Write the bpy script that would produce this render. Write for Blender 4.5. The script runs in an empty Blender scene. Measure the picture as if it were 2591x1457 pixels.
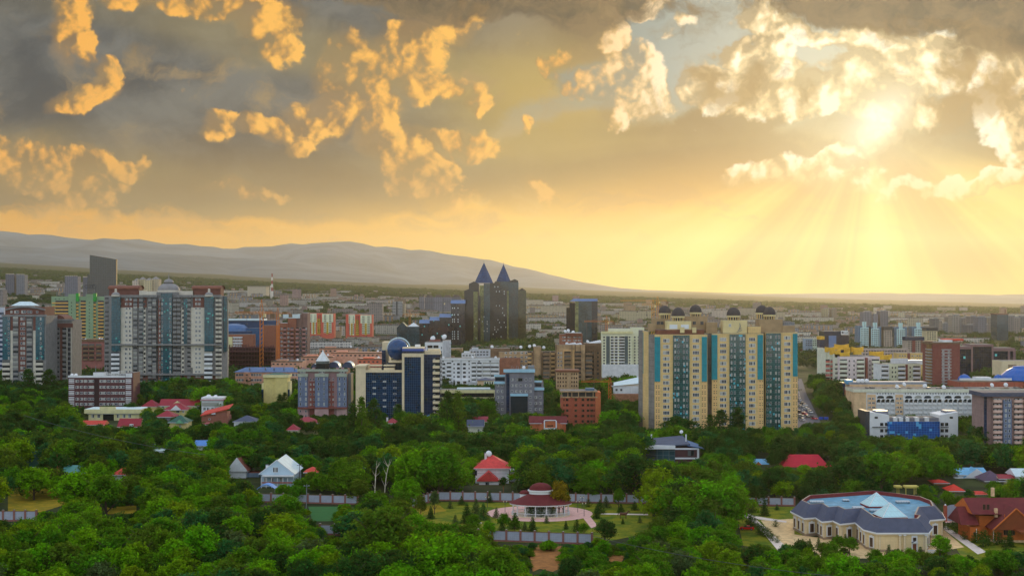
import bpy, math, random
import numpy as np
from mathutils import Vector, Matrix
R = math.radians
SC = bpy.context.scene
COL = SC.collection
F, CX, HZ, CH = 3559.0, 1295.5, 752.0, 70.0     # focal length in photo pixels, centre column, horizon row, eye height
SUN_EL, SUN_AZ = R(7.0), R(14.3)                # the sun: low, in front and to one side
# ---------------------------------------------------------------- camera
cam = bpy.data.cameras.new('camera'); cob = bpy.data.objects.new('camera', cam); COL.objects.link(cob)
cob.location = (0, 0, CH); cob.rotation_euler = (R(90), 0, 0)
cam.sensor_width = 36.0; cam.lens = 36.0 * F / 2591.0
cam.shift_y = (HZ - 728.5) / 2591.0
cam.clip_start = 1.0; cam.clip_end = 60000.0
SC.camera = cob
SC.view_settings.view_transform = 'Standard'; SC.view_settings.look = 'None'
SC.view_settings.exposure = 0.0; SC.view_settings.gamma = 1.0
SC.render.engine = 'CYCLES'
cy = SC.cycles
cy.max_bounces = 5; cy.diffuse_bounces = 2; cy.glossy_bounces = 3; cy.transmission_bounces = 3; cy.transparent_max_bounces = 6; cy.volume_bounces = 1
cy.use_denoising = True; cy.sample_clamp_indirect = 3.0
cy.caustics_reflective = False; cy.caustics_refractive = False

def lin(r, g, b, k=1.0):
    f = lambda c: (c / 255 / 12.92 if c <= 10.3 else ((c / 255 + .055) / 1.055) ** 2.4) * k
    return (f(r), f(g), f(b), 1.0)

# ---------------------------------------------------------------- node helper
class S:
    """a socket with arithmetic"""
    def __init__(s, t, k): s.t = t; s.k = k
    def _m(s, op, *a, clamp=False):
        n = s.t.nodes.new('ShaderNodeMath'); n.operation = op; n.use_clamp = clamp
        for i, x in enumerate((s,) + a):
            if isinstance(x, S): s.t.links.new(x.k, n.inputs[i])
            else: n.inputs[i].default_value = x
        return S(s.t, n.outputs[0])
    def __add__(s, o): return s._m('ADD', o)
    __radd__ = __add__
    def __sub__(s, o): return s._m('SUBTRACT', o)
    def __rsub__(s, o): return (s * -1.0) + o
    def __mul__(s, o): return s._m('MULTIPLY', o)
    __rmul__ = __mul__
    def __truediv__(s, o): return s._m('DIVIDE', o)
    def mx(s, o): return s._m('MAXIMUM', o)
    def mn(s, o): return s._m('MINIMUM', o)
    def smax(s, o, k): return s._m('SMOOTH_MAX', o, k)
    def pw(s, o): return s._m('POWER', o)
    def ab(s): return s._m('ABSOLUTE')
    def sat(s): return s._m('ADD', 0.0, clamp=True)
    def exp(s): return s._m('EXPONENT')
    def frac(s): return s._m('FRACT')
    def lt(s, o): return s._m('LESS_THAN', o)
    def gt(s, o): return s._m('GREATER_THAN', o)
    def ss(s, a, b):
        n = s.t.nodes.new('ShaderNodeMapRange'); n.interpolation_type = 'SMOOTHSTEP'
        s.t.links.new(s.k, n.inputs[0]); n.inputs[1].default_value = a; n.inputs[2].default_value = b
        return S(s.t, n.outputs[0])
def node(t, kind, ins=None, **kw):
    n = t.nodes.new(kind)
    for k, v in kw.items(): setattr(n, k, v)
    for k, v in (ins or {}).items():
        if isinstance(v, S): t.links.new(v.k, n.inputs[k])
        elif hasattr(v, 'is_linked'): t.links.new(v, n.inputs[k])
        else: n.inputs[k].default_value = v
    return n
def mixc(t, fac, a, b, blend='MIX'):
    n = t.nodes.new('ShaderNodeMix'); n.data_type = 'RGBA'; n.blend_type = blend; n.clamp_factor = True
    for i, x in ((0, fac), (6, a), (7, b)):
        if isinstance(x, S): t.links.new(x.k, n.inputs[i])
        elif hasattr(x, 'is_linked'): t.links.new(x, n.inputs[i])
        else: n.inputs[i].default_value = x
    return n.outputs[2]
def xyz(t, x, y, z=0.0): return node(t, 'ShaderNodeCombineXYZ', {0: x, 1: y, 2: z}).outputs[0]
def noise(t, vec, scale, detail=6, rough=.55, dist=0.0, lac=2.0, dim='3D'):
    return S(t, node(t, 'ShaderNodeTexNoise', noise_dimensions=dim, ins={'Vector': vec, 'Scale': scale, 'Detail': detail, 'Roughness': rough, 'Distortion': dist, 'Lacunarity': lac}).outputs[0])

# ---------------------------------------------------------------- sky
CUMULUS = [  # heaps of cloud over the city by bearing and height (thousandths of a sky unit): centre, radii, tilt, weight
 (178,40,40,95,8,1),(215,112,26,38,0,.9),(268,190,34,45,20,1),(215,245,90,34,-22,1.1),(310,2,50,26,0,.8),(530,8,170,34,5,1),(672,62,66,52,25,1.05),(706,122,44,44,30,1),
 (1130,62,110,44,-22,.8),(1030,122,100,62,-20,.9),(905,205,95,85,-35,1),(820,292,96,52,-30,1),(722,338,100,26,10,1),(776,376,46,28,0,1),(962,310,52,80,10,1),(1000,388,40,60,0,1),
 (1058,432,84,58,10,.9),(1140,208,66,32,10,.9),(1215,250,34,42,0,.9),(1160,365,110,26,8,.75),(560,325,44,34,-30,.9),(1048,190,56,60,0,.8),
 (80,428,170,62,10,.85),(262,410,90,28,15,.75),(170,482,120,44,20,.65),(640,480,120,18,10,.5),(1160,495,50,30,0,.4),
 (1545,88,36,75,-12,1.1),(1560,165,96,60,0,1.1),(1465,190,90,50,20,1),(1618,225,86,62,20,1.1),(1545,275,40,50,0,.9),(1735,52,40,18,0,.7),(1858,138,38,34,0,1),(1700,80,26,20,0,.6),
 (1815,215,96,50,0,1.1),(1955,180,110,58,15,1.1),(2000,255,130,50,-10,1.15),(2190,205,120,62,-10,1.1),(2350,168,130,62,-8,1.15),(2510,150,110,86,0,1.1),(2262,285,100,56,0,1.1),(2215,338,66,36,0,1.1),
 (1935,52,70,36,10,1),(2030,92,110,28,10,1),(2260,112,150,32,5,1),(2380,75,130,32,5,.9),(2150,385,120,20,-15,.9),(2545,310,60,100,0,.95),(2500,458,170,24,-8,.9),(2350,475,150,20,0,.7),
 (1340,330,20,30,0,.6),(1380,480,50,24,20,.7),(1930,430,160,30,-10,.5),(2120,430,120,40,0,.4),(1640,10,60,30,0,.9)]
MASSES = [
 (60,230,330,230,0,1.1),(450,260,420,200,-8,1.2),(330,60,240,110,0,.9),(860,60,260,120,0,1.15),(1240,90,240,110,-10,1.15),(700,430,420,90,3,1.1),(900,400,200,100,0,1),(1120,290,160,60,-10,.9),(1420,60,120,90,0,1),
 (1620,430,340,92,-4,1.1),(1780,350,230,60,-25,.9),(1420,380,150,60,-20,.7),(2440,350,230,100,-20,1.15),(2340,420,240,40,-4,1),(2560,370,140,110,0,1.1),(1250,240,150,60,-20,.7),(2450,560,260,60,2,.55)]
DARKS = [(1300,2,330,42,2,1.2),(1470,20,110,50,0,1),(2280,14,320,50,3,1.2),(2540,60,130,70,10,1.2),(1880,222,110,34,-25,.62),(1800,195,40,22,0,.5),(2440,172,50,36,0,.6),(2540,215,70,44,0,.65),(1640,255,40,40,0,.45),(2330,260,44,26,0,.5),(2480,255,110,50,-30,.75)]
def blob_field(t, x, y, blobs):
    """smooth union of soft ellipses"""
    acc = None
    for cx, cy_, rx, ry, a, w in blobs:
        c, s_ = math.cos(R(a)), math.sin(R(a)); A, B = 650 / rx, 650 / ry
        dx, dy = x - cx / 1000, y - cy_ / 1000
        p = dx * (c * A) + dy * (s_ * A); q = dx * (-s_ * B) + dy * (c * B)
        g = ((p * p + q * q) * -1.0 + 1.0).mx(0.0) * w
        acc = g if acc is None else acc.mx(g)
    return acc
def make_sky():
    W = bpy.data.worlds.new('World'); SC.world = W; W.use_nodes = True
    t = W.node_tree; t.nodes.clear()
    d = node(t, 'ShaderNodeTexCoord').outputs['Generated']
    sp = node(t, 'ShaderNodeSeparateXYZ', {0: d})
    x, y, z = (S(t, sp.outputs[i]) for i in range(3))
    yy = y.mx(.12)
    px = x / yy * (F / 1000) + CX / 1000
    py = z / yy * (-F / 1000) + HZ / 1000
    p = xyz(t, px, py)
    n2d = lambda v, sc, de, ro=.55: noise(t, v, sc, de, ro, dim='2D')
    sx, sy = 2.2, .315
    # warped coordinates so that the heaps get billowed outlines
    wn = node(t, 'ShaderNodeTexNoise', {'Vector': p, 'Scale': 6.0, 'Detail': 4.0, 'Roughness': .6}, noise_dimensions='2D')
    wv = node(t, 'ShaderNodeSeparateXYZ', {0: wn.outputs[1]})
    qx = px + (S(t, wv.outputs[0]) - .5) * .11; qy = py + (S(t, wv.outputs[1]) - .5) * .10
    # direction towards the sun
    dx, dy = (px * -1.0) + sx, (py * -1.0) + sy
    dist = (dx * dx + dy * dy).pw(.5)
    inv = dist.mx(.05).pw(-1.0)
    ux, uy = dx * inv, dy * inv
    bC = blob_field(t, qx, qy, CUMULUS)
    macro = bC - blob_field(t, qx + ux * .03, qy + uy * .03, CUMULUS)
    bx, by = px + (qx - px) * .35, py + (qy - py) * .35
    def billow(k, de, vd):
        v = xyz(t, bx + ux * k, by + uy * k)
        n = n2d(v, 8.0, de, .52)
        vo = S(t, node(t, 'ShaderNodeTexVoronoi', {'Vector': v, 'Scale': 16.0, 'Detail': vd, 'Roughness': .55}, feature='F1', voronoi_dimensions='2D').outputs[0])
        return (n - .5) * 1.5 - vo * .5
    e = billow(0.0, 9.0, 3.0); e0, e1, e2 = billow(0.0, 4.5, 1.6), billow(.013, 4.5, 1.6), billow(.045, 3.0, 1.0)
    c0 = bC * 1.5 + e - .03
    cm = c0.ss(-.04, .40)
    litc = ((e0 - e1) * 1.25 + (e0 - e2) * 1.0 + (e - e0) * .7 + macro * 1.5 - bC * .12 + .48)
    # clear sky: banded with height, warmer towards the sun
    ramp = node(t, 'ShaderNodeValToRGB', {0: py / .8})
    cr = ramp.color_ramp
    stops = [(0.0, (126, 134, 128)), (.25, (140, 146, 134)), (.5, (176, 148, 90)), (.62, (228, 164, 58)), (.74, (245, 176, 50)), (.86, (247, 184, 58)), (.95, (242, 192, 84))]
    while len(cr.elements) < len(stops): cr.elements.new(.5)
    for e, (q, c) in zip(cr.elements, stops): e.position = q; e.color = lin(*c)
    base = ramp.outputs[0]
    nish = node(t, 'ShaderNodeTexSky', sky_type='NISHITA', sun_disc=False, sun_elevation=SUN_EL, sun_rotation=SUN_AZ, altitude=800.0)
    # blue-grey opening high up on the sun's side
    hole = (px.ss(1.36, 1.72)) * (py.ss(.38, .16))
    base = mixc(t, hole * .95, base, lin(140, 154, 152))
    base = mixc(t, hole * dist.ss(.75, .1) * .6, base, lin(232, 232, 212))
    # glow low over the horizon and a deeper orange band on the sun's side
    gx = (px - 1.75) / .95; gy = (py - .72) / .24
    base = mixc(t, ((gx * gx + gy * gy) * -1.0).exp() * .9, base, lin(255, 216, 104, 1.06))
    gx = (px - 2.56) / .30; gy = (py - .645) / .05
    base = mixc(t, ((gx * gx + gy * gy) * -1.0).exp() * .9, base, lin(255, 156, 34))
    # wisps low in the clear band
    ws = n2d(xyz(t, qx * 1.0, qy * 3.2), 4.2, 8, .62)
    base = mixc(t, ws.ss(.48, .68) * py.ss(.42, .50) * py.ss(.64, .54) * .55, base, lin(206, 164, 100))
    base = mixc(t, ws.ss(.46, .30) * py.ss(.38, .46) * py.ss(.66, .54) * .5, base, lin(255, 206, 118))
    # grey cloud masses
    gn = n2d(xyz(t, qx, qy * 1.5), 4.0, 8, .6)
    gm = blob_field(t, px + (qx - px) * .6, py + (qy - py) * .35, MASSES) * 1.0 + (gn - .5) * 1.1
    gmask = gm.ss(.04, .40) * (px * .10 + py).ss(.72, .555)
    near = dist.ss(1.3, .15); aura = bC.ss(.02, .7)
    gcol = mixc(t, gn.ss(.3, .72), lin(44, 54, 66), lin(104, 106, 104))
    gcol = mixc(t, py.ss(.28, .5) * .75, gcol, lin(150, 122, 74))
    gcol = mixc(t, near * .85, gcol, lin(146, 116, 66))
    gcol = mixc(t, px.ss(2.2, 2.5) * py.ss(.12, .3) * py.ss(.55, .4) * .9, gcol, lin(84, 78, 66))
    gcol = mixc(t, aura * px.ss(1.7, 1.2) * .5, gcol, lin(176, 132, 66))
    # broad light shafts through the masses, fanning out from the sun
    ang = S(t, node(t, 'ShaderNodeMath', {0: dx, 1: dy * -1.0}, operation='ARCTAN2').outputs[0])
    rn2 = n2d(xyz(t, ang * 3.0, dist * .5 + 3.0), 1.7, 3, .5)
    gcol = mixc(t, rn2.ss(.42, .72) * dist.ss(.35, .8) * .5, gcol, lin(160, 142, 92))
    gx = (px - 1.36) / .26; gy = (py - .25) / .16
    gcol = mixc(t, ((gx * gx + gy * gy) * -1.0).exp() * .75, gcol, lin(190, 160, 76))
    sky = mixc(t, gmask * .95, base, gcol)
    rn = n2d(xyz(t, ang * 1.7, dist * .2 + 1.7), 1.5, 3, .55)
    low = py.ss(.33, .50) * dist.ss(1.8, .4) * py.ss(.80, .66)
    sky = mixc(t, rn.ss(.45, .72) * low * .5, sky, lin(255, 226, 126, 1.1))
    sky = mixc(t, rn.ss(.54, .30) * low * .62 * px.ss(1.2, 2.0), sky, lin(170, 114, 34))
    # heaped clouds: lit rims and shaded bodies, white near the sun and gold away from it
    hot = (dist * .8 + (px * -1.0 + 1.5).mx(0.0) * 1.3).ss(.78, .22)
    litcol = mixc(t, hot, lin(255, 190, 82), lin(255, 248, 222, 1.15))
    litcol = mixc(t, dist.ss(1.3, 2.3) * .45, litcol, lin(248, 164, 60))
    shcol = mixc(t, hot, lin(112, 94, 68), lin(180, 152, 104))
    midc = mixc(t, hot, lin(206, 150, 70), lin(252, 220, 158))
    cc = mixc(t, litc.ss(-.12, .48), shcol, midc)
    cc = mixc(t, litc.ss(.30, 1.0), cc, litcol)
    cc = mixc(t, py.ss(.36, .5) * .35, cc, lin(246, 192, 106))
    sky = mixc(t, cm * (py.ss(.36, .5) * -.45 + 1.0) * (litc.ss(-.2, .75) * .8 + .2).mx(hot * .85), sky, cc)
    # glow of the sun behind the clouds
    g = ((dist * dist) * (-1 / .065)).exp()
    sky = mixc(t, g * .45, sky, lin(255, 244, 196, 1.05))
    gx = px - 2.22 + (py - .31) * .6; gy = (py - .31) * .8
    g = ((gx * gx + gy * gy) * (-1 / .0034)).exp()
    sky = mixc(t, g * .6, sky, lin(255, 252, 232, 1.25))
    # low dark clouds across the top
    dn = n2d(xyz(t, qx, qy * 1.3), 7.0, 8, .62)
    dm = (blob_field(t, qx, qy, DARKS) * 1.0 + (dn - .5) * 1.7).ss(.0, .62)
    dc = mixc(t, dn.ss(.3, .7), lin(52, 48, 44), lin(120, 100, 70))
    dc = mixc(t, py.ss(.10, .18), dc, lin(166, 138, 92))
    sky = mixc(t, dm * py.ss(.5, .2) * .92, sky, dc)
    # the rest of the vault, overhead and behind: broken high cloud
    vn = noise(t, d, 2.2, 5, .6)
    vault = mixc(t, vn.ss(.36, .66), (.29, .37, .52, 1), (.88, .90, .94, 1))
    vault = mixc(t, .10, vault, nish.outputs[0], 'ADD')
    k = (y.ss(.30, .62)) * z.ss(.52, .28)
    sky = mixc(t, k, vault, sky)
    sky = mixc(t, z.ss(-.02, -.08), sky, (.16, .15, .12, 1))
    bg = node(t, 'ShaderNodeBackground', {'Color': sky, 'Strength': 1.0})
    o = node(t, 'ShaderNodeOutputWorld'); t.links.new(bg.outputs[0], o.inputs[0])
    W.cycles.sampling_method = 'MANUAL'; W.cycles.sample_map_resolution = 512
make_sky()
sl = bpy.data.lights.new('sun', 'SUN'); so = bpy.data.objects.new('sun', sl); COL.objects.link(so)
sl.energy = 1.25; sl.angle = R(3.0); sl.color = (1.0, .74, .40)
sd = Vector((math.sin(SUN_AZ) * math.cos(SUN_EL), math.cos(SUN_AZ) * math.cos(SUN_EL), math.sin(SUN_EL)))
so.rotation_euler = sd.to_track_quat('Z', 'Y').to_euler(); so.location = (0, -200, 400)
# ---------------------------------------------------------------- materials
KA = 1.35
MATS = {}
def pc(c, k=1.0):
    return tuple(min(.85, v) for v in lin(*c, k * KA)[:3]) + (1.0,)
def new_mat(name):
    m = bpy.data.materials.new(name); m.use_nodes = True; t = m.node_tree; t.nodes.clear()
    o = node(t, 'ShaderNodeOutputMaterial'); MATS[name] = m
    return m, t, o
def objc(t):
    sp = node(t, 'ShaderNodeSeparateXYZ', {0: node(t, 'ShaderNodeTexCoord').outputs['Object']})
    return tuple(S(t, sp.outputs[i]) for i in range(3))
def paint(name, c, rough=.8, var=.22, scale=.25, lines=None, metal=0.0, streak=.0, k=1.0, spec=.4):
    """weathered paint, plaster, stone or sheet: noise, rain streaks, optional joints (dx, dz, width, darkening)"""
    if name in MATS: return MATS[name]
    m, t, o = new_mat(name)
    col = pc(c, k)
    tc = node(t, 'ShaderNodeTexCoord').outputs['Object']
    n = noise(t, tc, scale, 6, .65)
    a = mixc(t, n.ss(.3, .72), tuple(v * (1 - var) for v in col[:3]) + (1,), tuple(min(.9, v * (1 + var * .55)) for v in col[:3]) + (1,))
    x, y, z = objc(t)
    if streak:
        sn = noise(t, xyz(t, x * 1.3, y * 1.3, z * .06), 1.0, 4, .6)
        a = mixc(t, sn.ss(.52, .75) * streak, a, tuple(v * .5 for v in col[:3]) + (1,))
    if lines:
        dx, dz, w, dk = lines
        g = None
        if dx: g = ((x + y) * (1 / dx)).frac().lt(w / dx)
        if dz:
            h = (z * (1 / dz)).frac().lt(w / dz); g = h if g is None else g.mx(h)
        a = mixc(t, g * dk, a, tuple(v * .25 for v in col[:3]) + (1,))
    b = node(t, 'ShaderNodeBsdfPrincipled', {'Base Color': a, 'Roughness': rough, 'Metallic': metal, 'Specular IOR Level': spec})
    t.links.new(b.outputs[0], o.inputs[0]); return m
def brick(name, c1, c2, bw=.5, bh=.18):
    if name in MATS: return MATS[name]
    m, t, o = new_mat(name)
    x, y, z = objc(t)
    br = node(t, 'ShaderNodeTexBrick', {'Vector': xyz(t, x + y, z), 'Color1': pc(c1), 'Color2': pc(c2), 'Mortar': pc((150, 140, 130), .6), 'Scale': 1.0, 'Brick Width': bw, 'Row Height': bh, 'Mortar Size': .02})
    n = noise(t, node(t, 'ShaderNodeTexCoord').outputs['Object'], .4, 5, .6)
    a = mixc(t, n.ss(.4, .75) * .4, br.outputs[0], pc(c1, .55))
    b = node(t, 'ShaderNodeBsdfPrincipled', {'Base Color': a, 'Roughness': .9})
    t.links.new(b.outputs[0], o.inputs[0]); return m
def glassy(name, c, dx=1.5, dz=1.5, mull=(120, 130, 130), mw=.08, lit=.06, var=.6, rough=.06, litc=(120, 220, 220), k=1.0, spec=.8):
    """curtain wall: panes that differ a little, thin mullions, a few pale panes"""
    if name in MATS: return MATS[name]
    m, t, o = new_mat(name)
    x, y, z = objc(t)
    u = (x + y * 1.0) * (1 / dx); v = z * (1 / dz)
    fu, fv = u.frac(), v.frac()
    cell = xyz(t, u._m('FLOOR'), v._m('FLOOR'))
    wn = node(t, 'ShaderNodeTexWhiteNoise', {'Vector': cell}, noise_dimensions='2D')
    r = S(t, wn.outputs[0])
    col = pc(c, k)
    big = noise(t, node(t, 'ShaderNodeTexCoord').outputs['Object'], .12, 3, .5)
    a = mixc(t, r * .6 + big.ss(.3, .7) * .4, tuple(q * (1 - var) for q in col[:3]) + (1,), tuple(min(.8, q * (1 + var)) for q in col[:3]) + (1,))
    if lit: a = mixc(t, r.lt(lit), a, pc(litc, .8))
    if mw:
        g = fu.lt(mw / dx).mx(fv.lt(mw / dz))
        a = mixc(t, g, a, pc(mull))
        rg = g * .5 + rough
    else: rg = rough
    b = node(t, 'ShaderNodeBsdfPrincipled', {'Base Color': a, 'Roughness': rg, 'Specular IOR Level': spec})
    bm = node(t, 'ShaderNodeBump', {'Strength': .25, 'Height': r + big * .5, 'Distance': .08})
    t.links.new(bm.outputs[0], b.inputs['Normal'])
    t.links.new(b.outputs[0], o.inputs[0]); return m
def pane(name, dark=(38, 46, 54), light=(196, 196, 186), share=.38):
    """window panes: dark rooms, curtains, sky in the glass"""
    if name in MATS: return MATS[name]
    m, t, o = new_mat(name)
    r = S(t, node(t, 'ShaderNodeObjectInfo').outputs['Random']) * 3.0 + S(t, node(t, 'ShaderNodeNewGeometry').outputs['Random Per Island'])
    r = r.frac()
    a = mixc(t, r, pc(dark, .6), pc(dark, 1.6))
    a = mixc(t, (r * 7.3).frac().lt(share), a, pc(light, .55))
    b = node(t, 'ShaderNodeBsdfPrincipled', {'Base Color': a, 'Roughness': .1, 'Specular IOR Level': .7})
    t.links.new(b.outputs[0], o.inputs[0]); return m
def farwall(name, c, dx=3.4, dz=3.2, wc=(58, 64, 72), wd=.5, hd=.5, band=0.0, roofc=(112, 110, 108)):
    """wall of a distant block: window openings by floor, bleached roof"""
    if name in MATS: return MATS[name]
    m, t, o = new_mat(name)
    x, y, z = objc(t)
    oi = node(t, 'ShaderNodeObjectInfo')
    rnd = S(t, oi.outputs['Random'])
    u = (x + y) * (1 / dx); v = z * (1 / dz)
    r = S(t, node(t, 'ShaderNodeTexWhiteNoise', {'Vector': xyz(t, u._m('FLOOR'), v._m('FLOOR'), rnd)}, noise_dimensions='3D').outputs[0])
    win = u.frac().lt(wd) * v.frac().gt(1 - hd)
    n = noise(t, node(t, 'ShaderNodeTexCoord').outputs['Object'], .15, 4, .6)
    tint = node(t, 'ShaderNodeHueSaturation', {'Hue': rnd * .05 + .475, 'Saturation': rnd * .5 + .7, 'Value': (rnd * 5.7).frac() * .4 + .58, 'Color': pc(c)})
    a = mixc(t, n.ss(.35, .75) * .3, tint.outputs[0], pc(c, .6))
    if band: a = mixc(t, (v + .3).frac().lt(band), a, pc(c, .5))
    a = mixc(t, win * (r * .5 + .5), a, pc(wc, .8))
    nz = S(t, node(t, 'ShaderNodeSeparateXYZ', {0: node(t, 'ShaderNodeNewGeometry').outputs['Normal']}).outputs[2])
    a = mixc(t, nz.gt(.5), a, pc(roofc))
    b = node(t, 'ShaderNodeBsdfPrincipled', {'Base Color': a, 'Roughness': .8})
    t.links.new(b.outputs[0], o.inputs[0]); return m
def emitter_free(m): return m

# ---------------------------------------------------------------- mesh builder
class MB:
    def __init__(s): s.v = []; s.f = []; s.mi = []; s.mats = []
    def mid(s, m):
        if m not in s.mats: s.mats.append(m)
        return s.mats.index(m)
    def add(s, vs, fs, m):
        o = len(s.v); k = s.mid(m); s.v += [tuple(v) for v in vs]
        for f in fs: s.f.append(tuple(o + i for i in f)); s.mi.append(k)
    def box(s, x0, x1, y0, y1, z0, z1, m, top=None):
        if x0 > x1: x0, x1 = x1, x0
        if z0 > z1: z0, z1 = z1, z0
        vs = [(x0, y0, z0), (x1, y0, z0), (x1, y1, z0), (x0, y1, z0), (x0, y0, z1), (x1, y0, z1), (x1, y1, z1), (x0, y1, z1)]
        s.add(vs, [(0, 1, 5, 4), (1, 2, 6, 5), (2, 3, 7, 6), (3, 0, 4, 7), (3, 2, 1, 0)], m)
        s.add(vs[4:], [(0, 1, 2, 3)], top or m)
    def prism(s, pts, z0, z1, m, top=None, pts1=None):
        n = len(pts); pts1 = pts1 or pts
        if sum(pts[i][0] * pts[(i + 1) % n][1] - pts[(i + 1) % n][0] * pts[i][1] for i in range(n)) < 0: pts = pts[::-1]; pts1 = pts1[::-1]
        vs = [(x, y, z0) for x, y in pts] + [(x, y, z1) for x, y in pts1]
        s.add(vs, [(i, (i + 1) % n, n + (i + 1) % n, n + i) for i in range(n)] + [tuple(range(n))[::-1]], m)
        s.add(vs[n:], [tuple(range(n))], top or m)
    def slab(s, pts, z, th, m): s.prism(pts, z - th, z, m)
    def cone(s, cx, cy, r0, r1, z0, z1, m, n=16, rot=0.0):
        a = [rot + 2 * math.pi * i / n for i in range(n)]
        p0 = [(cx + r0 * math.cos(q), cy + r0 * math.sin(q)) for q in a]
        if r1 < 1e-4:
            vs = [(x, y, z0) for x, y in p0] + [(cx, cy, z1)]
            s.add(vs, [(i, (i + 1) % n, n) for i in range(n)] + [tuple(range(n))[::-1]], m)
        else: s.prism(p0, z0, z1, m, None, [(cx + r1 * math.cos(q), cy + r1 * math.sin(q)) for q in a])
    def lathe(s, cx, cy, prof, m, n=20):
        vs = []; fs = []
        for r, z in prof: vs += [(cx + r * math.cos(2 * math.pi * i / n), cy + r * math.sin(2 * math.pi * i / n), z) for i in range(n)]
        for k in range(len(prof) - 1):
            for i in range(n):
                j = (i + 1) % n; fs.append((k * n + i, k * n + j, (k + 1) * n + j, (k + 1) * n + i))
        s.add(vs, fs, m)
    def dome(s, cx, cy, r, z0, h, m, n=20, k=6, full=False):
        a0 = -math.pi / 2 if full else 0.0
        s.lathe(cx, cy, [(max(.01, r * math.cos(a0 + (math.pi / 2 - a0) * i / k)), z0 + h * math.sin(a0 + (math.pi / 2 - a0) * i / k)) for i in range(k + 1)], m, n)
    def gable(s, x0, x1, y0, y1, z, h, m, end, axis='x', over=0.0):
        """pitched roof; ridge along axis; end = material of the gable triangles"""
        if axis == 'x':
            ym = (y0 + y1) / 2
            vs = [(x0, y0, z), (x1, y0, z), (x1, y1, z), (x0, y1, z), (x0, ym, z + h), (x1, ym, z + h)]
            s.add(vs, [(0, 1, 5, 4), (2, 3, 4, 5), (3, 2, 1, 0)], m); s.add(vs, [(3, 0, 4), (1, 2, 5)], end)
        else:
            xm = (x0 + x1) / 2
            vs = [(x0, y0, z), (x1, y0, z), (x1, y1, z), (x0, y1, z), (xm, y0, z + h), (xm, y1, z + h)]
            s.add(vs, [(0, 4, 5, 3), (1, 2, 5, 4), (3, 2, 1, 0)], m); s.add(vs, [(0, 1, 4), (2, 3, 5)], end)
    def hip(s, x0, x1, y0, y1, z, h, m, ins=None):
        ins = (y1 - y0) / 2 if ins is None else ins
        if x1 - x0 >= y1 - y0:
            ym = (y0 + y1) / 2; ins = min(ins, (x1 - x0) / 2 - .05)
            vs = [(x0, y0, z), (x1, y0, z), (x1, y1, z), (x0, y1, z), (x0 + ins, ym, z + h), (x1 - ins, ym, z + h)]
            s.add(vs, [(0, 1, 5, 4), (1, 2, 5), (2, 3, 4, 5), (3, 0, 4), (3, 2, 1, 0)], m)
        else:
            xm = (x0 + x1) / 2; ins = min(ins, (y1 - y0) / 2 - .05)
            vs = [(x0, y0, z), (x1, y0, z), (x1, y1, z), (x0, y1, z), (xm, y0 + ins, z + h), (xm, y1 - ins, z + h)]
            s.add(vs, [(0, 1, 4), (1, 2, 5, 4), (2, 3, 5), (3, 0, 4, 5), (3, 2, 1, 0)], m)
    def tube(s, a, b, r, m, n=5, r1=None):
        a, b = Vector(a), Vector(b); d = (b - a)
        if d.length < 1e-6: return
        q = d.to_track_quat('Z', 'Y'); r1 = r if r1 is None else r1
        vs = [a + q @ Vector((r * math.cos(2 * math.pi * i / n), r * math.sin(2 * math.pi * i / n), 0)) for i in range(n)]
        vs += [b + q @ Vector((r1 * math.cos(2 * math.pi * i / n), r1 * math.sin(2 * math.pi * i / n), 0)) for i in range(n)]
        s.add(vs, [(i, (i + 1) % n, n + (i + 1) % n, n + i) for i in range(n)] + [tuple(range(n))[::-1], tuple(range(n, 2 * n))], m)
    def arch(s, x0, x1, y, z0, z1, m, th=.3, n=10, depth=.3):
        """half-round band over an opening"""
        r = (x1 - x0) / 2; c = (x0 + x1) / 2
        for i in range(n):
            a, b = math.pi * i / n, math.pi * (i + 1) / n
            p = [(c - (r) * math.cos(a), z0 + (z1 - z0) * math.sin(a)), (c - r * math.cos(b), z0 + (z1 - z0) * math.sin(b)), (c - (r + th) * math.cos(b), z0 + (z1 - z0 + th) * math.sin(b)), (c - (r + th) * math.cos(a), z0 + (z1 - z0 + th) * math.sin(a))]
            vs = [(q[0], y, q[1]) for q in p] + [(q[0], y + depth, q[1]) for q in p]
            s.add(vs, [(3, 2, 1, 0), (4, 5, 6, 7), (0, 1, 5, 4), (2, 3, 7, 6)], m)
    def mesh(s, name):
        me = bpy.data.meshes.new(name); me.from_pydata(s.v, [], s.f)
        for m in s.mats: me.materials.append(m)
        me.polygons.foreach_set('material_index', s.mi); me.update(); return me
    def build(s, name, parent=None, label=None, kind=None, smooth=False):
        o = bpy.data.objects.new(name, s.mesh(name)); COL.objects.link(o); o.parent = parent
        if smooth: o.data.polygons.foreach_set('use_smooth', [True] * len(s.f))
        if label: o['label'] = label
        if kind: o['kind'] = kind
        return o

# ---------------------------------------------------------------- things
def gz(x, y):
    """ground height: flat near the foot of the hill, rising to the mountains on one side"""
    k = max(0.0, y - 1300.0); u = max(-.42, min(.42, x / max(y, 1)))
    return k * (.0125 - .047 * u + .03 * u * u) * min(1.0, .4 + k / 4000)
def at(px, Y): return (px - CX) / F * Y
def hz(py, Y): return CH - (py - HZ) / F * Y
def thing(name, label, cat, loc=(0, 0, 0), rot=0.0, group=None, kind=None):
    o = bpy.data.objects.new(name, None); COL.objects.link(o); o.empty_display_size = 1.0
    o.location = loc; o.rotation_euler = (0, 0, rot); tag(o, label, cat, group, kind); return o
def tag(o, label=None, cat=None, group=None, kind=None):
    if label: o['label'] = label
    if cat: o['category'] = cat
    if group: o['group'] = group
    if kind: o['kind'] = kind
    return o
def structure(name, mb, smooth=False):
    o = mb.build(name, smooth=smooth); o['kind'] = 'structure'; return o
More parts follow.
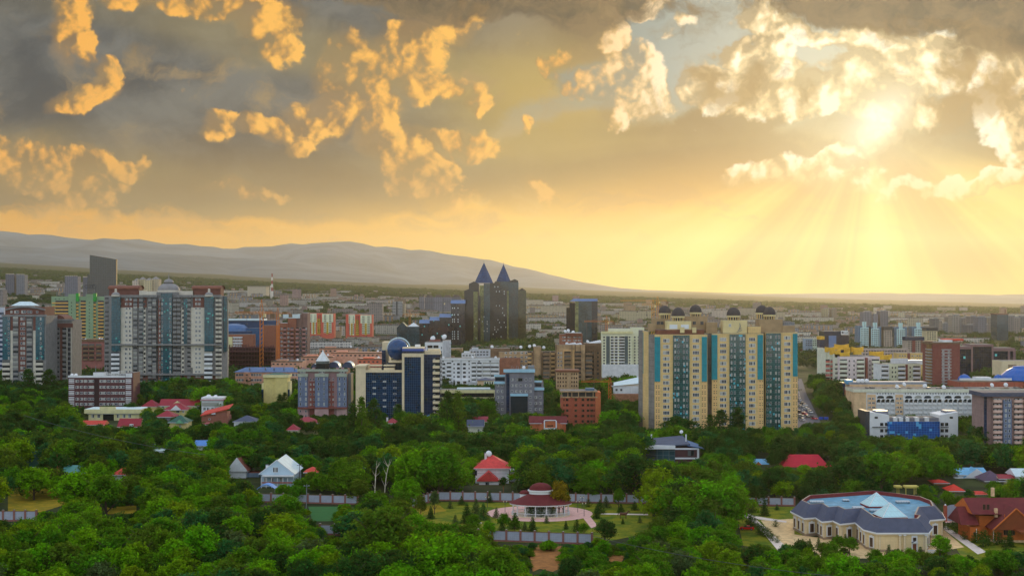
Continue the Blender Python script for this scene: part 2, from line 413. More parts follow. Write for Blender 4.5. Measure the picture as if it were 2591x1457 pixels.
def copy_thing(src, loc, rot=None, scale=None, label=None, group=None):
    r = src.copy(); COL.objects.link(r); r.location = loc
    if rot is not None: r.rotation_euler = (0, 0, rot)
    if scale is not None: r.scale = scale
    if label: r['label'] = label
    if group: r['group'] = group
    for ch in KIDS.get(src.name, []):
        c = ch.copy(); COL.objects.link(c); c.parent = r
    return r
KIDS = {}
WMESH = {}
def window_mesh(w, h, style):
    key = (round(w, 2), round(h, 2), style)
    if key in WMESH: return WMESH[key]
    fr = MATS['white_frame'] if style[0] == 'w' else MATS['dark_frame'] if style[0] == 'd' else MATS['brown_frame']
    gl = MATS[{'w': 'window_pane', 'd': 'dark_pane', 'b': 'brown_pane'}[style[0]]]
    b = MB(); e = min(.12, w * .1); n = int(style[1])
    b.box(-w / 2, w / 2, -.05, .05, -h / 2, -h / 2 + e, fr); b.box(-w / 2, w / 2, -.05, .05, h / 2 - e, h / 2, fr)
    xs = [-w / 2 + i * (w - e) / n for i in range(n + 1)]
    for x in xs: b.box(x, x + e, -.047, .05, -h / 2 + e, h / 2 - e, fr)
    for i in range(n): b.box(xs[i] + e, xs[i + 1], -.012, .05, -h / 2 + e, h / 2 - e, gl)
    me = b.mesh('window'); WMESH[key] = (me, b); return WMESH[key]
class Bld:
    """one building, drawn at its own distance: photo columns and rows are turned into metres there"""
    def __init__(s, name, label, cat, px, Y, group=None, base=None):
        s.Y = Y; s.px = px; s.X = at(px, Y); s.g = gz(s.X, Y) if base is None else base
        s.root = thing(name, label, cat, (s.X, Y, s.g), 0.0, group); s.P = {}; s.lab = {}; s.W = []; s.bal = []
    def x(s, px, y=0.0): return at(px, s.Y + y) - s.X
    def z(s, py, y=0.0): return 0.0 if py is None else hz(py, s.Y + y) - s.g
    def m(s, px): return px / F * s.Y
    def p(s, part):
        if part not in s.P: s.P[part] = []
        if not s.P[part]: s.P[part].append(MB())
        return s.P[part][0]
    def box(s, part, x0, x1, t, b, y0, y1, m, top=None):
        """box between photo columns x0..x1 and rows t..b (None: the ground), y0..y1 metres behind the front"""
        s.p(part).box(s.x(x0, y0), s.x(x1, y0), y0, y1, s.z(b, y0) if b is not None else -2.0, s.z(t, y0), m, top)
    def piece(s, part, x0, x1, t, b, y0, y1, m, top=None, label=None):
        """the same, as a separate part"""
        q = MB(); q.box(s.x(x0, y0), s.x(x1, y0), y0, y1, s.z(b, y0) if b is not None else -2.0, s.z(t, y0), m, top)
        return q.build(part, s.root, label)
    def poly(s, part, pts, t, b, m, top=None):
        y0 = min(q[1] for q in pts)
        s.p(part).prism([(s.x(a, y), y) for a, y in pts], s.z(b, y0) if b is not None else -2.0, s.z(t, y0), m, top)
    def wins(s, pxs, pys, w, h, style='w2', y=0.0, rot=0.0, off=.06):
        for r in pys:
            for c in pxs: s.W.append((s.x(c, y), y - off, s.z(r, y), s.m(w), s.m(h), style, rot))
    def side(s, xl, ys, pys, w, h, style='w2', left=True):
        """windows on a side wall at local x; ys in metres, w and h in metres"""
        for r in pys:
            for yy in ys: s.W.append((xl + (-.06 if left else .06), yy, s.z(r), w, h, style, R(-90) if left else R(90)))
    def balconies(s, pxs, pys, w, h, m, y=0.0, depth=1.2, style=None, rail=.55, glass=None, roof=None):
        """balcony: floor slab, parapet and the recessed window behind it; one part each, linked copies"""
        W_, H_ = s.m(w), s.m(h); q = MB()
        q.box(-W_ / 2, W_ / 2, -depth, -.05, -H_ / 2, -H_ / 2 + .2, m)
        q.box(-W_ / 2, W_ / 2, -depth, -depth + .12, -H_ / 2 + .2, -H_ / 2 + .2 + (H_ - .2) * rail, m)
        for sx in (-1, 1): q.box(sx * W_ / 2 - (.12 if sx > 0 else 0), sx * W_ / 2 + (.12 if sx < 0 else 0), -depth + .12, -.05, -H_ / 2 + .2, -H_ / 2 + .2 + (H_ - .2) * rail, m)
        if glass: q.box(-W_ / 2 + .05, W_ / 2 - .05, -depth + .05, -.05, -H_ / 2 + .2 + (H_ - .2) * rail, H_ / 2 - .02, glass)
        else: q.box(-W_ / 2 + .1, W_ / 2 - .1, -.04, 0.02, -H_ / 2 + .2, H_ / 2 - .1, MATS['dark_pane'])
        me = q.mesh('balcony')
        for r in pys:
            for c in pxs: s.bal.append((me, q, (s.x(c, y), y, s.z(r, y))))
    def done(s, smooth=()):
        for name, l in s.P.items(): l[0].build(name, s.root, s.lab.get(name), smooth=name in smooth)
        for i, (x, y, z, w, h, st, rot) in enumerate(s.W[:100]):
            o = bpy.data.objects.new('window', window_mesh(w, h, st)[0]); COL.objects.link(o); o.parent = s.root
            o.location = (x, y, z); o.rotation_euler = (0, 0, rot)
        if len(s.W) > 100:
            b = MB()
            for x, y, z, w, h, st, rot in s.W[100:]:
                q = window_mesh(w, h, st)[1]; c, n = math.cos(rot), math.sin(rot)
                vs = [(x + a[0] * c - a[1] * n, y + a[0] * n + a[1] * c, z + a[2]) for a in q.v]
                for mi, mm in enumerate(q.mats): b.add([], [], mm)
                o = len(b.v); b.v += vs
                for f, mi in zip(q.f, q.mi): b.f.append(tuple(o + i for i in f)); b.mi.append(b.mid(q.mats[mi]))
            b.build('windows', s.root, kind='stuff')
        for i, (me, q, l) in enumerate(s.bal[:100]):
            o = bpy.data.objects.new('balcony', me); COL.objects.link(o); o.parent = s.root; o.location = l
        if len(s.bal) > 100:
            b = MB()
            for me, q, l in s.bal[100:]:
                o = len(b.v); b.v += [(a[0] + l[0], a[1] + l[1], a[2] + l[2]) for a in q.v]
                for f, mi in zip(q.f, q.mi): b.f.append(tuple(o + i for i in f)); b.mi.append(b.mid(q.mats[mi]))
            b.build('balconies', s.root, kind='stuff')
        return s.root
def rows(a, b, n): return [a + (b - a) * i / (n - 1) for i in range(n)] if n > 1 else [a]
paint('white_frame', (225, 226, 224), .5, .05); paint('dark_frame', (60, 62, 66), .5, .05); paint('brown_frame', (96, 66, 48), .6, .1)
pane('window_pane'); pane('dark_pane', (30, 36, 42), (120, 124, 122), .15); pane('brown_pane', (40, 34, 32), (110, 90, 70), .15)
# ---------------------------------------------------------------- ground and hills
def soil_mat():
    m, t, o = new_mat('ground_soil')
    x, y, z = objc(t)
    v = xyz(t, x, y)
    a = mixc(t, noise(t, v, .05, 6, .6).ss(.42, .62), (.030, .040, .014, 1), (.060, .075, .022, 1))
    a = mixc(t, noise(t, v, .012, 5, .6).ss(.52, .68) * .6, a, (.10, .085, .045, 1))
    b = node(t, 'ShaderNodeBsdfPrincipled', {'Base Color': a, 'Roughness': .95, 'Specular IOR Level': .1})
    t.links.new(b.outputs[0], o.inputs[0]); return m
def make_ground():
    ys = [-250, 0, 150, 300, 450, 600, 800, 1000, 1300] + [1300 + 250 * 1.13 ** i * i ** .55 for i in range(1, 30)]
    ys = [y for y in ys if y < 25500] + [26500]
    us = [-1.2, -.8] + [-.5 + i * .05 for i in range(21)] + [.8, 1.2]
    vs = []; fs = []; n = len(us)
    for y in ys:
        w = max(y, 900.0)
        for u in us: vs.append((u * w, y, gz(u * w, y)))
    for j in range(len(ys) - 1):
        for i in range(n - 1): fs.append((j * n + i, j * n + i + 1, (j + 1) * n + i + 1, (j + 1) * n + i))
    b = MB(); b.add(vs, fs, soil_mat()); structure('ground', b, True)
make_ground()
def sheet(name, pts, m, z=.05):
    """flat patch laid on the ground"""
    b = MB(); n = len(pts)
    a = sum(pts[i][0] * pts[(i + 1) % n][1] - pts[(i + 1) % n][0] * pts[i][1] for i in range(n))
    if a < 0: pts = pts[::-1]
    b.add([(x, y, z) for x, y in pts], [tuple(range(n))], m)
    return structure(name, b)
def gp(px, py):
    """the ground point seen at a photo position, for the flat near ground"""
    Y = CH * F / (py - HZ); return (at(px, Y), Y)
def hill(name, Y0, crest, col, reach, seed, spur):
    rs = random.Random(seed); nx, ny = 150, 22
    m = paint('hillside_' + name, col, .95, .45, .0011)  # blue-grey base colour puts distance haze into the hillsides
    px0, px1 = -900, 3500
    xs = [px0 + (px1 - px0) * i / nx for i in range(nx + 1)]
    def h(px):
        for (a, b), (c, d) in zip(crest, crest[1:]):
            if a <= px <= c: return b + (d - b) * (px - a) / (c - a)
        return crest[0][1] if px < crest[0][0] else crest[-1][1]
    ph = [rs.uniform(0, 6.3) for _ in range(8)]
    vs = []; fs = []
    for j in range(ny + 1):
        q = j / ny
        y = Y0 - reach + q * (reach + 1800)
        for px in xs:
            top = hz(h(px), Y0)
            x = at(px, Y0)
            wob = sum(math.sin(px * k * .013 + ph[i] + q * 2.2 * k) / k for i, k in enumerate((1, 1.9, 3.1, 5.3)))
            s = min(1.0, max(0.0, q * (reach + 1800) / reach))
            prof = s ** 1.35 * (1 + spur * wob * (1 - s) * 1.1) if q * (reach + 1800) <= reach else 1 - (q * (reach + 1800) - reach) / 1800 * .5
            g0 = gz(x, y)
            fine = (math.sin(px * .071 + ph[5]) + .6 * math.sin(px * .163 + ph[6])) * .026 + .02 * math.sin(px * .037 + q * 9) + rs.uniform(-.016, .016)
            vs.append((x, y, g0 - 8 + max(0.0, top - g0 + 8) * (prof + fine * s)))
    n = nx + 1
    for j in range(ny):
        for i in range(nx): fs.append((j * n + i, j * n + i + 1, (j + 1) * n + i + 1, (j + 1) * n + i))
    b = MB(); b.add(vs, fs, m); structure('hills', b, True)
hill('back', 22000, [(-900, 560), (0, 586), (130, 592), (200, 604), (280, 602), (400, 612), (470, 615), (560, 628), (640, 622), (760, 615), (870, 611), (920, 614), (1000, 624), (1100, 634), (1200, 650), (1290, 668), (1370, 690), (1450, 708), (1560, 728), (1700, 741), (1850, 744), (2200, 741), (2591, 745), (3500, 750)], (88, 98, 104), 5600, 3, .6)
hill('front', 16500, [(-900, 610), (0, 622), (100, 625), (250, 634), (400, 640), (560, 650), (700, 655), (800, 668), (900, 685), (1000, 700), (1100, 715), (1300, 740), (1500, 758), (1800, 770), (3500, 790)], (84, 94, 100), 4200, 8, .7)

# ---------------------------------------------------------------- trees
def leaf_mat(name='leaf', col=None):
    """leaf colour: the crown's own object colour, or one fixed colour for massed crowns"""
    m, t, o = new_mat(name)
    oi = node(t, 'ShaderNodeObjectInfo'); geo = node(t, 'ShaderNodeNewGeometry')
    tc = node(t, 'ShaderNodeTexCoord').outputs['Object']
    isl = S(t, geo.outputs['Random Per Island'])
    n = noise(t, tc, .45, 3, .6)
    c = node(t, 'ShaderNodeHueSaturation', {'Hue': .5 + (n - .5) * .04 + (S(t, oi.outputs['Random']) - .5) * .03, 'Saturation': 1.02, 'Value': (n.ss(.28, .72) * 1.0 + .75) * (isl * .7 + .75), 'Color': oi.outputs['Color'] if col is None else tuple(col) + (1.0,)})
    d = node(t, 'ShaderNodeBsdfDiffuse', {'Color': c.outputs[0]})
    tr = node(t, 'ShaderNodeBsdfTranslucent', {'Color': mixc(t, .4, c.outputs[0], (.30, .34, .03, 1))})
    mx = node(t, 'ShaderNodeMixShader', {0: .35, 1: d.outputs[0], 2: tr.outputs[0]})
    t.links.new(mx.outputs[0], o.inputs[0]); return m
LEAF = leaf_mat(); BARK = paint('bark', (74, 60, 48), .95, .4, 1.5); PALEBARK = paint('pale_bark', (196, 184, 160), .9, .35, 1.2); PINEBARK = paint('pine_bark', (150, 92, 58), .95, .4, 1.2)
def leaf_quads(rng, cen, out, size, spread, n):
    """n leaf quads about each centre; out = outward direction of each clump"""
    k = len(cen)
    p = np.repeat(cen, n, 0) + rng.normal(0, 1, (k * n, 3)) * np.repeat(spread, n, 0)[:, None]
    nr = np.repeat(out, n, 0) * .8 + rng.normal(0, .62, (k * n, 3)); nr /= np.linalg.norm(nr, axis=1)[:, None] + 1e-9
    a = np.cross(nr, rng.normal(0, 1, (k * n, 3))); a /= np.linalg.norm(a, axis=1)[:, None] + 1e-9
    b = np.cross(nr, a)
    s = size * rng.uniform(.6, 1.35, (k * n, 1)); a *= s; b *= s * .75
    v = np.stack([p - a, p - b * .8, p + a, p + b * .8], 1).reshape(-1, 3)
    return v
def quads_mesh(name, v):
    me = bpy.data.meshes.new(name); n = len(v) // 4
    me.vertices.add(len(v)); me.vertices.foreach_set('co', v.astype(np.float32).ravel())
    me.loops.add(4 * n); me.loops.foreach_set('vertex_index', np.arange(4 * n, dtype=np.int32))
    me.polygons.add(n); me.polygons.foreach_set('loop_start', np.arange(0, 4 * n, 4, dtype=np.int32))
    me.materials.append(LEAF); me.update(calc_edges=True); return me
def broad_crown(seed, h=10.0, r=4.6, lobes=9, clumps=120, per=24, size=.34, base=.22):
    rng = np.random.default_rng(seed); C = []; O = []; SP = []
    L = []
    for i in range(lobes):
        a = i * 2.4 + rng.uniform(-.5, .5); q = (i + .5) / lobes
        zz = h * (base + .18 + (1 - base - .30) * q ** .8); rr = r * (1.0 - .72 * q ** 1.6) * rng.uniform(.55, .95)
        L.append((np.array([rr * .72 * math.cos(a), rr * .72 * math.sin(a), zz]), r * rng.uniform(.36, .56) * (1 - .25 * q)))
    L.append((np.array([0, 0, h * .58]), r * .62)); L.append((np.array([rng.uniform(-.5, .5), rng.uniform(-.5, .5), h * .80]), r * .42))
    for i in range(clumps):
        c, rad = L[rng.integers(len(L))]
        d = rng.normal(0, 1, 3); d[2] = d[2] * .9 + .35; d /= np.linalg.norm(d)
        p = c + d * rad * np.array([1, 1, .82]) * rng.uniform(.55, 1.2)
        if p[2] < h * base * .8: continue
        C.append(p); O.append(d); SP.append(rad * rng.uniform(.11, .27))
    return leaf_quads(rng, np.array(C), np.array(O), size, np.array(SP), per)
def column_crown(seed, h=16.0, r=1.9, clumps=110, per=20, size=.30, ragged=.25):
    rng = np.random.default_rng(seed); C = []; O = []; SP = []
    for i in range(clumps):
        q = rng.uniform(.06, 1); a = rng.uniform(0, 6.283)
        w = r * min(1, q * 5) * (1 - q ** 3.2) ** .7 * rng.uniform(.45, 1.0 + ragged)
        d = np.array([math.cos(a), math.sin(a), .55]); d /= np.linalg.norm(d)
        C.append([w * math.cos(a), w * math.sin(a), h * q]); O.append(d); SP.append(rng.uniform(.22, .5))
    v = leaf_quads(rng, np.array(C), np.array(O), size, np.array(SP), per); return v
def cone_crown(seed, h=8.0, r=2.2, tiers=11, size=.22, per=16, droop=.25, base=.06):
    rng = np.random.default_rng(seed); C = []; O = []; SP = []
    for k in range(tiers):
        q = k / tiers; w = r * (1 - q) ** .9 * rng.uniform(.88, 1.1); n = max(4, int(13 * (1 - q)) + 3)
        for i in range(n):
            a = 6.283 * i / n + rng.uniform(-.2, .2)
            for f in (.35, .7, 1.0):
                C.append([w * f * math.cos(a), w * f * math.sin(a), h * (base + (1 - base) * q) - droop * w * f + .3]); O.append([math.cos(a) * .5, math.sin(a) * .5, .75]); SP.append(.10 + .05 * w)
    C.append([0, 0, h]); O.append([0, 0, 1]); SP.append(.12)
    return leaf_quads(rng, np.array(C), np.array(O), size, np.array(SP), max(3, per // 4))
def trunk_mesh(seed, h, r, limbs=5, bark=None, top=.75, spread=.32):
    rs = random.Random(seed); b = MB(); bark = bark or BARK
    pts = [(0, 0, -1.0)]
    for i in range(1, 5): pts.append((pts[-1][0] + rs.uniform(-.03, .03) * h * .4, pts[-1][1] + rs.uniform(-.03, .03) * h * .4, h * top * i / 4))
    for i in range(4): b.tube(pts[i], pts[i + 1], r * (1 - i * .21), bark, 7, r * (1 - (i + 1) * .21))
    for i in range(limbs):
        k = rs.randint(1, 3); a = rs.uniform(0, 6.28); L = h * spread * rs.uniform(.7, 1.1)
        e = (pts[k][0] + L * math.cos(a) * .8, pts[k][1] + L * math.sin(a) * .8, pts[k][2] + L * .8)
        b.tube(pts[k], e, r * .42, bark, 5, r * .12)
        for j in range(2):
            a2 = a + rs.uniform(-.9, .9); b.tube(e, (e[0] + L * .5 * math.cos(a2), e[1] + L * .5 * math.sin(a2), e[2] + L * .45), r * .14, bark, 4, r * .04)
    return b.mesh('trunk')
CROWN = {}
for i in range(10): CROWN['deciduous_tree', i] = (quads_mesh('crown', broad_crown(i, 10, [4.6, 5.0, 4.1, 4.8, 3.7, 5.4, 4.4, 3.4, 5.2, 4.2][i], [9, 11, 6, 10, 5, 12, 7, 6, 8, 13][i], 170, 24, .30, [.22, .2, .3, .22, .35, .18, .25, .3, .2, .25][i])), trunk_mesh(i, 10, .30, 7))
for i in range(3): CROWN['poplar_tree', i] = (quads_mesh('crown', column_crown(20 + i, 16, [1.7, 2.1, 1.5][i], 120, 22, .28)), trunk_mesh(30 + i, 16, .28, 6, None, .9, .12))
for i in range(3): CROWN['spruce_tree', i] = (quads_mesh('crown', cone_crown(40 + i, 8, [1.9, 2.3, 1.6][i])), trunk_mesh(50 + i, 8, .16, 0, None, .9))
for i in range(2): CROWN['thuja', i] = (quads_mesh('crown', column_crown(60 + i, 3.4, [.55, .7][i], 40, 14, .13, .1)), trunk_mesh(65 + i, 3.4, .07, 0))
for i in range(2): CROWN['pine_tree', i] = (quads_mesh('crown', broad_crown(70 + i, 15, 3.2, 9, 110, 26, .24, .42)), trunk_mesh(75 + i, 15, .26, 6, PINEBARK, .9, .16))
for i in range(2): CROWN['shrub', i] = (quads_mesh('crown', broad_crown(80 + i, 2.4, 1.5, 6, 40, 16, .16, .05)), trunk_mesh(85 + i, 2.4, .06, 3))
GREENS = {'mid green': (.064, .165, .008), 'dark green': (.020, .070, .012), 'olive green': (.066, .120, .010), 'fresh bright green': (.100, .260, .008), 'yellow green': (.140, .235, .008), 'bluish green': (.020, .105, .026), 'grey green': (.070, .112, .036), 'yellowing': (.22, .15, .012)}
TPROTO = {}
def plant(kind, i, x, y, h, color, label, group, wide=1.0, rot=None, cat=None):
    """a tree of its own: an Empty at its foot with trunk and crown"""
    me, tr = CROWN[kind, i]; h0 = {'deciduous_tree': 10.6, 'poplar_tree': 16.4, 'spruce_tree': 8.2, 'thuja': 3.5, 'pine_tree': 15.5, 'shrub': 2.6}[kind]
    s = h / h0
    o = thing(kind, label, cat or {'thuja': 'conifer', 'shrub': 'shrub'}.get(kind, 'tree'), (x, y, gz(x, y)), random.uniform(0, 6.28) if rot is None else rot, group)
    o.scale = (s * wide, s * wide, s)
    for nm, m in (('crown', me), ('trunk', tr)):
        c = bpy.data.objects.new(nm, m); COL.objects.link(c); c.parent = o
        if nm == 'crown': c.color = tuple(GREENS[color]) + (1.0,)
    return o
# ---------------------------------------------------------------- building materials
P = paint
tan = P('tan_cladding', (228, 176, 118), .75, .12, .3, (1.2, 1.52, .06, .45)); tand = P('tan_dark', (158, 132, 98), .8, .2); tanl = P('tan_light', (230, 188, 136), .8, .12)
teal = P('teal_panels', (10, 128, 140), .55, .18, .4, (1.5, 1.52, .07, .4)); greyp = P('grey_render', (128, 122, 116), .85, .25, .3, (0, 3.1, .25, .4), 0, .3)
domeg = P('dome_sheet', (72, 66, 64), .75, .15, .5, None, 0, 0, 1, .2)
greencw = glassy('green_curtain_wall', (20, 64, 64), .95, 1.03, (84, 128, 120), .06, .035, .7, .08, (70, 180, 200))
tealcw = glassy('teal_curtain_wall', (18, 66, 78), 1.1, 1.2, (70, 110, 115), .08, .03, .6, .08, (60, 170, 160))
bluecw = glassy('blue_curtain_wall', (6, 36, 66), 1.2, 1.35, (52, 92, 118), .08, .0, .6, .05)
brightcw = glassy('bright_blue_curtain_wall', (6, 70, 140), 1.3, 1.15, (40, 140, 210), .07, .10, .5, .06, (90, 180, 240))
darkcw = glassy('dark_curtain_wall', (16, 20, 28), 1.6, 1.9, (20, 22, 24), .12, .0, .5, .06)
goldcw = glassy('gold_green_curtain_wall', (104, 106, 58), 1.6, 1.9, (40, 44, 30), .12, .0, .6, .08)
slatecw = glassy('slate_curtain_wall', (38, 62, 70), 1.6, 1.9, (34, 44, 46), .12, .0, .5, .06)
navycw = glassy('navy_curtain_wall', (20, 38, 66), 1.5, 1.8, (30, 50, 76), .1, .0, .5, .06)
bluemet = P('blue_metal_roof', (70, 100, 140), .45, .15, .3, (1.2, 0, .06, .3), .4); greyroof = P('flat_roof_felt', (112, 108, 104), .95, .35, .2)
brownroof = P('brown_sheet_roof', (112, 66, 48), .7, .2, .3); redroof = P('red_metal_roof', (190, 24, 54), .5, .15, .4, (.5, 0, .06, .35), .0, 0, .5); maroonroof = P('maroon_shingle_roof', (98, 32, 34), .85, .2, .5, (0, .3, .05, .3))
terracotta = P('terracotta_roof', (196, 64, 50), .75, .2, .5, (.4, .35, .06, .4)); greenroof = P('green_metal_roof', (30, 82, 66), .5, .15, .4, (.5, 0, .06, .35)); navyroof = P('navy_metal_roof', (52, 62, 86), .5, .2, .4, (.6, 0, .06, .3)); whiteroof = P('white_sheet_roof', (190, 206, 222), .5, .12, .4, (.7, 0, .06, .3)); lblueroof = P('light_blue_roof', (110, 170, 205), .5, .15, .4, (.6, 0, .06, .3))
greyshingle = P('grey_shingle', (76, 80, 98), .8, .15, .6, (.5, .3, .05, .35)); brownshingle = P('brown_shingle', (122, 66, 54), .8, .2, .5, (0, .35, .05, .35))
white = P('white_render', (206, 210, 216), .8, .14, .3, None, 0, .25); cream = P('cream_render', (236, 198, 148), .8, .14, .3, None, 0, .2); creamst = P('cream_stone', (220, 190, 156), .75, .1, .3, (1.4, .9, .05, .3))
pinkp = P('pink_render', (222, 152, 126), .85, .22, .3, None, 0, .35); greyc = P('grey_panels', (116, 116, 124), .8, .14, .3, (2.4, 1.2, .07, .35)); ltblue = P('pale_blue_trim', (150, 190, 215), .6, .12)
brownb = brick('brown_brick', (150, 82, 50), (128, 66, 42)); redb = brick('red_brick', (176, 78, 46), (150, 62, 38), .6, .3); redd = brick('dark_red_brick', (128, 44, 34), (112, 38, 30)); orangeb = brick('orange_brick', (206, 104, 44), (184, 88, 36))
maroonp = P('maroon_panels', (84, 46, 48), .7, .12, .3, (1.5, 1.2, .06, .3)); concrete = P('old_concrete_panels', (168, 138, 104), .95, .35, .25, (3.2, 3.0, .12, .5), 0, .55); concd = P('sooty_concrete', (120, 96, 74), .95, .3, .3, (3.2, 3.0, .12, .5), 0, .5)
steelrust = P('rusty_steel', (74, 40, 40), .8, .2, .5); craneor = P('crane_orange', (190, 112, 40), .6, .2, .8); graym = P('grey_metal', (120, 124, 128), .5, .15, .8, None, .3); dish = P('white_dish', (220, 222, 222), .5, .06)
brownfac = P('brown_stone_facing', (108, 70, 60), .8, .16, .3, (1.2, .8, .05, .3)); creamf = P('pale_stone_facing', (192, 184, 168), .8, .14, .3, (1.2, 1.55, .06, .35)); greyf = P('grey_stone_facing', (124, 122, 120), .8, .18, .3, (1.2, 1.55, .08, .4))
purpleg = P('mauve_render', (142, 116, 112), .85, .18, .3, (0, 3.0, .12, .35), 0, .3); mint = P('mint_render', (128, 150, 118), .85, .12, .3); orangep = P('orange_parapet', (232, 160, 84), .8, .12, .5); yelr = P('ochre_parapet', (224, 160, 52), .85, .25, .35)
sandst = P('sandstone_blocks', (238, 190, 122), .85, .14, .5, (1.1, .55, .05, .3)); lilac = P('pale_pink_render', (222, 192, 190), .85, .12, .3, None, 0, .2); ivory = P('ivory_render', (236, 216, 186), .85, .16, .35, None, 0, .4)
def dishes(b, spots, r=.9, y=2.0):
    """satellite dishes on a roof, each its own part: bowl, arm and foot"""
    for px, py in spots:
        q = MB(); z = b.z(py, y); x = b.x(px, y)
        q.dome(0, 0, r, 0, -r * .45, dish, 12, 4); o = q.build('satellite_dish', b.root)
        o.location = (x, y, z); o.rotation_euler = (R(-112), 0, R((px * 37) % 60 - 30)); bpy_inv = Matrix.LocRotScale(o.location, o.rotation_euler, None).inverted()
        f = MB(); f.tube((x, y + .4, z - r * 1.6), (x, y + .35, z), .08, graym); f.tube((x, y - .1, z - .2), (x + .1, y - r * .9, z + .1), .04, graym, 4); k = f.build('mast', o); k.matrix_parent_inverse = bpy_inv
# ---------------------------------------------------------------- tan towers with six domes
def dot_mat():
    m, t, o = new_mat('perforated_cladding'); x, y, z = objc(t)
    g = ((x * (1 / 1.33)).frac().lt(.42)) * ((z * (1 / 3.12) + .2).frac().gt(.5)) * ((z * (1 / 1.04)).frac().lt(.45))
    a = mixc(t, g, pc((222, 170, 114)), pc((60, 46, 34)))
    j = (z * (1 / 1.52)).frac().lt(.05); a = mixc(t, j * .45, a, pc((90, 72, 50)))
    bb = node(t, 'ShaderNodeBsdfPrincipled', {'Base Color': a, 'Roughness': .8}); t.links.new(bb.outputs[0], o.inputs[0]); return m
dots = dot_mat()
def tan_towers():
    b = Bld('apartment_tower', 'tan apartment towers with teal corner panels and six grey roof domes', 'tower block', 1815, 730)
    fl = [861.6 + 15.2 * i for i in range(15)]
    # three wings, stepping back
    b.poly('wall', [(1656, 0), (1790, 0), (1790, 22), (1656, 22)], 846, None, tan, greyroof)
    b.poly('side_wall', [(1655.6, .4), (1655.6, 24), (1640, 24), (1641, 7)], 848, None, greyp, greyroof)
    b.poly('side_wall', [(1641, 6.9), (1640, 24), (1626, 24), (1626.4, 13)], 838, None, tan, greyroof)
    b.poly('side_wall', [(1626.3, 13), (1626, 26), (1615.5, 26), (1616, 18)], 836, None, greyp, greyroof)
    b.poly('recess_wall', [(1790, 9), (1801, 9), (1801, 26), (1790, 26)], 846, None, greyp, greyroof)
    b.poly('wall', [(1801, 4), (1932, 4), (1932, 26), (1801, 26)], 844, None, tan, greyroof)
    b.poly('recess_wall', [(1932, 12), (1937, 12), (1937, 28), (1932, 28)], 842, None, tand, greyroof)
    b.poly('wall', [(1936, 9), (2018, 9), (2018, 30), (1936, 30)], 841, None, tan, greyroof)
    for x0, x1, t, bt, y in ((1626.8, 1640.3, 841, 945, 12.4), (1656.4, 1670.6, 852, 965, -.35), (1776, 1789, 852, 965, -.35), (1801, 1815, 847, 960, 3.6), (1917, 1930.5, 847, 960, 3.6), (2006.5, 2018, 844, 952, 8.6)):
        b.piece('teal_panel', x0, x1, t, bt, y, y + 1.5, teal)
    for x0, x1, t, y in ((1703, 1744.6, 848, -.5), (1846, 1886.5, 845.5, 3.5), (1937.6, 1976, 842.5, 8.5)):
        b.piece('glazed_bay', x0, x1, t, None, y, y + 3, greencw)
    for xs, y, o in (((1685.8, 1760.8), 0, 0), ((1829.6, 1903), 4, -3.2), ((1992,), 9, -7)):
        b.wins(xs, [v + o for v in fl], 16, 9.2, 'w4', y)
    for xs, y, o in (((1708.5, 1716.5, 1730.5, 1738.6), -.5, -2), ((1851, 1859.3, 1874, 1882), 3.5, -5), ((1942, 1950, 1963.5, 1971), 8.5, -9)):
        b.wins(xs, [v + o for v in fl], 3.8, 7.5, 'w1', y)
    for xs, r0, y in (((1660, 1666.5), 970, 0), ((1779, 1785.5), 970, 0), ((1805, 1811), 966, 4), ((1921, 1927), 966, 4), ((2009, 2015), 960, 9), ((1630, 1637), 952, 12.6)):
        b.piece('perforated_panel', xs[0] - 3, xs[1] + 3, r0 - 4, None, y - .06, y + .3, dots)
    # roof houses
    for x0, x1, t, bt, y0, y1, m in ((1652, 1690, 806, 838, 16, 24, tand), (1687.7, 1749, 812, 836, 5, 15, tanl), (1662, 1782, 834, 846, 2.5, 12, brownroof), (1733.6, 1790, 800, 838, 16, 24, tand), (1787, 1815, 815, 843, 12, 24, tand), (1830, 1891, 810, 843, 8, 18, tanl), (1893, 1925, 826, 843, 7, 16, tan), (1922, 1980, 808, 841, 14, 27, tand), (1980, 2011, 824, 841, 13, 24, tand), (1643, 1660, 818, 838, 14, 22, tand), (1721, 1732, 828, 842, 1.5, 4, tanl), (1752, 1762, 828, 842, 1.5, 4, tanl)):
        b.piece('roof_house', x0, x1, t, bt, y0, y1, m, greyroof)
    b.wins((1666, 1675, 1757, 1776), (817,), 8, 8, 'd3', 16); b.wins((1847,), (823,), 6, 8, 'w2', 8)
    for x0, x1, y in ((1694, 1714, 5), (1723, 1743, 5)): b.piece('pale_panel', x0, x1, 821, 832, y - .1, y + .2, P('pale_sign_panel', (206, 214, 226), .5, .05))
    for px, base, top, r, y in ((1682, 792, 773, 16.2, 20), (1715.8, 799.5, 778, 17.6, 10), (1760, 790, 770.6, 16, 20), (1856, 798, 777, 18, 13), (1927.6, 791, 771.6, 16, 22), (1946.5, 796, 776, 16.5, 19)):
        x, rr = b.x(px, y), b.m(r); z0, z1 = b.z(base, y), b.z(top, y)
        q = MB(); q.cone(x, y, rr * .98, rr * .98, z0 - .9, z0, tanl, 24); q.cone(x, y, rr * .72, rr * .72, z0 - 3.2, z0 - .9, MATS['dark_pane'], 20)
        for i in range(14):
            a = i / 14 * 6.283; q.box(x + rr * .82 * math.cos(a) - .18, x + rr * .82 * math.cos(a) + .18, y + rr * .82 * math.sin(a) - .18, y + rr * .82 * math.sin(a) + .18, z0 - 3.2, z0 - .9, tan)
        o = q.build('dome_drum', b.root)
        q = MB(); q.dome(x, y, rr, z0, z1 - z0, domeg, 28, 9); q.build('dome', o, smooth=True)
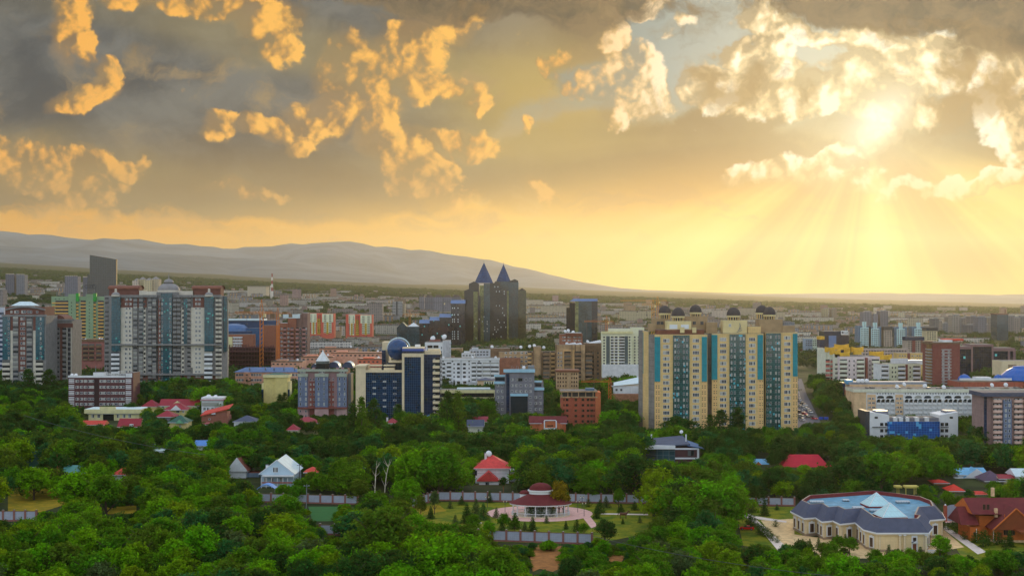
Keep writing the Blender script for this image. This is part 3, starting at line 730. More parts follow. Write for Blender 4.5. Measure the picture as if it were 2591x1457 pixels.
    for k in range(6):
        q = MB(); q.cone(b.x(1984 + k * 4.6, 18), 18, .75, .75, b.z(824), b.z(816), graym, 10); q.build('water_tank', b.root)
    q = MB()
    for i in range(4): q.tube((b.x(1870 + i * 3), 7.6, b.z(841 - i * 4)), (b.x(1884 - i * 2), 7.6, b.z(836 - i * 6)), .15, graym, 4)
    q.build('roof_stair', b.root)
    b.done()
tan_towers()
# ---------------------------------------------------------------- twin spire towers
def spire_towers():
    b = Bld('office_tower', 'dark glass twin towers topped by two blue pyramid spires', 'skyscraper', 1250, 1950)
    q = b.piece
    for x0, x1, t, y0, y1, m in ((1174.5, 1200, 736, 10, 50, darkcw), (1186.5, 1212, 718, 14, 48, darkcw), (1198, 1209, 738, 2, 12, goldcw), (1209, 1216, 748, 0, 12, darkcw), (1213.5, 1224, 722, 4, 20, goldcw), (1224, 1240, 717, 2, 30, slatecw), (1240, 1266, 716, 6, 40, darkcw), (1264, 1286, 734, -2, 30, darkcw), (1283, 1287, 736, -3, -1.9, goldcw), (1286, 1312, 714, 22, 60, slatecw), (1290, 1311, 710, 30, 56, darkcw), (1311, 1331, 735, 18, 50, glassy('olive_dark_glass', (52, 56, 34), 1.6, 1.9, (26, 28, 20), .12, .0, .6)), (1252, 1296, 712, 34, 62, slatecw)):
        q('glass_shaft', x0, x1, t, None, y0, y1, m, bluemet)
    for x0, x1, t, bt, y0, y1 in ((1174.5, 1200, 731, 736, 10, 50), (1186.5, 1212, 712, 718, 14, 48), (1266, 1286, 730, 734, -2, 30), (1293, 1311, 706, 710, 30, 56), (1311, 1331, 729, 735, 18, 50), (1250, 1265, 711, 716, 6, 40)):
        w = MB(); w.gable(b.x(x0, y0), b.x(x1, y0), y0, y1, b.z(bt, y0), b.z(t, y0) - b.z(bt, y0), bluemet, darkcw, 'y'); w.build('ridge_roof', b.root)
    for cx, top, base, r, y in ((1224.5, 664, 716, 26, 26), (1274, 668, 716, 22, 46)):
        w = MB(); w.cone(b.x(cx, y), y, b.m(r), 0, b.z(base, y), b.z(top, y), glassy('blue_spire_glass', (26, 50, 86), 2.2, 2.4, (50, 72, 104), .16, 0, .4, .14, (0, 0, 0), 1.0, .4), 8, math.pi / 8); w.build('spire', b.root)
        w = MB(); w.tube((b.x(cx, y), y, b.z(top, y) - 1), (b.x(cx, y), y, b.z(top - 5, y)), .25, graym); w.build('finial', b.root)
    rs = random.Random(4)
    lp = P('painted_sky_pane', (200, 225, 240), .2, .05)  # pale colour paints the sky's reflection into these panes
    w = MB(); n = 0
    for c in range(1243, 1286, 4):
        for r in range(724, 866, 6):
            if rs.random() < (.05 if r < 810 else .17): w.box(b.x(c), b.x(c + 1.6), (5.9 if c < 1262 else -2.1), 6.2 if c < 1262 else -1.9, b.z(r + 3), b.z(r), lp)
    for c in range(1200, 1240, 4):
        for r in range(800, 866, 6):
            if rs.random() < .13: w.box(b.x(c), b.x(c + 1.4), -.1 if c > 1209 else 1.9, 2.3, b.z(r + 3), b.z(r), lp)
    w.build('open_windows', b.root, kind='stuff')
    b.done()
    b = Bld('office_building', 'dark stepped glass offices with blue roofs beside the twin spire towers', 'office block', 1110, 1900)
    for x0, x1, t, y in ((1141, 1176, 768, 14), (1112, 1141, 803, 10), (1087, 1112, 811, 8), (1061, 1087, 818, 6), (1030, 1061, 826, 0), (1004, 1032, 830, 12)):
        b.piece('glass_block', x0, x1, t, None, y, y + 30, glassy('brown_grey_glass', (42, 40, 46), 1.6, 1.9, (30, 28, 28), .12, .01, .6) if x0 > 1050 else slatecw)
        w = MB(); a, c = b.x(x0 - 1, y), b.x(x1 + 1, y); z = b.z(t, y)
        if x0 == 1030:
            w.cone((a + c) / 2, y + 10, b.m(20), 0, z, b.z(816, y), P('pale_metal_roof', (196, 200, 200), .4, .1, .5, None, .4), 4, math.pi / 4)
        elif x0 == 1004: w.gable(a, c, y, y + 25, z, b.z(815, y) - z, greenroof, slatecw, 'y')
        else:
            h = b.z(t - 9, y) - z
            w.add([(a, y - .5, z), (c, y - .5, z), (c, y + 14, z + h), (a, y + 14, z + h), (a, y + 14, z), (c, y + 14, z)], [(0, 1, 2, 3), (0, 3, 4), (1, 5, 2), (3, 2, 5, 4)], bluemet)
        w.build('roof', b.root)
    w = MB()
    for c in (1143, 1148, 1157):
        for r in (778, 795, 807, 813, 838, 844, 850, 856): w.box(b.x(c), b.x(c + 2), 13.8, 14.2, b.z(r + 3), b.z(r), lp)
    w.build('open_windows', b.root); b.done()
    b = Bld('glass_tower', 'dark green glass tower with chamfered top standing alone', 'skyscraper', 1473, 1800)
    for pts, t, m in (([(1433, 14), (1441, 4), (1441, 40), (1433, 40)], 778, darkcw), ([(1441, 4), (1455, 2), (1455, 40), (1441, 40)], 766, darkcw), ([(1455, 2), (1464, 0), (1464, 40), (1455, 40)], 762, goldcw), ([(1464, 0), (1497, 0), (1497, 40), (1464, 40)], 762, slatecw), ([(1497, 0), (1512, 6), (1512, 40), (1497, 40)], 762, darkcw)):
        w = MB(); y0 = min(p[1] for p in pts); w.prism([(b.x(a, y), y) for a, y in pts], -4, b.z(t, y0), m); w.build('glass_shaft', b.root)
    w = MB(); w.prism([(b.x(1441, 4), 4), (b.x(1464, 0), 0), (b.x(1497, 0), 0), (b.x(1512, 6), 6), (b.x(1512, 40), 40), (b.x(1441, 40), 40)], b.z(762) + .02, b.z(756), bluemet, None, [(b.x(1452, 12), 12), (b.x(1466, 8), 8), (b.x(1497, 8), 8), (b.x(1512, 10), 10), (b.x(1512, 40), 40), (b.x(1452, 40), 40)]); w.build('sloped_roof', b.root)
    b.piece('glass_slot', 1484, 1485.5, 800, None, -.2, .2, MATS['dark_frame']); b.done()
spire_towers()
# ---------------------------------------------------------------- grey complex with the lantern dome
def grey_complex():
    b = Bld('apartment_complex', 'grey and cream apartment block with teal glass columns and a pale lantern dome', 'apartment block', 419, 1020)
    wall = b.box
    b.poly('wall', [(264, 16), (282, 4), (304, 2), (304, 30), (264, 30)], 748, None, greyf, greyroof)
    b.box('wall', 304, 396, 748, None, 4, 30, greyf, greyroof); b.box('wall', 396, 448, 739, None, 6, 32, greyf, greyroof); b.box('wall', 448, 560, 748, None, 4, 30, greyf, greyroof)
    b.poly('wall', [(560, 4), (575, 14), (573, 30), (560, 30)], 749, None, greyf, greyroof)
    for x0, x1, t, bt, m in ((305, 335, 778, 945, creamf), (335, 352, 755, 778, brownfac), (305, 335, 755, 778, brownfac), (363, 369, 778, 945, creamf), (459, 466, 778, 945, creamf), (488, 517, 778, 945, creamf), (488, 517, 752, 778, brownfac), (363, 371, 752, 778, brownfac), (400, 406, 756, 968, brownfac), (480, 488, 778, 930, creamf), (305, 395, 945, None, brownfac), (452, 556, 945, None, brownfac)):
        b.piece('facing', x0, x1, t, bt, 3.55, 4.6, m)
    for x0, x1, t, bt, y in ((282, 304, 752, 888, 1.6), (355, 363, 754, 870, 3.4), (407, 435, 742, None, 4.6), (465, 474, 756, 872, 3.4), (517, 540, 752, 888, 2.0), (566, 574, 750, 890, 7)):
        b.piece('glass_column', x0, x1, t, bt, y, y + 3, tealcw)
    for px, y in ((293, 3.2), (529, 3.6)):
        q = MB(); x = b.x(px, y); r = b.m(11); q.cone(x, y, r, r, b.z(750), b.z(746), creamf, 16); q.dome(x, y, r * .95, b.z(746), b.m(7), P('pale_dome', (128, 124, 122), .6, .15), 16, 5); q.cone(x, y, r * .3, r * .25, b.z(740), b.z(733), creamf, 8); q.dome(x, y, r * .3, b.z(733), b.m(3), creamf, 8, 3); q.build('corner_turret', b.root)
    for x0, x1, y in ((276, 351, 12), (488, 558, 12)):
        q = MB(); zb, zt = b.z(746, y), b.z(731, y); n = 8; xa, xb = b.x(x0, y), b.x(x1, y)
        q.box(xa, xb, y, y + 12, zb - 2, zt, brownfac); q.build('roof_house', b.root)
        q = MB()
        for i in range(n):
            a0, a1 = math.pi * i / n, math.pi * (i + 1) / n; f = lambda a: (y + 6 - 7 * math.cos(a), zt + 2.6 * math.sin(a))
            (ya, za), (yb, zb2) = f(a0), f(a1)
            q.add([(xa - .8, ya, za), (xb + .8, ya, za), (xb + .8, yb, zb2), (xa - .8, yb, zb2)], [(0, 1, 2, 3)], brownroof)
        for s in (xa, xb): q.add([(s, y + 6 - 6.5 * math.cos(math.pi * i / n), zt + 2.4 * math.sin(math.pi * i / n)) for i in range(n + 1)], [tuple(range(n + 1))], brownfac)
        q.build('barrel_roof', b.root)
    y = 16; x = b.x(427, y); pd = MATS['pale_dome']
    q = MB(); q.cone(x, y, b.m(29), b.m(29), b.z(742), b.z(734), creamf, 24); q.dome(x, y, b.m(28), b.z(734), b.m(19), pd, 28, 7); q.build('dome', b.root, smooth=False)
    q = MB(); q.cone(x, y, b.m(12), b.m(12), b.z(718), b.z(714), MATS['dark_pane'], 16); q.dome(x, y, b.m(13), b.z(714), b.m(9), pd, 20, 5); q.tube((x, y, b.z(706)), (x, y, b.z(688)), b.m(2.2), pd, 8, .05); q.build('lantern', b.root)
    for x0, x1, t in ((352, 364, 735), (364, 398, 737), (448, 490, 736)): b.piece('roof_house', x0, x1, t, 750, 12, 22, creamf, greyroof)
    fl = [757.5 + 11.42 * i for i in range(19)]
    b.wins((319.5, 329.5), fl, 6.5, 6, 'w2', 3.55); b.wins((497, 505), fl, 5.5, 6, 'w2', 3.55)
    b.wins((404,), fl, 3, 6, 'w1', 3.5)
    b.wins((366, 463), fl, 4, 6, 'd1', 3.5)
    b.balconies((343, 357.5), fl, 10, 10, greyf, 4.0, 1.1, glass=MATS['window_pane'])
    b.balconies((380, 391), fl, 9.5, 10, greyf, 4.0, 1.1, glass=MATS['window_pane'])
    b.balconies((443, 453, 479), fl, 9, 10, greyf, 4.0, 1.0, glass=MATS['dark_pane'])
    b.balconies((550, 557), fl, 8, 10, creamf, 4.0, 1.0)
    b.balconies((293,), fl[12:], 20, 10, white, 3.0, 2.0, glass=MATS['window_pane']); b.balconies((528,), fl[12:], 20, 10, white, 3.0, 2.0, glass=MATS['window_pane'])
    b.balconies((273,), fl, 14, 10, greyf, 9.5, 1.0, glass=MATS['dark_pane'])
    b.wins((410, 431), fl, 3.5, 7, 'w1', 4.6)
    for z in (870, 945): b.piece('cornice', 282, 560, z, z + 4, 1.4, 4.5, greyf)
    b.piece('cornice', 282, 397, 746, 752, 2.6, 5, greyf); b.piece('cornice', 448, 560, 746, 752, 2.6, 5, greyf)
    b.done()
grey_complex()
def left_tower():
    b = Bld('apartment_tower', 'grey brown apartment tower with curved pediment and white tent roof', 'apartment block', 60, 1020)
    b.box('wall', 6, 116, 798, None, 0, 26, greyf, greyroof); b.box('upper_storey', 13, 113, 776, 800, 1.2, 24, brownfac, greyroof)
    q = MB(); n = 14; w = b.m(100); z0 = b.z(783)
    for i in range(n):
        a, c = -w / 2 + w * i / n, -w / 2 + w * (i + 1) / n; f = lambda x: z0 + b.m(9) * max(0, math.cos(x / w * 2.6)) ** 1.3
        x0 = b.x(63); q.prism([(x0 + a, .2), (x0 + c, .2), (x0 + c, 2), (x0 + a, 2)], 0, 1, greyf)
        k = len(q.v) - 12
        zs = (f(a), f(c))
        for j in range(k, len(q.v)):
            xx, yy, zz = q.v[j]; top = zs[0] if abs(xx - x0 - a) < 1e-6 else zs[1]
            q.v[j] = (xx, yy, top if zz > .5 else top - b.m(4))
    q.build('curved_cornice', b.root)
    b.piece('cornice', 4, 118, 796, 801, -.7, .2, greyf)
    for x0, x1, t, bt in ((47, 66, 801, 940), (26, 33, 801, 836), (84, 90, 801, 836)): b.piece('facing', x0, x1, t, bt, -.3, .3, brownfac)
    for x0, x1 in ((26, 33), (84, 90)): b.piece('facing', x0, x1, 836, None, -.3, .3, creamf)
    for x0, x1 in ((6, 26), (90, 112)): b.piece('glass_column', x0, x1, 801, 910, -.6, .5, tealcw)
    fl = [806.5 + 12.4 * i for i in range(14)]
    b.wins((54.5, 61), fl, 4.5, 7, 'w1', -.3); b.wins((22, 103), fl[:9], 3.5, 7, 'w1', -.6)
    b.balconies((40, 75), fl, 13, 11, greyf, -.1, .9, glass=MATS['window_pane'])
    b.balconies((16, 100), fl[9:], 19, 11, creamf, -.1, 1.2)
    b.wins((29, 94), (789,), 5, 6, 'w1', 1.2); b.wins((42, 60, 75), (789,), 12, 7, 'w3', 1.2)
    q = MB(); q.cone(b.x(63, 10), 11, b.m(36), b.m(14), b.z(773, 10), b.z(763, 10), whiteroof, 12); q.build('tent_roof', b.root)
    for px in (18, 108):
        q = MB(); q.dome(b.x(px, 2), 3, 1.2, b.z(776), 1.6, P('roof_bush', (30, 52, 24), .9, .4, 2), 8, 3); q.build('roof_planter', b.root)
    b.done()
    b = Bld('apartment_wing', 'grey brown apartment wing with arched gable roof behind the curved pediment tower', 'apartment block', 150, 1050)
    b.box('wall', 116, 182, 809, None, 0, 24, greyf, greyroof); b.piece('cornice', 112, 188, 807, 812, -.8, .2, greyf); b.piece('attic', 118, 184, 818, 828, -.6, 0, brownfac)
    q = MB(); n = 10; xc, r = b.x(142), b.m(22)
    for i in range(n):
        a0, a1 = math.pi * i / n, math.pi * (i + 1) / n; p = lambda a: (xc - r * math.cos(a), b.z(809) + b.m(13) * math.sin(a))
        (xa, za), (xb, zb) = p(a0), p(a1); q.add([(xa, 0, za), (xb, 0, zb), (xb, 20, zb), (xa, 20, za)], [(0, 1, 2, 3)], whiteroof if i < 4 else brownfac)
    q.add([(xc - r * math.cos(math.pi * i / n), .1, b.z(809) + b.m(13) * math.sin(math.pi * i / n)) for i in range(n + 1)], [tuple(range(n + 1))], brownfac); q.build('arched_gable', b.root)
    fl = [835 + 12.0 * i for i in range(11)]
    b.piece('facing', 152, 160, 828, None, -.3, .3, brownfac)
    for x in (121, 129, 169, 180): b.piece('facing', x - 1.2, x + 1.2, 828, None, -.25, .3, creamf)
    b.wins((125, 133, 174, 178), fl, 4, 8, 'd1', -.05); b.balconies((145, 164), fl, 10, 10, greyf, 0, 1.1, glass=MATS['dark_pane'])
    b.done()
    b = Bld('apartment_block', 'mint green tower with orange balcony bands and car rings sign on its roof', 'apartment block', 196, 1400)
    b.box('wall', 130, 264, 750, None, 2, 26, mint, greyroof)
    for x0, x1, t in ((173, 192, 744), (217, 236, 744)): b.piece('stair_shaft', x0, x1, t, None, .4, 8, mint, greyroof)
    for x0, x1 in ((192, 199), (236, 243)): b.piece('green_panel', x0, x1, 742, 762, .2, 4, P('bright_green', (40, 150, 50), .5))
    fl = [766.5 + 8.6 * i for i in range(13)]
    for x0, x1, mm in ((131, 172, 1), (203, 218, 0), (247, 261, 0)):
        q = MB(); q.box(b.x(x0 + (8 if mm else 0)), b.x(x1), 1.7, 2.2, b.z(880), b.z(760), MATS['dark_pane']); q.build('loggia_glass', b.root)
        for f in fl:
            q = MB(); q.box(b.x(x0), b.x(x1), .7, 1.7, b.z(f + 1.6), b.z(f - 1.4), orangep); q.build('balcony_band', b.root)
    b.balconies((196, 240), [f + 3 for f in fl], 6, 7, orangep, 2, 1.0)
    b.wins((181, 226), [f - 1 for f in fl], 2, 3, 'd1', .4); b.wins((141, 150, 162), (756.5,), 3, 2, 'd1', 2)
    for px in (184, 229):
        q = MB(); q.cone(b.x(px), 4, 3.2, 0, b.z(751), b.z(745), greenroof, 4, .78); q.build('gablet', b.root)
    q = MB()
    for i in range(9): q.tube((b.x(136 + i * 4), 8, b.z(750)), (b.x(136 + i * 4), 8, b.z(738 + (i * 7) % 5)), .15, graym, 4)
    for z in (742, 746): q.tube((b.x(136), 8, b.z(z)), (b.x(168), 8, b.z(z)), .12, graym, 4)
    q.build('roof_railing', b.root); b.done()
    # rings sign on a frame, with lettering beneath
    X, Y = at(228, 1395), 1395; o = thing('roof_sign', 'dark four ring car sign with lettering on the mint green tower', 'sign', (X, Y, hz(750, Y)))
    q = MB(); k = Y / F
    for i in range(4):
        cx = (i - 1.5) * 6.3 * k; cz = 25.0 * k
        for a in range(20):
            a0, a1 = a * .31416, (a + 1) * .31416; q.tube((cx + 4 * k * math.cos(a0), 0, cz + 4.4 * k * math.sin(a0)), (cx + 4 * k * math.cos(a1), 0, cz + 4.4 * k * math.sin(a1)), .28, MATS['dark_frame'], 5)
    q.build('rings', o)
    letters('Audi', 'lettering', o, 7.5 * k, MATS['dark_frame'], (0, 0, 10 * k))
    q = MB()
    for i in (-10, 10): q.tube((i * k, .6, -1), (i * k, .6, 26 * k), .15, graym, 4)
    for z in (10, 25): q.tube((-12 * k, .6, z * k), (12 * k, .6, z * k), .1, graym, 4)
    q.build('frame', o)
def letters(text, name, parent, size, mat, loc, rot=0.0, thick=.08):
    c = bpy.data.curves.new(name, 'FONT'); c.body = text; c.size = size; c.extrude = thick; c.align_x = 'CENTER'
    t = bpy.data.objects.new(name, c); COL.objects.link(t)
    bpy.context.view_layer.update()
    me = bpy.data.meshes.new_from_object(t.evaluated_get(bpy.context.evaluated_depsgraph_get())); bpy.data.objects.remove(t)
    me.materials.clear(); me.materials.append(mat)
    o = bpy.data.objects.new(name, me); COL.objects.link(o); o.parent = parent; o.location = loc; o.rotation_euler = (R(90), 0, rot); return o
left_tower()
def old_left():
    b = Bld('apartment_block', 'low red brown apartment block with dishes on the roof below the mint green tower', 'apartment block', 224, 1230)
    b.box('wall', 184, 264, 862, None, 0, 14, P('dusty_red_render', (150, 96, 88), .9, .25), greyroof); b.piece('parapet', 183, 265, 858, 864, -.5, 14, concd)
    b.piece('stair_panel', 184, 203, 866, None, -.6, 0, pinkp); fl = (874, 885, 896, 907); b.balconies((216, 232, 250), fl, 14, 9, concd, 0, 1.0); b.wins((190, 198), fl, 4, 5, 'w2', -.6)
    b.piece('awning', 199, 207, 869, 874, -1.4, -.6, lblueroof); dishes(b, ((206, 856), (216, 858), (252, 856), (258, 857))); b.done()
    b = Bld('office_block', 'white and blue striped office block at the picture edge behind the curved pediment tower', 'office block', -4, 1150)
    b.box('wall', -40, 10, 778, None, 0, 20, P('striped_render', (176, 180, 190), .8, .1), greyroof)
    for i in range(12):
        q = MB(); q.box(b.x(-40), b.x(10), -.3, 0, b.z(796 + 12 * i), b.z(790 + 12 * i), bluecw); q.build('window_band', b.root)
    b.done()
    b = Bld('office_building', 'maroon and white striped office building with white letters on its roof', 'office building', 254, 860)
    b.box('wall', 173, 318, 954, None, 0, 16, maroonp, greyroof); b.box('wall', 318, 337, 943, None, -.8, 15, maroonp, greyroof)
    b.piece('parapet', 172, 318, 950, 955, -.3, .5, white); b.piece('stair_tower', 318.5, 334, 944, 955, -1.2, -.7, white); b.piece('roof_house', 236, 262, 942, 954, 4, 12, white, greyroof)
    fl = (964, 979, 994, 1009, 1022)
    for f in fl:
        for k in (-4, 0, 4):
            for x0, x1 in ((174, 188), (319, 333)):
                q = MB(); q.box(b.x(x0), b.x(x1), -.95 if x0 > 300 else -.2, .0, b.z(f + k + 1), b.z(f + k - 1.2), white); q.build('white_stripe', b.root)
    b.wins((195, 206, 216, 226, 234, 256, 265, 275, 285, 294, 304, 312), fl, 7.5, 6.5, 'w2', 0)
    b.piece('recess_shade_strip', 238, 250, 958, None, -.15, .2, P('recess_shade_maroon', (52, 32, 34), .8, .1))  # darker maroon strip paints the shade of a recess onto the wall
    letters('BUSINESS CENTER', 'roof_lettering', b.root, b.m(7), white, (b.x(288), 2, b.z(949)))
    letters('MOST', 'roof_lettering', b.root, b.m(6), white, (b.x(304), 2, b.z(942)))
    q = MB(); q.box(b.x(262), b.x(318), 2.3, 2.4, b.z(951), b.z(950), graym); q.build('sign_rail', b.root)
    q = MB()
    for x in (236, 263): q.tube((b.x(x), 5, b.z(952)), (b.x(x), 5, b.z(926)), .18, graym)
    q.build('mast', b.root); dishes(b, ((182, 949), (192, 949)), 1.2); b.done()
old_left()
def middle_left():
    b = Bld('apartment_block', 'stepped brown brick apartment block with blank side wall behind the cranes', 'apartment block', 720, 1350)
    b.box('wall', 665, 707, 823, None, 0, 14, brownb, greyroof)
    for x0, x1, t, y in ((707, 728, 817, 1), (728, 749, 803, 3), (749, 763, 795, 6), (763, 778, 791, 9)): b.piece('stepped_wall', x0, x1, t, None, y, y + 18, brownb if x0 < 745 else P('grey_brown_panels', (122, 98, 90), .9, .2), whiteroof)
    b.piece('edge_strip', 700, 708, 823, None, -.2, 1.2, orangeb)
    b.piece('blue_parapet', 716, 759, 795, 805, 2.8, 3.4, whiteroof)
    fl = [832 + 10.6 * i for i in range(8)]
    b.wins((712, 730), fl, 5, 5.5, 'w2', 1); b.balconies((721, 739, 752, 769), fl, 8, 8, P('brick_balcony', (150, 110, 104), .8), 1, 1.2)
    b.wins((746, 760, 775), fl, 3.5, 5, 'w1', 5); b.done()
    b = Bld('building_site', 'dark red steel frame of an unfinished building below the orange cranes', 'building site', 630, 1240)
    q = MB()
    for y in (0, 8, 16):
        for c in range(572, 690, 8): q.tube((b.x(c), y, -1), (b.x(c), y, b.z(872 + (c * 3) % 5)), .3, steelrust, 4)
        for r in (880, 890, 900, 911, 922): q.tube((b.x(572), y, b.z(r)), (b.x(688), y, b.z(r)), .3, steelrust, 4)
    q.build('steel_frame', b.root)
    for r in (890, 900, 911, 922):
        q = MB(); q.box(b.x(572), b.x(688), 1, 17, b.z(r + 1), b.z(r), steelrust); q.build('floor_deck', b.root)
    q = MB(); q.box(b.x(572), b.x(688), 17, 17.4, 0, b.z(882), P('dark_hoarding', (48, 34, 38), .9)); q.build('back_wall', b.root); b.done()
    for px0, lab in ((778, 'red and cream apartment block with yellow balconies, the one nearer the brown brick block'), (875, 'red and cream apartment block with yellow balconies, the one nearer the blue glass sphere')):
        b = Bld('apartment_block', lab, 'apartment block', px0 + 35, 2050, 'red and cream blocks')
        k = px0 - 778; ds = 3 if k else 0
        o = lambda x: x + k * 1.0
        wr = P('brick_red_render', (196, 92, 74), .85, .1); wc = P('cream_panels', (236, 220, 178), .85, .1)
        b.box('wall', o(778), o(813), 792 + ds, None, 4, 24, wr, greyroof); b.box('wall', o(813), o(845), 793 + ds, None, 0, 20, wr, greyroof)
        for x0, x1, t, bt, y in ((785, 801, 793, 815, 3.6), (788, 799, 815, 845, 3.6), (815, 843, 794, 815, -.4), (819, 839, 815, 842, -.4)): b.piece('cream_front', o(x0), o(x1), t + ds, bt + ds, y, y + .8, wc)
        for x0, x1, t, bt, y in ((791, 795, 815, 845, 3.3), (826, 831, 815, 845, -.8), (803, 811, 806, 845, 3.4)): b.piece('balcony_stack', o(x0), o(x1), t + ds, bt + ds, y, y + .5, P('ochre_balcony', (206, 166, 58), .85, .2, .3, (0, 3.0, 1.2, .8)))
        fl = [798 + ds + 4.6 * i for i in range(10)]
        b.wins([o(v) for v in (787, 797, 806, 810)], fl, 2, 2.4, 'd1', 3.4); b.wins([o(v) for v in (821, 824, 834, 837)], fl, 2, 2.4, 'd1', -.6); b.done()
    b = Bld('stadium', 'dark blue arena with low domed roof left of the orange cranes', 'arena', 600, 1500)
    b.box('wall', 560, 632, 838, None, 0, 30, P('arena_navy', (40, 60, 92), .6, .2), greyroof); b.box('side_wall', 625, 664, 830, None, 12, 36, P('arena_blue', (50, 84, 120), .6, .25, .2, (4, 3.5, .3, .4)), greyroof)
    q = MB(); q.lathe(b.x(592, 14), 16, [(b.m(36), b.z(838)), (b.m(34), b.z(830)), (b.m(26), b.z(823)), (b.m(12), b.z(820)), (.1, b.z(819))], bluemet, 26); q.build('domed_roof', b.root)
    b.piece('roof_edge', 560, 664, 807, 811, 30, 60, whiteroof); b.piece('rear_hall', 560, 700, 811, None, 32, 70, P('hall_navy', (46, 66, 96), .7, .2), greyroof); b.done()
    b = Bld('apartment_block', 'small brown block with white balcony bands beneath the dark blue arena', 'apartment block', 604, 1330)
    b.box('wall', 570, 640, 846, None, 0, 14, brownb, greyroof); b.piece('yellow_front', 572, 588, 852, None, -.4, 0, cream)
    for r in (852, 860, 867, 874): b.piece('balcony_band', 589, 613, r, r + 3, -1.2, 0, white)
    b.wins((594, 601, 608), (857, 864, 871), 5, 4, 'w2', 0); b.done()
    for x0, x1, t, Y, lab, m, rf in ((838, 968, 887, 1330, 'long pink rooftop workshop left of the blue glass sphere', pinkp, pinkp), (686, 765, 909, 1240, 'pink flat roofed workshop below the brown brick block', pinkp, greyroof), (762, 842, 897, 1300, 'pink low hall with dishes behind the pointed steel roof', pinkp, P('pink_roof', (206, 140, 112), .9, .2)), (808, 900, 876, 1420, 'low pink row behind trees left of the sphere', pinkp, greyroof), (905, 970, 903, 1230, 'salmon red hall beside the cream stone pillar', P('salmon_render', (216, 112, 84), .85, .2), pinkp)):
        b = Bld('workshop', lab, 'workshop', (x0 + x1) / 2, Y); b.box('wall', x0, x1, t + 5, None, 0, 26, m, rf); b.piece('cornice', x0 - .5, x1 + .5, t + 4, t + 6.5, -.4, .3, concd)
        b.wins([x0 + 6 + i * 11 for i in range(int((x1 - x0 - 8) / 11))], (t + 12,), 5, 3.4, 'd2', 0)
        b.piece('roof_house', x0 + 14, x0 + 40, t, t + 5, 8, 18, m, rf); dishes(b, ((x1 - 12, t + 1),), 1.1, 8); b.done()
    b = Bld('school_building', 'long pink building with blue metal hipped roof beside the yellow stair tower', 'school', 675, 1080)
    b.box('wall', 595, 758, 941, None, 0, 16, pinkp)
    q = MB(); q.hip(b.x(591), b.x(762), -.8, 17, b.z(941), b.m(11), bluemet, 8); q.build('roof', b.root)
    for px in (628, 668, 690, 715, 742):
        q = MB(); q.box(b.x(px), b.x(px + 3), 3, 4.5, b.z(938), b.z(931), graym); q.build('roof_vent', b.root)
    b.piece('stair_front', 617, 632, 941, None, -.8, 0, pinkp)
    fl = (948, 961, 973); b.wins((600, 607, 613, 638, 645, 652, 659, 735, 742, 749), fl, 6, 6, 'w2', 0); b.wins((624.5,), fl, 5, 3, 'd1', -.8); b.done()
    b = Bld('stair_tower', 'windowless yellow stone stair tower with dark green roof edge', 'tower', 700, 900)
    b.box('wall', 667, 697, 952, None, 0, 12, sandst, greyroof); b.box('wall', 696, 727, 952, None, -1, 12, sandst, greyroof)
    b.piece('cornice', 665, 730, 948, 955, -1.5, 12.4, cream, greyroof); b.piece('side_wing', 662, 668, 970, None, 2, 10, cream); b.piece('side_wing', 727, 733, 965, None, 1, 10, cream); b.piece('glass_strip', 661, 667, 985, None, 1, 2, bluecw); b.piece('glass_strip', 728, 733, 985, None, .3, 1, bluecw)
    q = MB(); q.hip(b.x(670), b.x(728), 1, 12, b.z(948), b.m(4), greenroof); q.build('roof', b.root); b.done()
    b = Bld('apartment_building', 'brown and grey apartment house with pointed steel pyramid turret', 'apartment block', 816, 800)
    br = P('rose_stone', (148, 116, 116), .8, .12, .3, (1.2, .8, .05, .3))
    b.box('wall', 754, 876, 938, None, 0, 20, br, greyroof)
    for x0, x1, y in ((754, 778, -1.2), (797, 830, -2), (853, 877, -1.2)): b.piece('glass_bay', x0, x1, 953, 1032, y, .3, P('bay_blue_grey', (96, 108, 132), .3, .2, .4, (1.5, 1.75, .1, .4)))
    for x0, x1 in ((783, 796), (832, 845)): b.piece('brick_strip', x0, x1, 965, None, -.25, .1, redd)
    for x0, x1, y in ((753, 779, -1.5), (796, 831, -2.4), (852, 878, -1.5)): b.piece('rounded_balcony', x0, x1, 945, 953, y, .2, P('sage_render', (150, 156, 140), .8)); b.piece('bay_base', x0, x1, 1032, None, y + .4, .2, P('pale_rose', (176, 142, 138), .8))
    b.piece('cornice', 752, 880, 934, 940, -1.6, .2, P('sage_render', (150, 156, 140))); b.piece('band', 753, 878, 1030, 1034, -2.3, .1, redd)
    fl = [958.5 + 12.7 * i for i in range(6)]
    b.wins((760, 774, 859, 872), fl, 3.6, 7.6, 'w1', -1.2); b.wins((806, 820), fl, 3.8, 7.6, 'w1', -2); b.wins((786, 794, 834, 843), [f + 1 for f in fl], 3.4, 5.5, 'w1', -.25); b.wins((766, 814, 865), (941,), 14, 5, 'w4', -1.2)
    b.wins((760, 774, 806, 820), (1040, 1052), 3.6, 6, 'w1', -1.6)
    y = 6; x = b.x(817, y); st = P('steel_spire', (200, 202, 198), .3, .1, .4, (0, 1.2, .04, .2), .6)
    q = MB(); q.cone(x, y, b.m(18), b.m(18), b.z(938), b.z(920), MATS['dark_pane'], 8, .39); q.cone(x, y, b.m(18.5), b.m(18.5), b.z(920), b.z(914), P('turret_grey', (86, 92, 88), .6), 8, .39); q.build('turret', b.root)
    q = MB(); q.cone(x, y, b.m(18), b.m(2), b.z(914), b.z(891), st, 6, .2); q.cone(x, y, b.m(2), 0, b.z(891), b.z(884), st, 6); q.build('steel_spire', b.root)
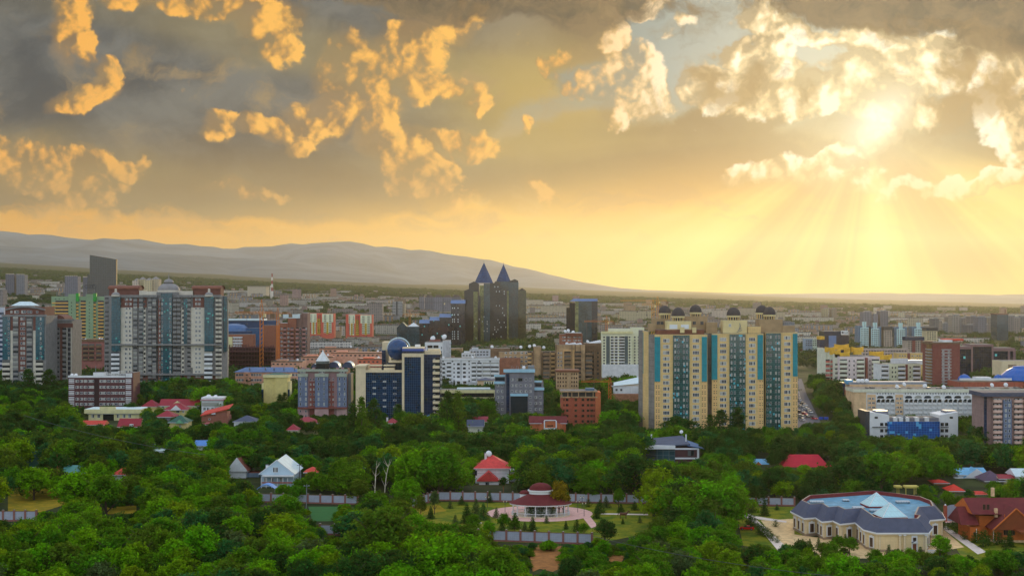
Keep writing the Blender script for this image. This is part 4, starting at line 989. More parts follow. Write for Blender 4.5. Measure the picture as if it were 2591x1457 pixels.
    for px, r in ((845, 14), (880, 14), (796, 9)):
        q = MB(); n = 10; xc = b.x(px, 10)
        for i in range(n):
            a0, a1 = math.pi * i / n, math.pi * (i + 1) / n; p = lambda a: (xc - b.m(r) * math.cos(a), b.z(930, 10) + b.m(r * 1.1) * math.sin(a))
            (xa, za), (xb, zb) = p(a0), p(a1); q.add([(xa, 9, za), (xb, 9, zb), (xb, 20, zb), (xa, 20, za)], [(0, 1, 2, 3)], whiteroof)
        q.add([(xc - b.m(r) * math.cos(math.pi * i / n), 9.2, b.z(930, 10) + b.m(r * 1.1) * math.sin(math.pi * i / n)) for i in range(n + 1)], [tuple(range(n + 1))], navyroof); q.build('barrel_roof', b.root)
    for px in (762, 775, 790, 850, 862): b.piece('roof_house', px, px + 7, 928 + px % 4, 938, 3, 6, br)
    b.piece('rear_wing', 876, 888, 945, None, 8, 20, graym); b.done()
middle_left()
# ---------------------------------------------------------------- blue glass complex with the sphere
def sphere_complex():
    b = Bld('office_complex', 'blue glass office complex with cream stone pillars and a blue glass sphere', 'office block', 1008, 800)
    b.box('stone_pillar', 900, 925, 928, None, 0, 22, creamst); b.box('glass_front', 925, 1017, 940, None, 1, 22, bluecw, greyroof); b.piece('parapet', 924, 1018, 936, 942, .4, 2, creamst)
    b.piece('pillar_cap', 899, 926, 924.5, 928.5, -.5, 22, creamst)
    for x0, x1 in ((934, 966), (970, 999)):
        b.piece('roof_pergola', x0, x1, 923, 926, 2, 8, creamst); b.piece('pergola_wall', x0 + 1, x1 - 1, 930, 937, 2.5, 7.5, creamst)
        q = MB()
        for i in range(9): q.box(b.x(x0 + 1 + i * (x1 - x0 - 3) / 8), b.x(x0 + 2.4 + i * (x1 - x0 - 3) / 8), 2.3, 2.6, b.z(930), b.z(926), MATS['dark_frame'])
        q.build('pergola_posts', b.root)
    b.piece('stone_pillar', 967, 984, 865, None, 24, 40, creamst); b.piece('dark_shaft', 966, 976, 886, None, 18, 23, navycw); b.piece('glass_shaft', 980, 1018, 915, None, 10, 26, navycw)
    y = 14; x, r = b.x(1007, y), b.m(27.5); zc = b.z(884, y)
    sg = glassy('sphere_glass', (4, 54, 96), 1.0, 1.0, (14, 40, 84), .05, 0, .35, .05, (0, 0, 0), 1.0, .6)
    q = MB(); q.dome(x, y, r, zc, r, sg, 36, 20, True); q.build('glass_sphere', b.root)
    q = MB()
    for i in range(24):
        a0, a1 = math.pi * (i / 24), math.pi * ((i + 1) / 24); p = lambda a: (x + r * 1.05 * math.cos(a), y + 6, zc + r * 1.05 * math.sin(a)); q.tube(p(a0), p(a1), .5, whiteroof, 5)
    q.build('sphere_hoop', b.root)
    q = MB(); q.tube((x, y, zc + r), (x, y, zc + r + b.m(14)), .12, graym, 4); q.build('mast', b.root); b.piece('sphere_collar', 983, 1018, 913, 917, 8, 20, creamst)
    b.box('upper_block', 1018, 1070, 903, None, -1.5, 22, bluecw, greyroof)
    for x0, x1, t, bt in ((1017, 1023, 894, None), (1065, 1072, 894, None), (1023, 1065, 894, 903)): b.piece('stone_frame', x0, x1, t, bt, -2, 3, creamst)
    b.piece('attic', 1019, 1070, 887, 894, 0, 20, navycw, greyroof); b.piece('blue_cornice', 1017, 1072, 882, 888, -1.2, 20, P('violet_blue_trim', (64, 84, 150), .5, .1), greyroof); b.piece('roof_slab', 1018, 1071, 879, 882, 0, 16, creamst)
    b.box('dark_block', 1072, 1114, 897, None, 0, 22, navycw, greyroof); b.piece('roof_slab', 1074, 1113, 888, 897, 3, 14, creamst); b.piece('roof_house', 1050, 1062, 872, 880, 6, 12, white); b.piece('roof_house', 1083, 1112, 883, 889, 5, 12, creamst)
    fl = [910 + 14.9 * i for i in range(10)]
    b.balconies((1104,), fl, 17, 13, creamst, 0, 2.0, rail=.5); b.wins((1099,), fl, 4, 6, 'w1', -.05)
    b.wins((947, 973, 999), (965, 981, 996, 1012, 1028), 8, 3.6, 'w1', 1)
    b.piece('entrance_canopy', 1020, 1078, 1056, 1062, -6, 0, creamst); b.piece('podium', 1005, 1085, 1062, None, -7, 2, creamst)
    q = MB(); q.dome(b.x(1092), -3, 4.5, b.z(1062), 3.4, brightcw, 14, 4); q.build('glass_canopy', b.root); b.done()
sphere_complex()
def centre():
    b = Bld('office_building', 'white office building with blue windows just behind the glass sphere complex', 'office building', 1108, 1140)
    b.box('wall', 1075, 1120, 866, None, 0, 26, white, greyroof); b.poly('side_wall', [(1120, 0), (1141, 18), (1141, 30), (1120, 30)], 862, None, P('grey_white', (184, 186, 190), .8), greyroof)
    b.wins((1088, 1103), (877, 886), 13, 7, 'd1', 0); b.wins((1076.5, 1117), (880, 890, 900), 2, 5, 'd1', 0)
    b.piece('stone_front', 1079, 1117, 893, None, -.3, .1, creamst); b.side(b.x(1131) + 2, (8, 11), (872, 882, 892, 902), 1.5, 1.6, 'd1', False)
    q = MB(); q.box(b.x(1085), b.x(1112), 6, 14, b.z(864), b.z(860), redd); q.build('roof_house', b.root); dishes(b, ((1095, 856), (1124, 852)), 2.2, 8); b.done()
    b = Bld('apartment_block', 'white five storey apartment block with pale blue tint and roof dishes', 'apartment block', 1188, 1080)
    b.box('wall', 1116, 1263, 910, None, 0, 16, P('bluish_white_render', (208, 220, 234), .8, .12, .3, None, 0, .25), greyroof); b.piece('cornice', 1115, 1264, 906, 911, -.6, 16, white, greyroof)
    fl = [921 + 10.6 * i for i in range(5)]
    b.wins((1123, 1160, 1175, 1237), fl, 7, 5, 'd2', 0); b.wins((1149, 1187), fl, 3, 4, 'd1', 0); b.balconies((1136, 1199, 1213), fl, 12, 9, white, 0, 1.2, glass=None); b.balconies((1231, 1252), fl, 20, 9, white, 0, 1.2, glass=MATS['window_pane'])
    b.wins((1121, 1145, 1187, 1212, 1240), (914,), 4, 3, 'd2', -.05); dishes(b, ((1122, 904), (1196, 903), (1254, 904)), 1.0); b.piece('pipe', 1166, 1167, 906, None, -.4, -.1, graym)
    b.piece('shop_front', 1152, 1184, 962, None, -6, 0, white); b.wins((1160, 1176), (967,), 8, 5, 'b2', -6); b.done()
    b = Bld('building', 'low peach building with arched windows beside the white five storey block', 'building', 1232, 960)
    b.box('wall', 1208, 1250, 962, None, 0, 12, P('peach_render', (226, 176, 140), .85, .15), greyroof); b.piece('cream_front', 1224, 1250, 964, None, -.5, 0, ivory)
    q = MB(); q.hip(b.x(1206), b.x(1252), -1, 13, b.z(962), b.m(6), navyroof); q.build('roof', b.root); b.wins((1228, 1234, 1240, 1246), (969, 980), 3, 7, 'd1', -.5); b.done()
    b = Bld('building', 'long low ivory building with dark window band in front of the white five storey block', 'building', 1180, 900)
    b.box('wall', 1110, 1252, 986, None, 0, 12, cream, greyroof); b.piece('roof_sheet', 1156, 1240, 982, 986, 1, 10, whiteroof); b.piece('window_band', 1112, 1250, 994, 1004, -.2, .1, MATS['dark_pane']); b.wins([1116 + i * 9 for i in range(15)], (1010,), 6, 6, 'b2', 0); b.done()
    for x0, x1, t, Y, m, lab in ((1168, 1200, 893, 1350, white, 'small white building with flat roof left of the tree below the spire towers'), (1188, 1240, 884, 1420, P('grey_white', (184, 186, 190)), 'grey white office with pale roof below the spire towers'), (1115, 1170, 881, 1600, concrete, 'grey low hall at the foot of the dark stepped offices')):
        b = Bld('building', lab, 'building', (x0 + x1) / 2, Y); b.box('wall', x0, x1, t, None, 0, 20, m, greyroof); b.piece('roof_house', x0 + 6, x0 + 22, t - 4, t, 5, 12, m, whiteroof); b.wins([x0 + 5 + 8 * i for i in range(int((x1 - x0) / 8))], (t + 6, t + 13), 5, 3, 'd2', 0); b.done()
    # long sooty concrete block
    b = Bld('apartment_block', 'long weathered brown concrete apartment block crowned with white dishes', 'apartment block', 1385, 1120)
    b.box('wall', 1241, 1290, 881, None, 10, 26, concd, greyroof); b.box('wall', 1262, 1420, 890, None, 3, 20, concrete, greyroof)
    b.piece('tower', 1350, 1369, 877, None, 0, 18, concrete, greyroof); b.box('wall', 1407, 1480, 872, None, -2, 18, concrete, greyroof); b.piece('upper_block', 1416, 1474, 845, 873, 4, 18, P('red_brown_concrete', (140, 92, 72), .95, .3, .3), greyroof)
    b.box('wall', 1478, 1522, 868, None, 2, 20, concd, greyroof); b.piece('penthouse', 1432, 1472, 842, 850, 2, 16, brownroof, whiteroof)
    b.piece('plain_panel', 1424, 1454, 885, 936, -2.4, -1.9, P('ochre_panel', (190, 152, 104), .9, .15)); b.piece('brick_wing', 1262, 1316, 905, None, -3, 3, P('red_brown_concrete', (140, 92, 72)), greyroof)
    for px in (1350, 1369, 1407, 1447, 1456, 1468, 1480, 1492, 1505, 1520): b.piece('wall_rib', px - 1, px + 1.2, 872 if px > 1400 else 880, None, -2.7 if 1400 < px < 1480 else -.5, 4, concd)
    fl = [893 + 10.4 * i for i in range(9)]
    b.balconies((1382, 1436, 1462, 1490), fl, 17, 9, concd, -2.1 if 0 else -2.0, 1.1, glass=MATS['dark_pane']); b.balconies((1340, 1399), fl, 10, 9, P('ochre_panel', (190, 152, 104)), 3, 1.1); b.wins((1280, 1292, 1304, 1320, 1331), fl, 6, 4.6, 'w2', 3); b.wins((1413, 1420), fl, 4, 4.5, 'w1', -2); b.wins((1500, 1513), fl, 4, 5, 'd1', 2)
    b.wins((1427, 1440, 1455, 1466), (853, 861), 8, 3, 'w2', 4)
    b.piece('blue_awning', 1480, 1490, 920, 932, -1.2, 0, navyroof)
    dishes(b, [(1434 + i * 5, 869 + (i * 3) % 4) for i in range(8)] + [(1487 + i * 5, 864 + (i * 5) % 6) for i in range(7)] + [(1340, 876), (1352, 874), (1376, 879), (1318, 878), (1430, 838), (1438, 836), (1450, 840), (1245, 877)], 1.35, 4); b.done()
    b = Bld('apartment_block', 'cream grid apartment block with dark strips left of the tan domed towers', 'apartment block', 1572, 1230)
    b.box('wall', 1524, 1598, 840, None, 0, 20, P('cream_grid', (216, 206, 176), .8, .1), greyroof); b.box('wall', 1598, 1630, 828, None, 4, 22, P('cream_grid', (216, 206, 176)), greyroof); b.piece('cornice', 1522, 1602, 838, 844, -1, .2, cream)
    for x0, x1 in ((1534, 1543), (1581, 1589)): b.piece('dark_strip', x0, x1, 850, 922, -.3, .2, P('slate_strip', (70, 84, 86), .4, .1, .3, (0, 3.6, .3, .3)))
    fl = [853 + 7.35 * i for i in range(10)]
    b.wins((1549, 1559, 1570, 1577), fl, 7, 4.2, 'd2', -.05); b.wins((1528.5, 1593, 1606, 1616), fl, 4, 4, 'd1', 0)
    for f in fl:
        q = MB(); q.box(b.x(1544), b.x(1580.5), -.3, .0, b.z(f + 4.6), b.z(f + 2.5), white); q.build('floor_band', b.root)
    b.piece('roof_house', 1540, 1600, 831, 839, 6, 16, P('cream_grid', (216, 206, 176)), bluemet); b.piece('podium', 1524, 1618, 922, None, -4, 2, white); b.done()
    b = Bld('office_building', 'grey panel office building with pale blue cornices and tall dark entrance glass', 'office building', 1314, 820)
    b.box('wall', 1278, 1352, 940, None, 0, 18, greyc, greyroof); b.box('wall', 1252, 1280, 952, None, 2, 18, greyc, greyroof); b.box('wall', 1350, 1375, 966, None, 2, 18, greyc, greyroof)
    b.piece('glass_strip', 1281, 1289, 945, None, -.3, .3, navycw); b.piece('entrance_glass', 1292, 1335, 1002, None, -.5, .3, P('entrance_dark', (28, 44, 54), .15, .2, .4, (2.2, 2.4, .1, .5)))
    for x0, x1, t, bt, y in ((1274, 1354, 934, 942, -1), (1250, 1281, 948, 953, 1), (1250, 1281, 965, 971, 1), (1350, 1371, 963, 967, 1), (1350, 1377, 980, 987, 1), (1291, 1336, 996, 1002, -1)): b.piece('pale_cornice', x0, x1, t, bt, y, y + 1.4, ltblue)
    b.wins((1265,), (959,), 24, 8, 'd1', 2); b.wins((1362,), (974,), 16, 7, 'd1', 2)
    fl = [960, 975, 990]; b.wins((1296, 1307, 1331, 1342), fl, 6, 6, 'w2', 0); b.wins((1314,), (960,), 16, 8, 'd3', 0); b.wins((1318,), (975, 990), 6, 6, 'w2', 0)
    fl2 = [975, 990, 1005, 1020, 1035, 1050]; b.wins((1260, 1271), fl2, 6, 6, 'w2', 2); b.wins((1342, 1356, 1367), [1005, 1020, 1035, 1050], 6, 6, 'w2', 0)
    b.piece('roof_house', 1336, 1352, 925, 936, 4, 10, graym); 
    q = MB()
    for i in range(8): q.tube((b.x(1292 + i * 5), 5, b.z(936)), (b.x(1296 + i * 4), 6, b.z(926 + i % 3 * 3)), .12, graym, 4)
    q.build('roof_plant', b.root); dishes(b, ((1325, 930),), 1.2, 6); b.done()
    b = Bld('apartment_block', 'unfinished red brick block with open concrete top floor', 'building site', 1465, 760)
    b.box('wall', 1420, 1510, 1004, None, 0, 16, redb, greyroof)
    for x in (1420, 1436, 1446, 1463, 1481, 1500, 1507): b.piece('concrete_post', x, x + 2, 991, 1004, -.3, 1, concrete)
    b.piece('concrete_deck', 1418, 1512, 989, 992, -.6, 16, concrete, greyroof); b.piece('concrete_deck', 1418, 1512, 1003, 1006, -.5, .3, concrete); b.piece('shade_backing', 1424, 1508, 992, 1003, 3, 4, MATS['dark_frame']); b.piece('edge_wall', 1507, 1520, 992, None, -.4, 14, orangeb)  # dark upright sheet stands in for the shade inside the open storey
    fl = [1011 + 13.6 * i for i in range(5)]; b.wins((1435, 1457, 1475, 1488, 1497), fl, 7, 6.4, 'b2', 0); b.wins((1427, 1503), fl, 3, 6, 'b1', 0); b.piece('brick_pier', 1443, 1448, 1004, None, -.5, 0, redb); b.piece('brick_pier', 1464, 1468, 1004, None, -.5, 0, redb)
    b.piece('roof_tank', 1482, 1504, 982, 990, 4, 10, P('tank_blue', (84, 110, 134), .5)); b.done()
    b = Bld('apartment_block', 'small beige unfinished block with rows of empty window holes', 'building site', 1436, 960)
    b.box('wall', 1408, 1464, 940, None, 0, 14, P('raw_beige', (176, 146, 112), .95, .25, .4), greyroof); b.wins((1412, 1418, 1425, 1432, 1447, 1453, 1459), (946, 956, 966, 976, 986), 3, 5, 'b1', 0); b.piece('roof_edge', 1406, 1466, 936, 941, -.6, 15, brownroof); b.piece('stair_front', 1436, 1443, 941, None, -.6, 0, P('raw_beige', (176, 146, 112))); b.done()
    b = Bld('tent_hall', 'white roofed hall in the gap left of the tan domed towers', 'hall', 1590, 960)
    b.box('wall', 1552, 1630, 976, None, 0, 20, white)
    q = MB(); a, c = b.x(1550), b.x(1632); z = b.z(976); q.add([(a, -1, z), (c, -1, z + b.m(8)), (c, 22, z + b.m(20)), (a, 22, z + b.m(2))], [(0, 1, 2, 3)], whiteroof); q.build('roof', b.root); b.wins((1560, 1572), (986,), 5, 5, 'd2', 0); b.piece('retaining_wall', 1530, 1622, 996, None, -14, -12, P('raw_earth_wall', (150, 104, 78), .95, .3, .5)); b.done()
centre()
# ---------------------------------------------------------------- the side of the sun
def right_side():
    b = Bld('apartment_block', 'stepped ivory and pink apartment block with ochre roof parapets', 'apartment block', 2200, 1040)
    for x0, x1, t, y, m in ((2089, 2100, 882, 24, ivory), (2100, 2112, 888, 16, ivory), (2112, 2125, 896, 8, ivory), (2125, 2187, 902, 0, lilac), (2187, 2226, 902, 2, lilac)): b.piece('stepped_wall', x0, x1, t, None, y, y + 30, m, greyroof)
    for x0, x1, t, bt, y in ((2088, 2113, 877, 884, 20), (2100, 2127, 884, 890, 14), (2112, 2150, 890, 897, 8), (2112, 2148, 870, 878, 40), (2137, 2152, 878, 886, 30), (2155, 2185, 877, 884, 40), (2160, 2180, 882, 890, 20), (2200, 2236, 888, 894, 24), (2218, 2257, 896, 903, 16)):
        q = MB(); xa, xb = b.x(x0, y), b.x(x1, y); za, zb = b.z(bt, y), b.z(t, y); n = 6
        for i in range(n):
            f = lambda k: zb - (zb - za) * .35 * math.sin(math.pi * k / n)
            u0, u1 = xa + (xb - xa) * i / n, xa + (xb - xa) * (i + 1) / n
            vs = [(u0, y, za - 2), (u1, y, za - 2), (u1, y, f(i + 1)), (u0, y, f(i))]; vs += [(v[0], y + 2, v[2]) for v in vs]
            q.add(vs, [(0, 1, 2, 3), (7, 6, 5, 4), (3, 2, 6, 7)], yelr)
        q.build('curved_parapet', b.root)
    fl = [913 + 11.3 * i for i in range(6)]
    b.balconies((2134, 2177, 2215), fl, 19, 9.6, ivory, 0, 1.6); b.wins((2149, 2161, 2201), fl, 3, 4.6, 'd1', 0); b.piece('red_strip', 2191, 2196, 905, None, -.4, 2, redd)
    b.balconies((2118,), fl[1:], 11, 9, ivory, 8, 1.0, glass=MATS['window_pane']); b.balconies((2106, 2094), fl, 10, 9, P('red_white_panel', (170, 90, 82), .8), 16, 1.0, glass=MATS['window_pane']); b.done()
    b = Bld('apartment_block', 'lower ivory and white apartment block with wavy white roof wall by the brick tower', 'apartment block', 2277, 1000)
    b.box('wall', 2228, 2250, 922, None, 0, 20, white, greyroof); b.box('wall', 2250, 2330, 920, None, 1, 20, P('peach_ivory', (232, 206, 176), .85, .12, .3, None, 0, .3), greyroof)
    b.piece('curved_parapet', 2255, 2298, 907, 921, 6, 8, white); b.piece('roof_house', 2300, 2340, 911, 922, 12, 22, white, whiteroof); b.piece('red_strip', 2291, 2297, 922, None, .7, 1.5, redd)
    fl = [930 + 11.2 * i for i in range(5)]; b.balconies((2239, 2281, 2319), fl, 18, 9.4, white, 0, 1.4); b.wins((2258, 2266, 2303), fl, 3, 4.5, 'd1', 1); b.done()
    b = Bld('office_tower', 'dark red brick tower with rounded balcony side', 'tower block', 2384, 960)
    b.box('wall', 2360, 2429, 869, None, 0, 24, redd, greyroof); b.piece('roof_edge', 2356, 2430, 866, 869.5, -.4, 24, concd, greyroof)
    fl = [883 + 7.7 * i for i in range(14)]
    for f in fl:
        q = MB(); n = 8; y0 = 2
        pts = [(b.x(2360, 0) - .01, 1), (b.x(2350, 4) , 2.5), (b.x(2341, 10), 9), (b.x(2339, 20), 18), (b.x(2362, 24), 24)]
        q.prism(pts, b.z(f + 3.2), b.z(f + .2), P('balcony_grey', (150, 144, 140), .8)); q.build('curved_balcony', b.root)
    q = MB(); q.prism([(b.x(2361), 2.4), (b.x(2352, 4), 4.5), (b.x(2344, 10), 10), (b.x(2342, 20), 18), (b.x(2362, 24), 23)], -2, b.z(872), P('ochre_rooms', (140, 108, 66), .8, .3, .6, (2.5, 2.1, .3, .6))); q.build('curved_wall', b.root)
    q = MB(); q.prism([(b.x(2360, 0) - .01, .5), (b.x(2349, 4), 2), (b.x(2339, 10), 8.6), (b.x(2337, 20), 18), (b.x(2362, 24), 24)], b.z(872), b.z(864), concd); q.build('curved_cornice', b.root)
    for f in fl:
        q = MB(); q.box(b.x(2382), b.x(2407), -.5, .1, b.z(f + 3), b.z(f), P('balcony_grey', (150, 144, 140))); q.build('spandrel', b.root)
    b.wins((2387, 2401), [f - 2.3 for f in fl[1:]], 5, 3.6, 'w2', -.1); b.piece('roof_house', 2386, 2410, 860, 867, 6, 16, white); b.piece('roof_house', 2388, 2438, 857, 862, 10, 18, terracotta); b.done()
    b = Bld('office_complex', 'low dark navy glass offices framed by mauve stone piers', 'office complex', 2500, 1250)
    mp = P('mauve_stone', (122, 96, 98), .8, .1)
    for x0, x1, t in ((2428, 2458, 883), (2462, 2510, 876), (2514, 2551, 888), (2556, 2564, 888)): b.piece('glass_front', x0, x1, t, None, 0, 24, glassy('night_glass', (22, 30, 46), 2, 2.2, (14, 18, 28), .1, .005, .4), greyroof)
    for x0, x1, t in ((2458, 2462, 876), (2510, 2514, 874), (2551, 2556, 884), (2564, 2570, 884)): b.piece('stone_pier', x0, x1, t, None, -1, 24, mp)
    for x0, x1, t, bt in ((2428, 2462, 876, 883), (2458, 2514, 871, 877), (2510, 2568, 880, 888)): b.piece('cornice', x0, x1, t, bt, -1.2, 24, mp, greyroof)
    b.done()
    b = Bld('apartment_building', 'long white apartment house with rows of arches and weathered roof', 'apartment block', 2330, 800)
    b.box('wall', 2192, 2486, 991, None, 0, 20, white, greyroof); b.box('end_wall', 2161, 2192, 986, None, 0, 20, P('bare_concrete_end', (206, 174, 136), .95, .2, .4, None, 0, .4), greyroof); b.piece('parapet', 2160, 2600, 984, 992, -.5, 20, ivory, greyroof)
    b.piece('far_wing', 2486, 2600, 991, None, 6, 22, white, greyroof)
    for x0, x1 in ((2195, 2216), (2266, 2285)): b.piece('ochre_panel', x0, x1, 998, None, -.25, .1, P('ochre_front', (206, 172, 134), .9, .15))
    q = MB()
    for px in list(range(2219, 2264, 7)) + list(range(2290, 2484, 7)): q.box(b.x(px), b.x(px + 1.6), -.12, .2, b.z(997), b.z(993.5), MATS['dark_pane'])
    q.build('attic_slots', b.root)
    fl = [1008 + 11 * i for i in range(6)]
    b.wins((2200, 2210, 2271, 2280), fl, 7, 5.5, 'w2', -.25)
    cols = [2223, 2234.5, 2246, 2258, 2294, 2305.5, 2317, 2328, 2342, 2353, 2365, 2377, 2394, 2405, 2417, 2429, 2442, 2453, 2466, 2477]
    for f in fl[1:]:
        q = MB(); W_ = b.m(9); H_ = b.m(8.5); b.balconies(cols, (f,), 9, 9, white, .1, .9, rail=.42)
    for i, c in enumerate(cols):
        q = MB(); r = b.m(4.8); x = b.x(c); z = b.z(1013); q.box(x - r, x + r, -.06, .1, z - 1.0, z, MATS['dark_pane'])
        n = 10; q.add([(x, -.06, z)] + [(x - r * math.cos(math.pi * k / n), -.06, z + r * .85 * math.sin(math.pi * k / n)) for k in range(n + 1)], [(0, k + 2, k + 1) for k in range(n)], MATS['dark_pane'])
        q.arch(x - r, x + r, -.9, z, z + r * .85, white, .35, 10, .9); q.build('arch', b.root)
    for c in [2217.5, 2228.7, 2240, 2252, 2264, 2288, 2299.7, 2311, 2322.5, 2335, 2347.5, 2359, 2371, 2385.5, 2399.5, 2411, 2423, 2435.5, 2447.5, 2459.5, 2471.5, 2483]: b.piece('pillar', c - .8, c + .8, 1012, None, -.95, 0, white)
    for c in (2228, 2251, 2299, 2323, 2347, 2371, 2399, 2423, 2447, 2472):
        q = MB(); r = b.m(8.6); x = b.x(c); z = b.z(1004); n = 10
        q.add([(x, -.06, z - .8)] + [(x - r, -.06, z - .8)] + [(x - r * math.cos(math.pi * k / n), -.06, z + b.m(3.4) * math.sin(math.pi * k / n)) for k in range(n + 1)] + [(x + r, -.06, z - .8)], [(0, k + 2, k + 1) for k in range(n + 2)], MATS['window_pane']); q.arch(x - r, x + r, -.4, z, z + b.m(3.4), white, .3, 10, .4); q.build('top_arch_window', b.root)
    rs = random.Random(2)
    for i in range(26):
        c = rs.uniform(2170, 2590); b.piece('roof_vent', c, c + rs.uniform(2, 9), 979 + rs.uniform(0, 4), 985, 3, 8, rs.choice((greyroof, graym, brownroof, concd)))
    dishes(b, ((2270, 978), (2288, 972), (2340, 976), (2388, 979), (2510, 974), (2545, 973)), 1.3, 3); b.done()
    b = Bld('building', 'long grey roofed hall behind the white arched apartment house', 'hall', 2250, 870)
    b.box('wall', 2150, 2345, 972, None, 0, 12, P('ochre_front', (206, 172, 134)), P('hall_roof', (132, 138, 146), .7, .2)); b.piece('roof_edge', 2148, 2346, 966, 972, 2, 14, P('hall_roof', (132, 138, 146))); b.piece('red_end', 2138, 2160, 978, None, -4, 0, redb); b.piece('blue_end', 2132, 2139, 968, None, -3, 6, navycw); b.piece('stair_house', 2143, 2158, 961, 972, 3, 10, lblueroof); dishes(b, ((2172, 963), (2182, 963), (2193, 963)), 1.4, 2); b.done()
    b = Bld('office_building', 'bright blue glass office between two white wings with upturned roofs', 'office building', 2311, 690)
    b.box('glass_front', 2248, 2378, 1066, None, -2, 16, brightcw, greyroof)
    for x0, x1, hi in ((2201, 2250, 2201), (2377, 2424, 2424)):
        q = MB(); xa, xb = b.x(x0), b.x(x1); za, zb = (b.z(1042), b.z(1050)) if hi == x0 else (b.z(1050), b.z(1042))
        pts = [(xa, -2), (xb, -2), (xb, za if 0 else zb), (xa, za)]
        vs = [(p[0], 0, p[1]) for p in pts] + [(p[0], 16, p[1]) for p in pts]; q.add(vs, [(0, 1, 2, 3), (5, 4, 7, 6), (3, 2, 6, 7), (0, 3, 7, 4), (1, 5, 6, 2)], P('ice_white_render', (214, 226, 236), .8, .1)); q.build('wing', b.root)
        b.piece('roof_house', (x0 + x1) / 2 - 8, (x0 + x1) / 2 + 22, 1039, 1050, 4, 12, greyc, bluemet)
    b.piece('dark_side', 2190, 2201, 1040, None, .5, 16, P('dark_slate', (50, 54, 60), .6)); b.wins((2217, 2407), (1056,), 8, 5, 'd1', 0); b.wins((2231, 2243, 2384, 2395), (1073, 1089, 1104), 8, 8, 'd2', 0)
    q = MB(); q.gable(b.x(2276), b.x(2300), 0, 10, b.z(1060), b.m(9), graym, graym, 'y'); q.build('gablet', b.root)
    b.piece('parapet', 2250, 2376, 1057, 1067, 1, 14, greyc, greyroof)
    for px in (2262, 2276, 2292, 2317, 2342): b.piece('roof_vent', px, px + 9, 1056, 1067, -1, 3, white)
    for x0, x1 in ((2207, 2246), (2380, 2400)):
        q = MB(); [q.box(b.x(x0 + i * 4), b.x(x0 + i * 4 + 3), -.8, 0, b.z(1080.5), b.z(1079), MATS['dark_frame']) for i in range(int((x1 - x0) / 4))]; q.build('sun_shades', b.root)
    b.done()
    b = Bld('apartment_building', 'mauve grey apartment house with glazed stair bay at the picture edge', 'apartment block', 2550, 640)
    b.box('wall', 2512, 2640, 1001, None, 0, 18, purpleg, greyroof); b.piece('corner_wall', 2489, 2513, 995, None, 1.5, 18, purpleg, greyroof); b.piece('glass_strip', 2490, 2497, 1004, None, 1.2, 1.6, navycw)
    b.piece('stair_bay', 2539, 2560, 1012, None, -1.4, .2, P('bay_blue_grey', (96, 108, 132), .3, .2, .4, (1.5, 1.75, .1, .4))); b.piece('roof_edge', 2486, 2642, 993, 1003, -1, 18, greyshingle); 
    fl = [1012 + 13 * i for i in range(10)]
    b.wins((2545, 2554), fl, 4.5, 7.5, 'w1', -1.4); b.balconies((2523, 2575), fl, 21, 11, P('peach_balcony', (196, 162, 148), .85), 0, 1.3); b.balconies((2598,), fl, 20, 11, P('peach_balcony', (196, 162, 148)), 0, 1.3); b.wins((2519, 2528, 2571, 2582, 2594), fl, 6, 6, 'w2', -.02)
    for f in fl[2::2]:
        q = MB(); q.box(b.x(2532), b.x(2536), -.6, 0, b.z(f + 3), b.z(f), white); q.build('air_conditioner', b.root)
    b.done()
    # blue pavilion domes
    b = Bld('entertainment_pavilion', 'long low brick hall with bright blue ribbed domes', 'pavilion', 2520, 930)
    bl = P('blue_membrane', (14, 84, 160), .45, .1, .4)
    b.box('wall', 2428, 2640, 966, None, 0, 26, P('brick_front', (158, 84, 66), .9, .2, .4, (6, 0, .3, .4)), greyroof); b.piece('fascia', 2430, 2560, 957, 962, 1, 3, white)
    q = MB(); q.lathe(b.x(2591, 12), 14, [(b.m(62), b.z(962, 6)), (b.m(54), b.z(950, 6)), (b.m(40), b.z(938, 6)), (b.m(26), b.z(931, 6)), (b.m(24), b.z(928, 6)), (.1, b.z(926, 6))], bl, 16); q.build('ribbed_dome', b.root)
    for px, r, t in ((2440, 17, 946), (2525, 12, 947)):
        q = MB(); q.lathe(b.x(px, 8), 8, [(b.m(r), b.z(961, 6)), (b.m(r * .9), b.z(955, 6)), (b.m(r * .5), b.z(949, 6)), (.1, b.z(t, 6))], bl, 12); q.build('small_dome', b.root)
    letters('NEMO', 'lettering', b.root, b.m(6.5), white, (b.x(2449), -.6, b.z(962)), 0, .1); b.piece('roof_sheet', 2470, 2508, 954, 958, 4, 12, white); b.done()
    b = Bld('building', 'beige stone hall with tall window behind the blue ribbed dome', 'hall', 2565, 1030); b.box('wall', 2534, 2640, 913, None, 0, 20, creamst, greyroof); b.piece('window_front', 2551, 2572, 922, None, -.3, .2, P('beige_grid', (150, 130, 108), .8, .2, .4, (1.2, 2, .3, .5))); b.done()
    # blocks behind
    b = Bld('office_building', 'dark navy office block with white logo sign on its roof', 'office building', 2116, 1650)
    b.box('wall', 2086, 2128, 838, None, 0, 30, glassy('ink_glass', (36, 42, 62), 2, 2.2, (26, 30, 44), .1, 0, .3), greyroof); b.piece('side_wall', 2128, 2148, 848, None, 4, 34, glassy('ink_glass', (36, 42, 62)), greyroof); b.piece('blue_front', 2097, 2116, 849, None, -.5, .2, P('steel_blue_front', (96, 118, 156), .35, .1, .3, (2, 2.4, .1, .2))); b.piece('sign_board', 2128, 2146, 836, 846, -.5, .3, white)
    letters('Kcell', 'lettering', b.root, b.m(5.4), MATS['dark_frame'], (b.x(2139.5), -.62, b.z(843.2)), 0, .1)
    q = MB(); q.cone(0, 0, b.m(2.6), b.m(2.6), -.1, .1, MATS['dark_frame'], 14); o = q.build('round_logo', b.root); o.location = (b.x(2131.5), -.6, b.z(841)); o.rotation_euler = (R(90), 0, 0)
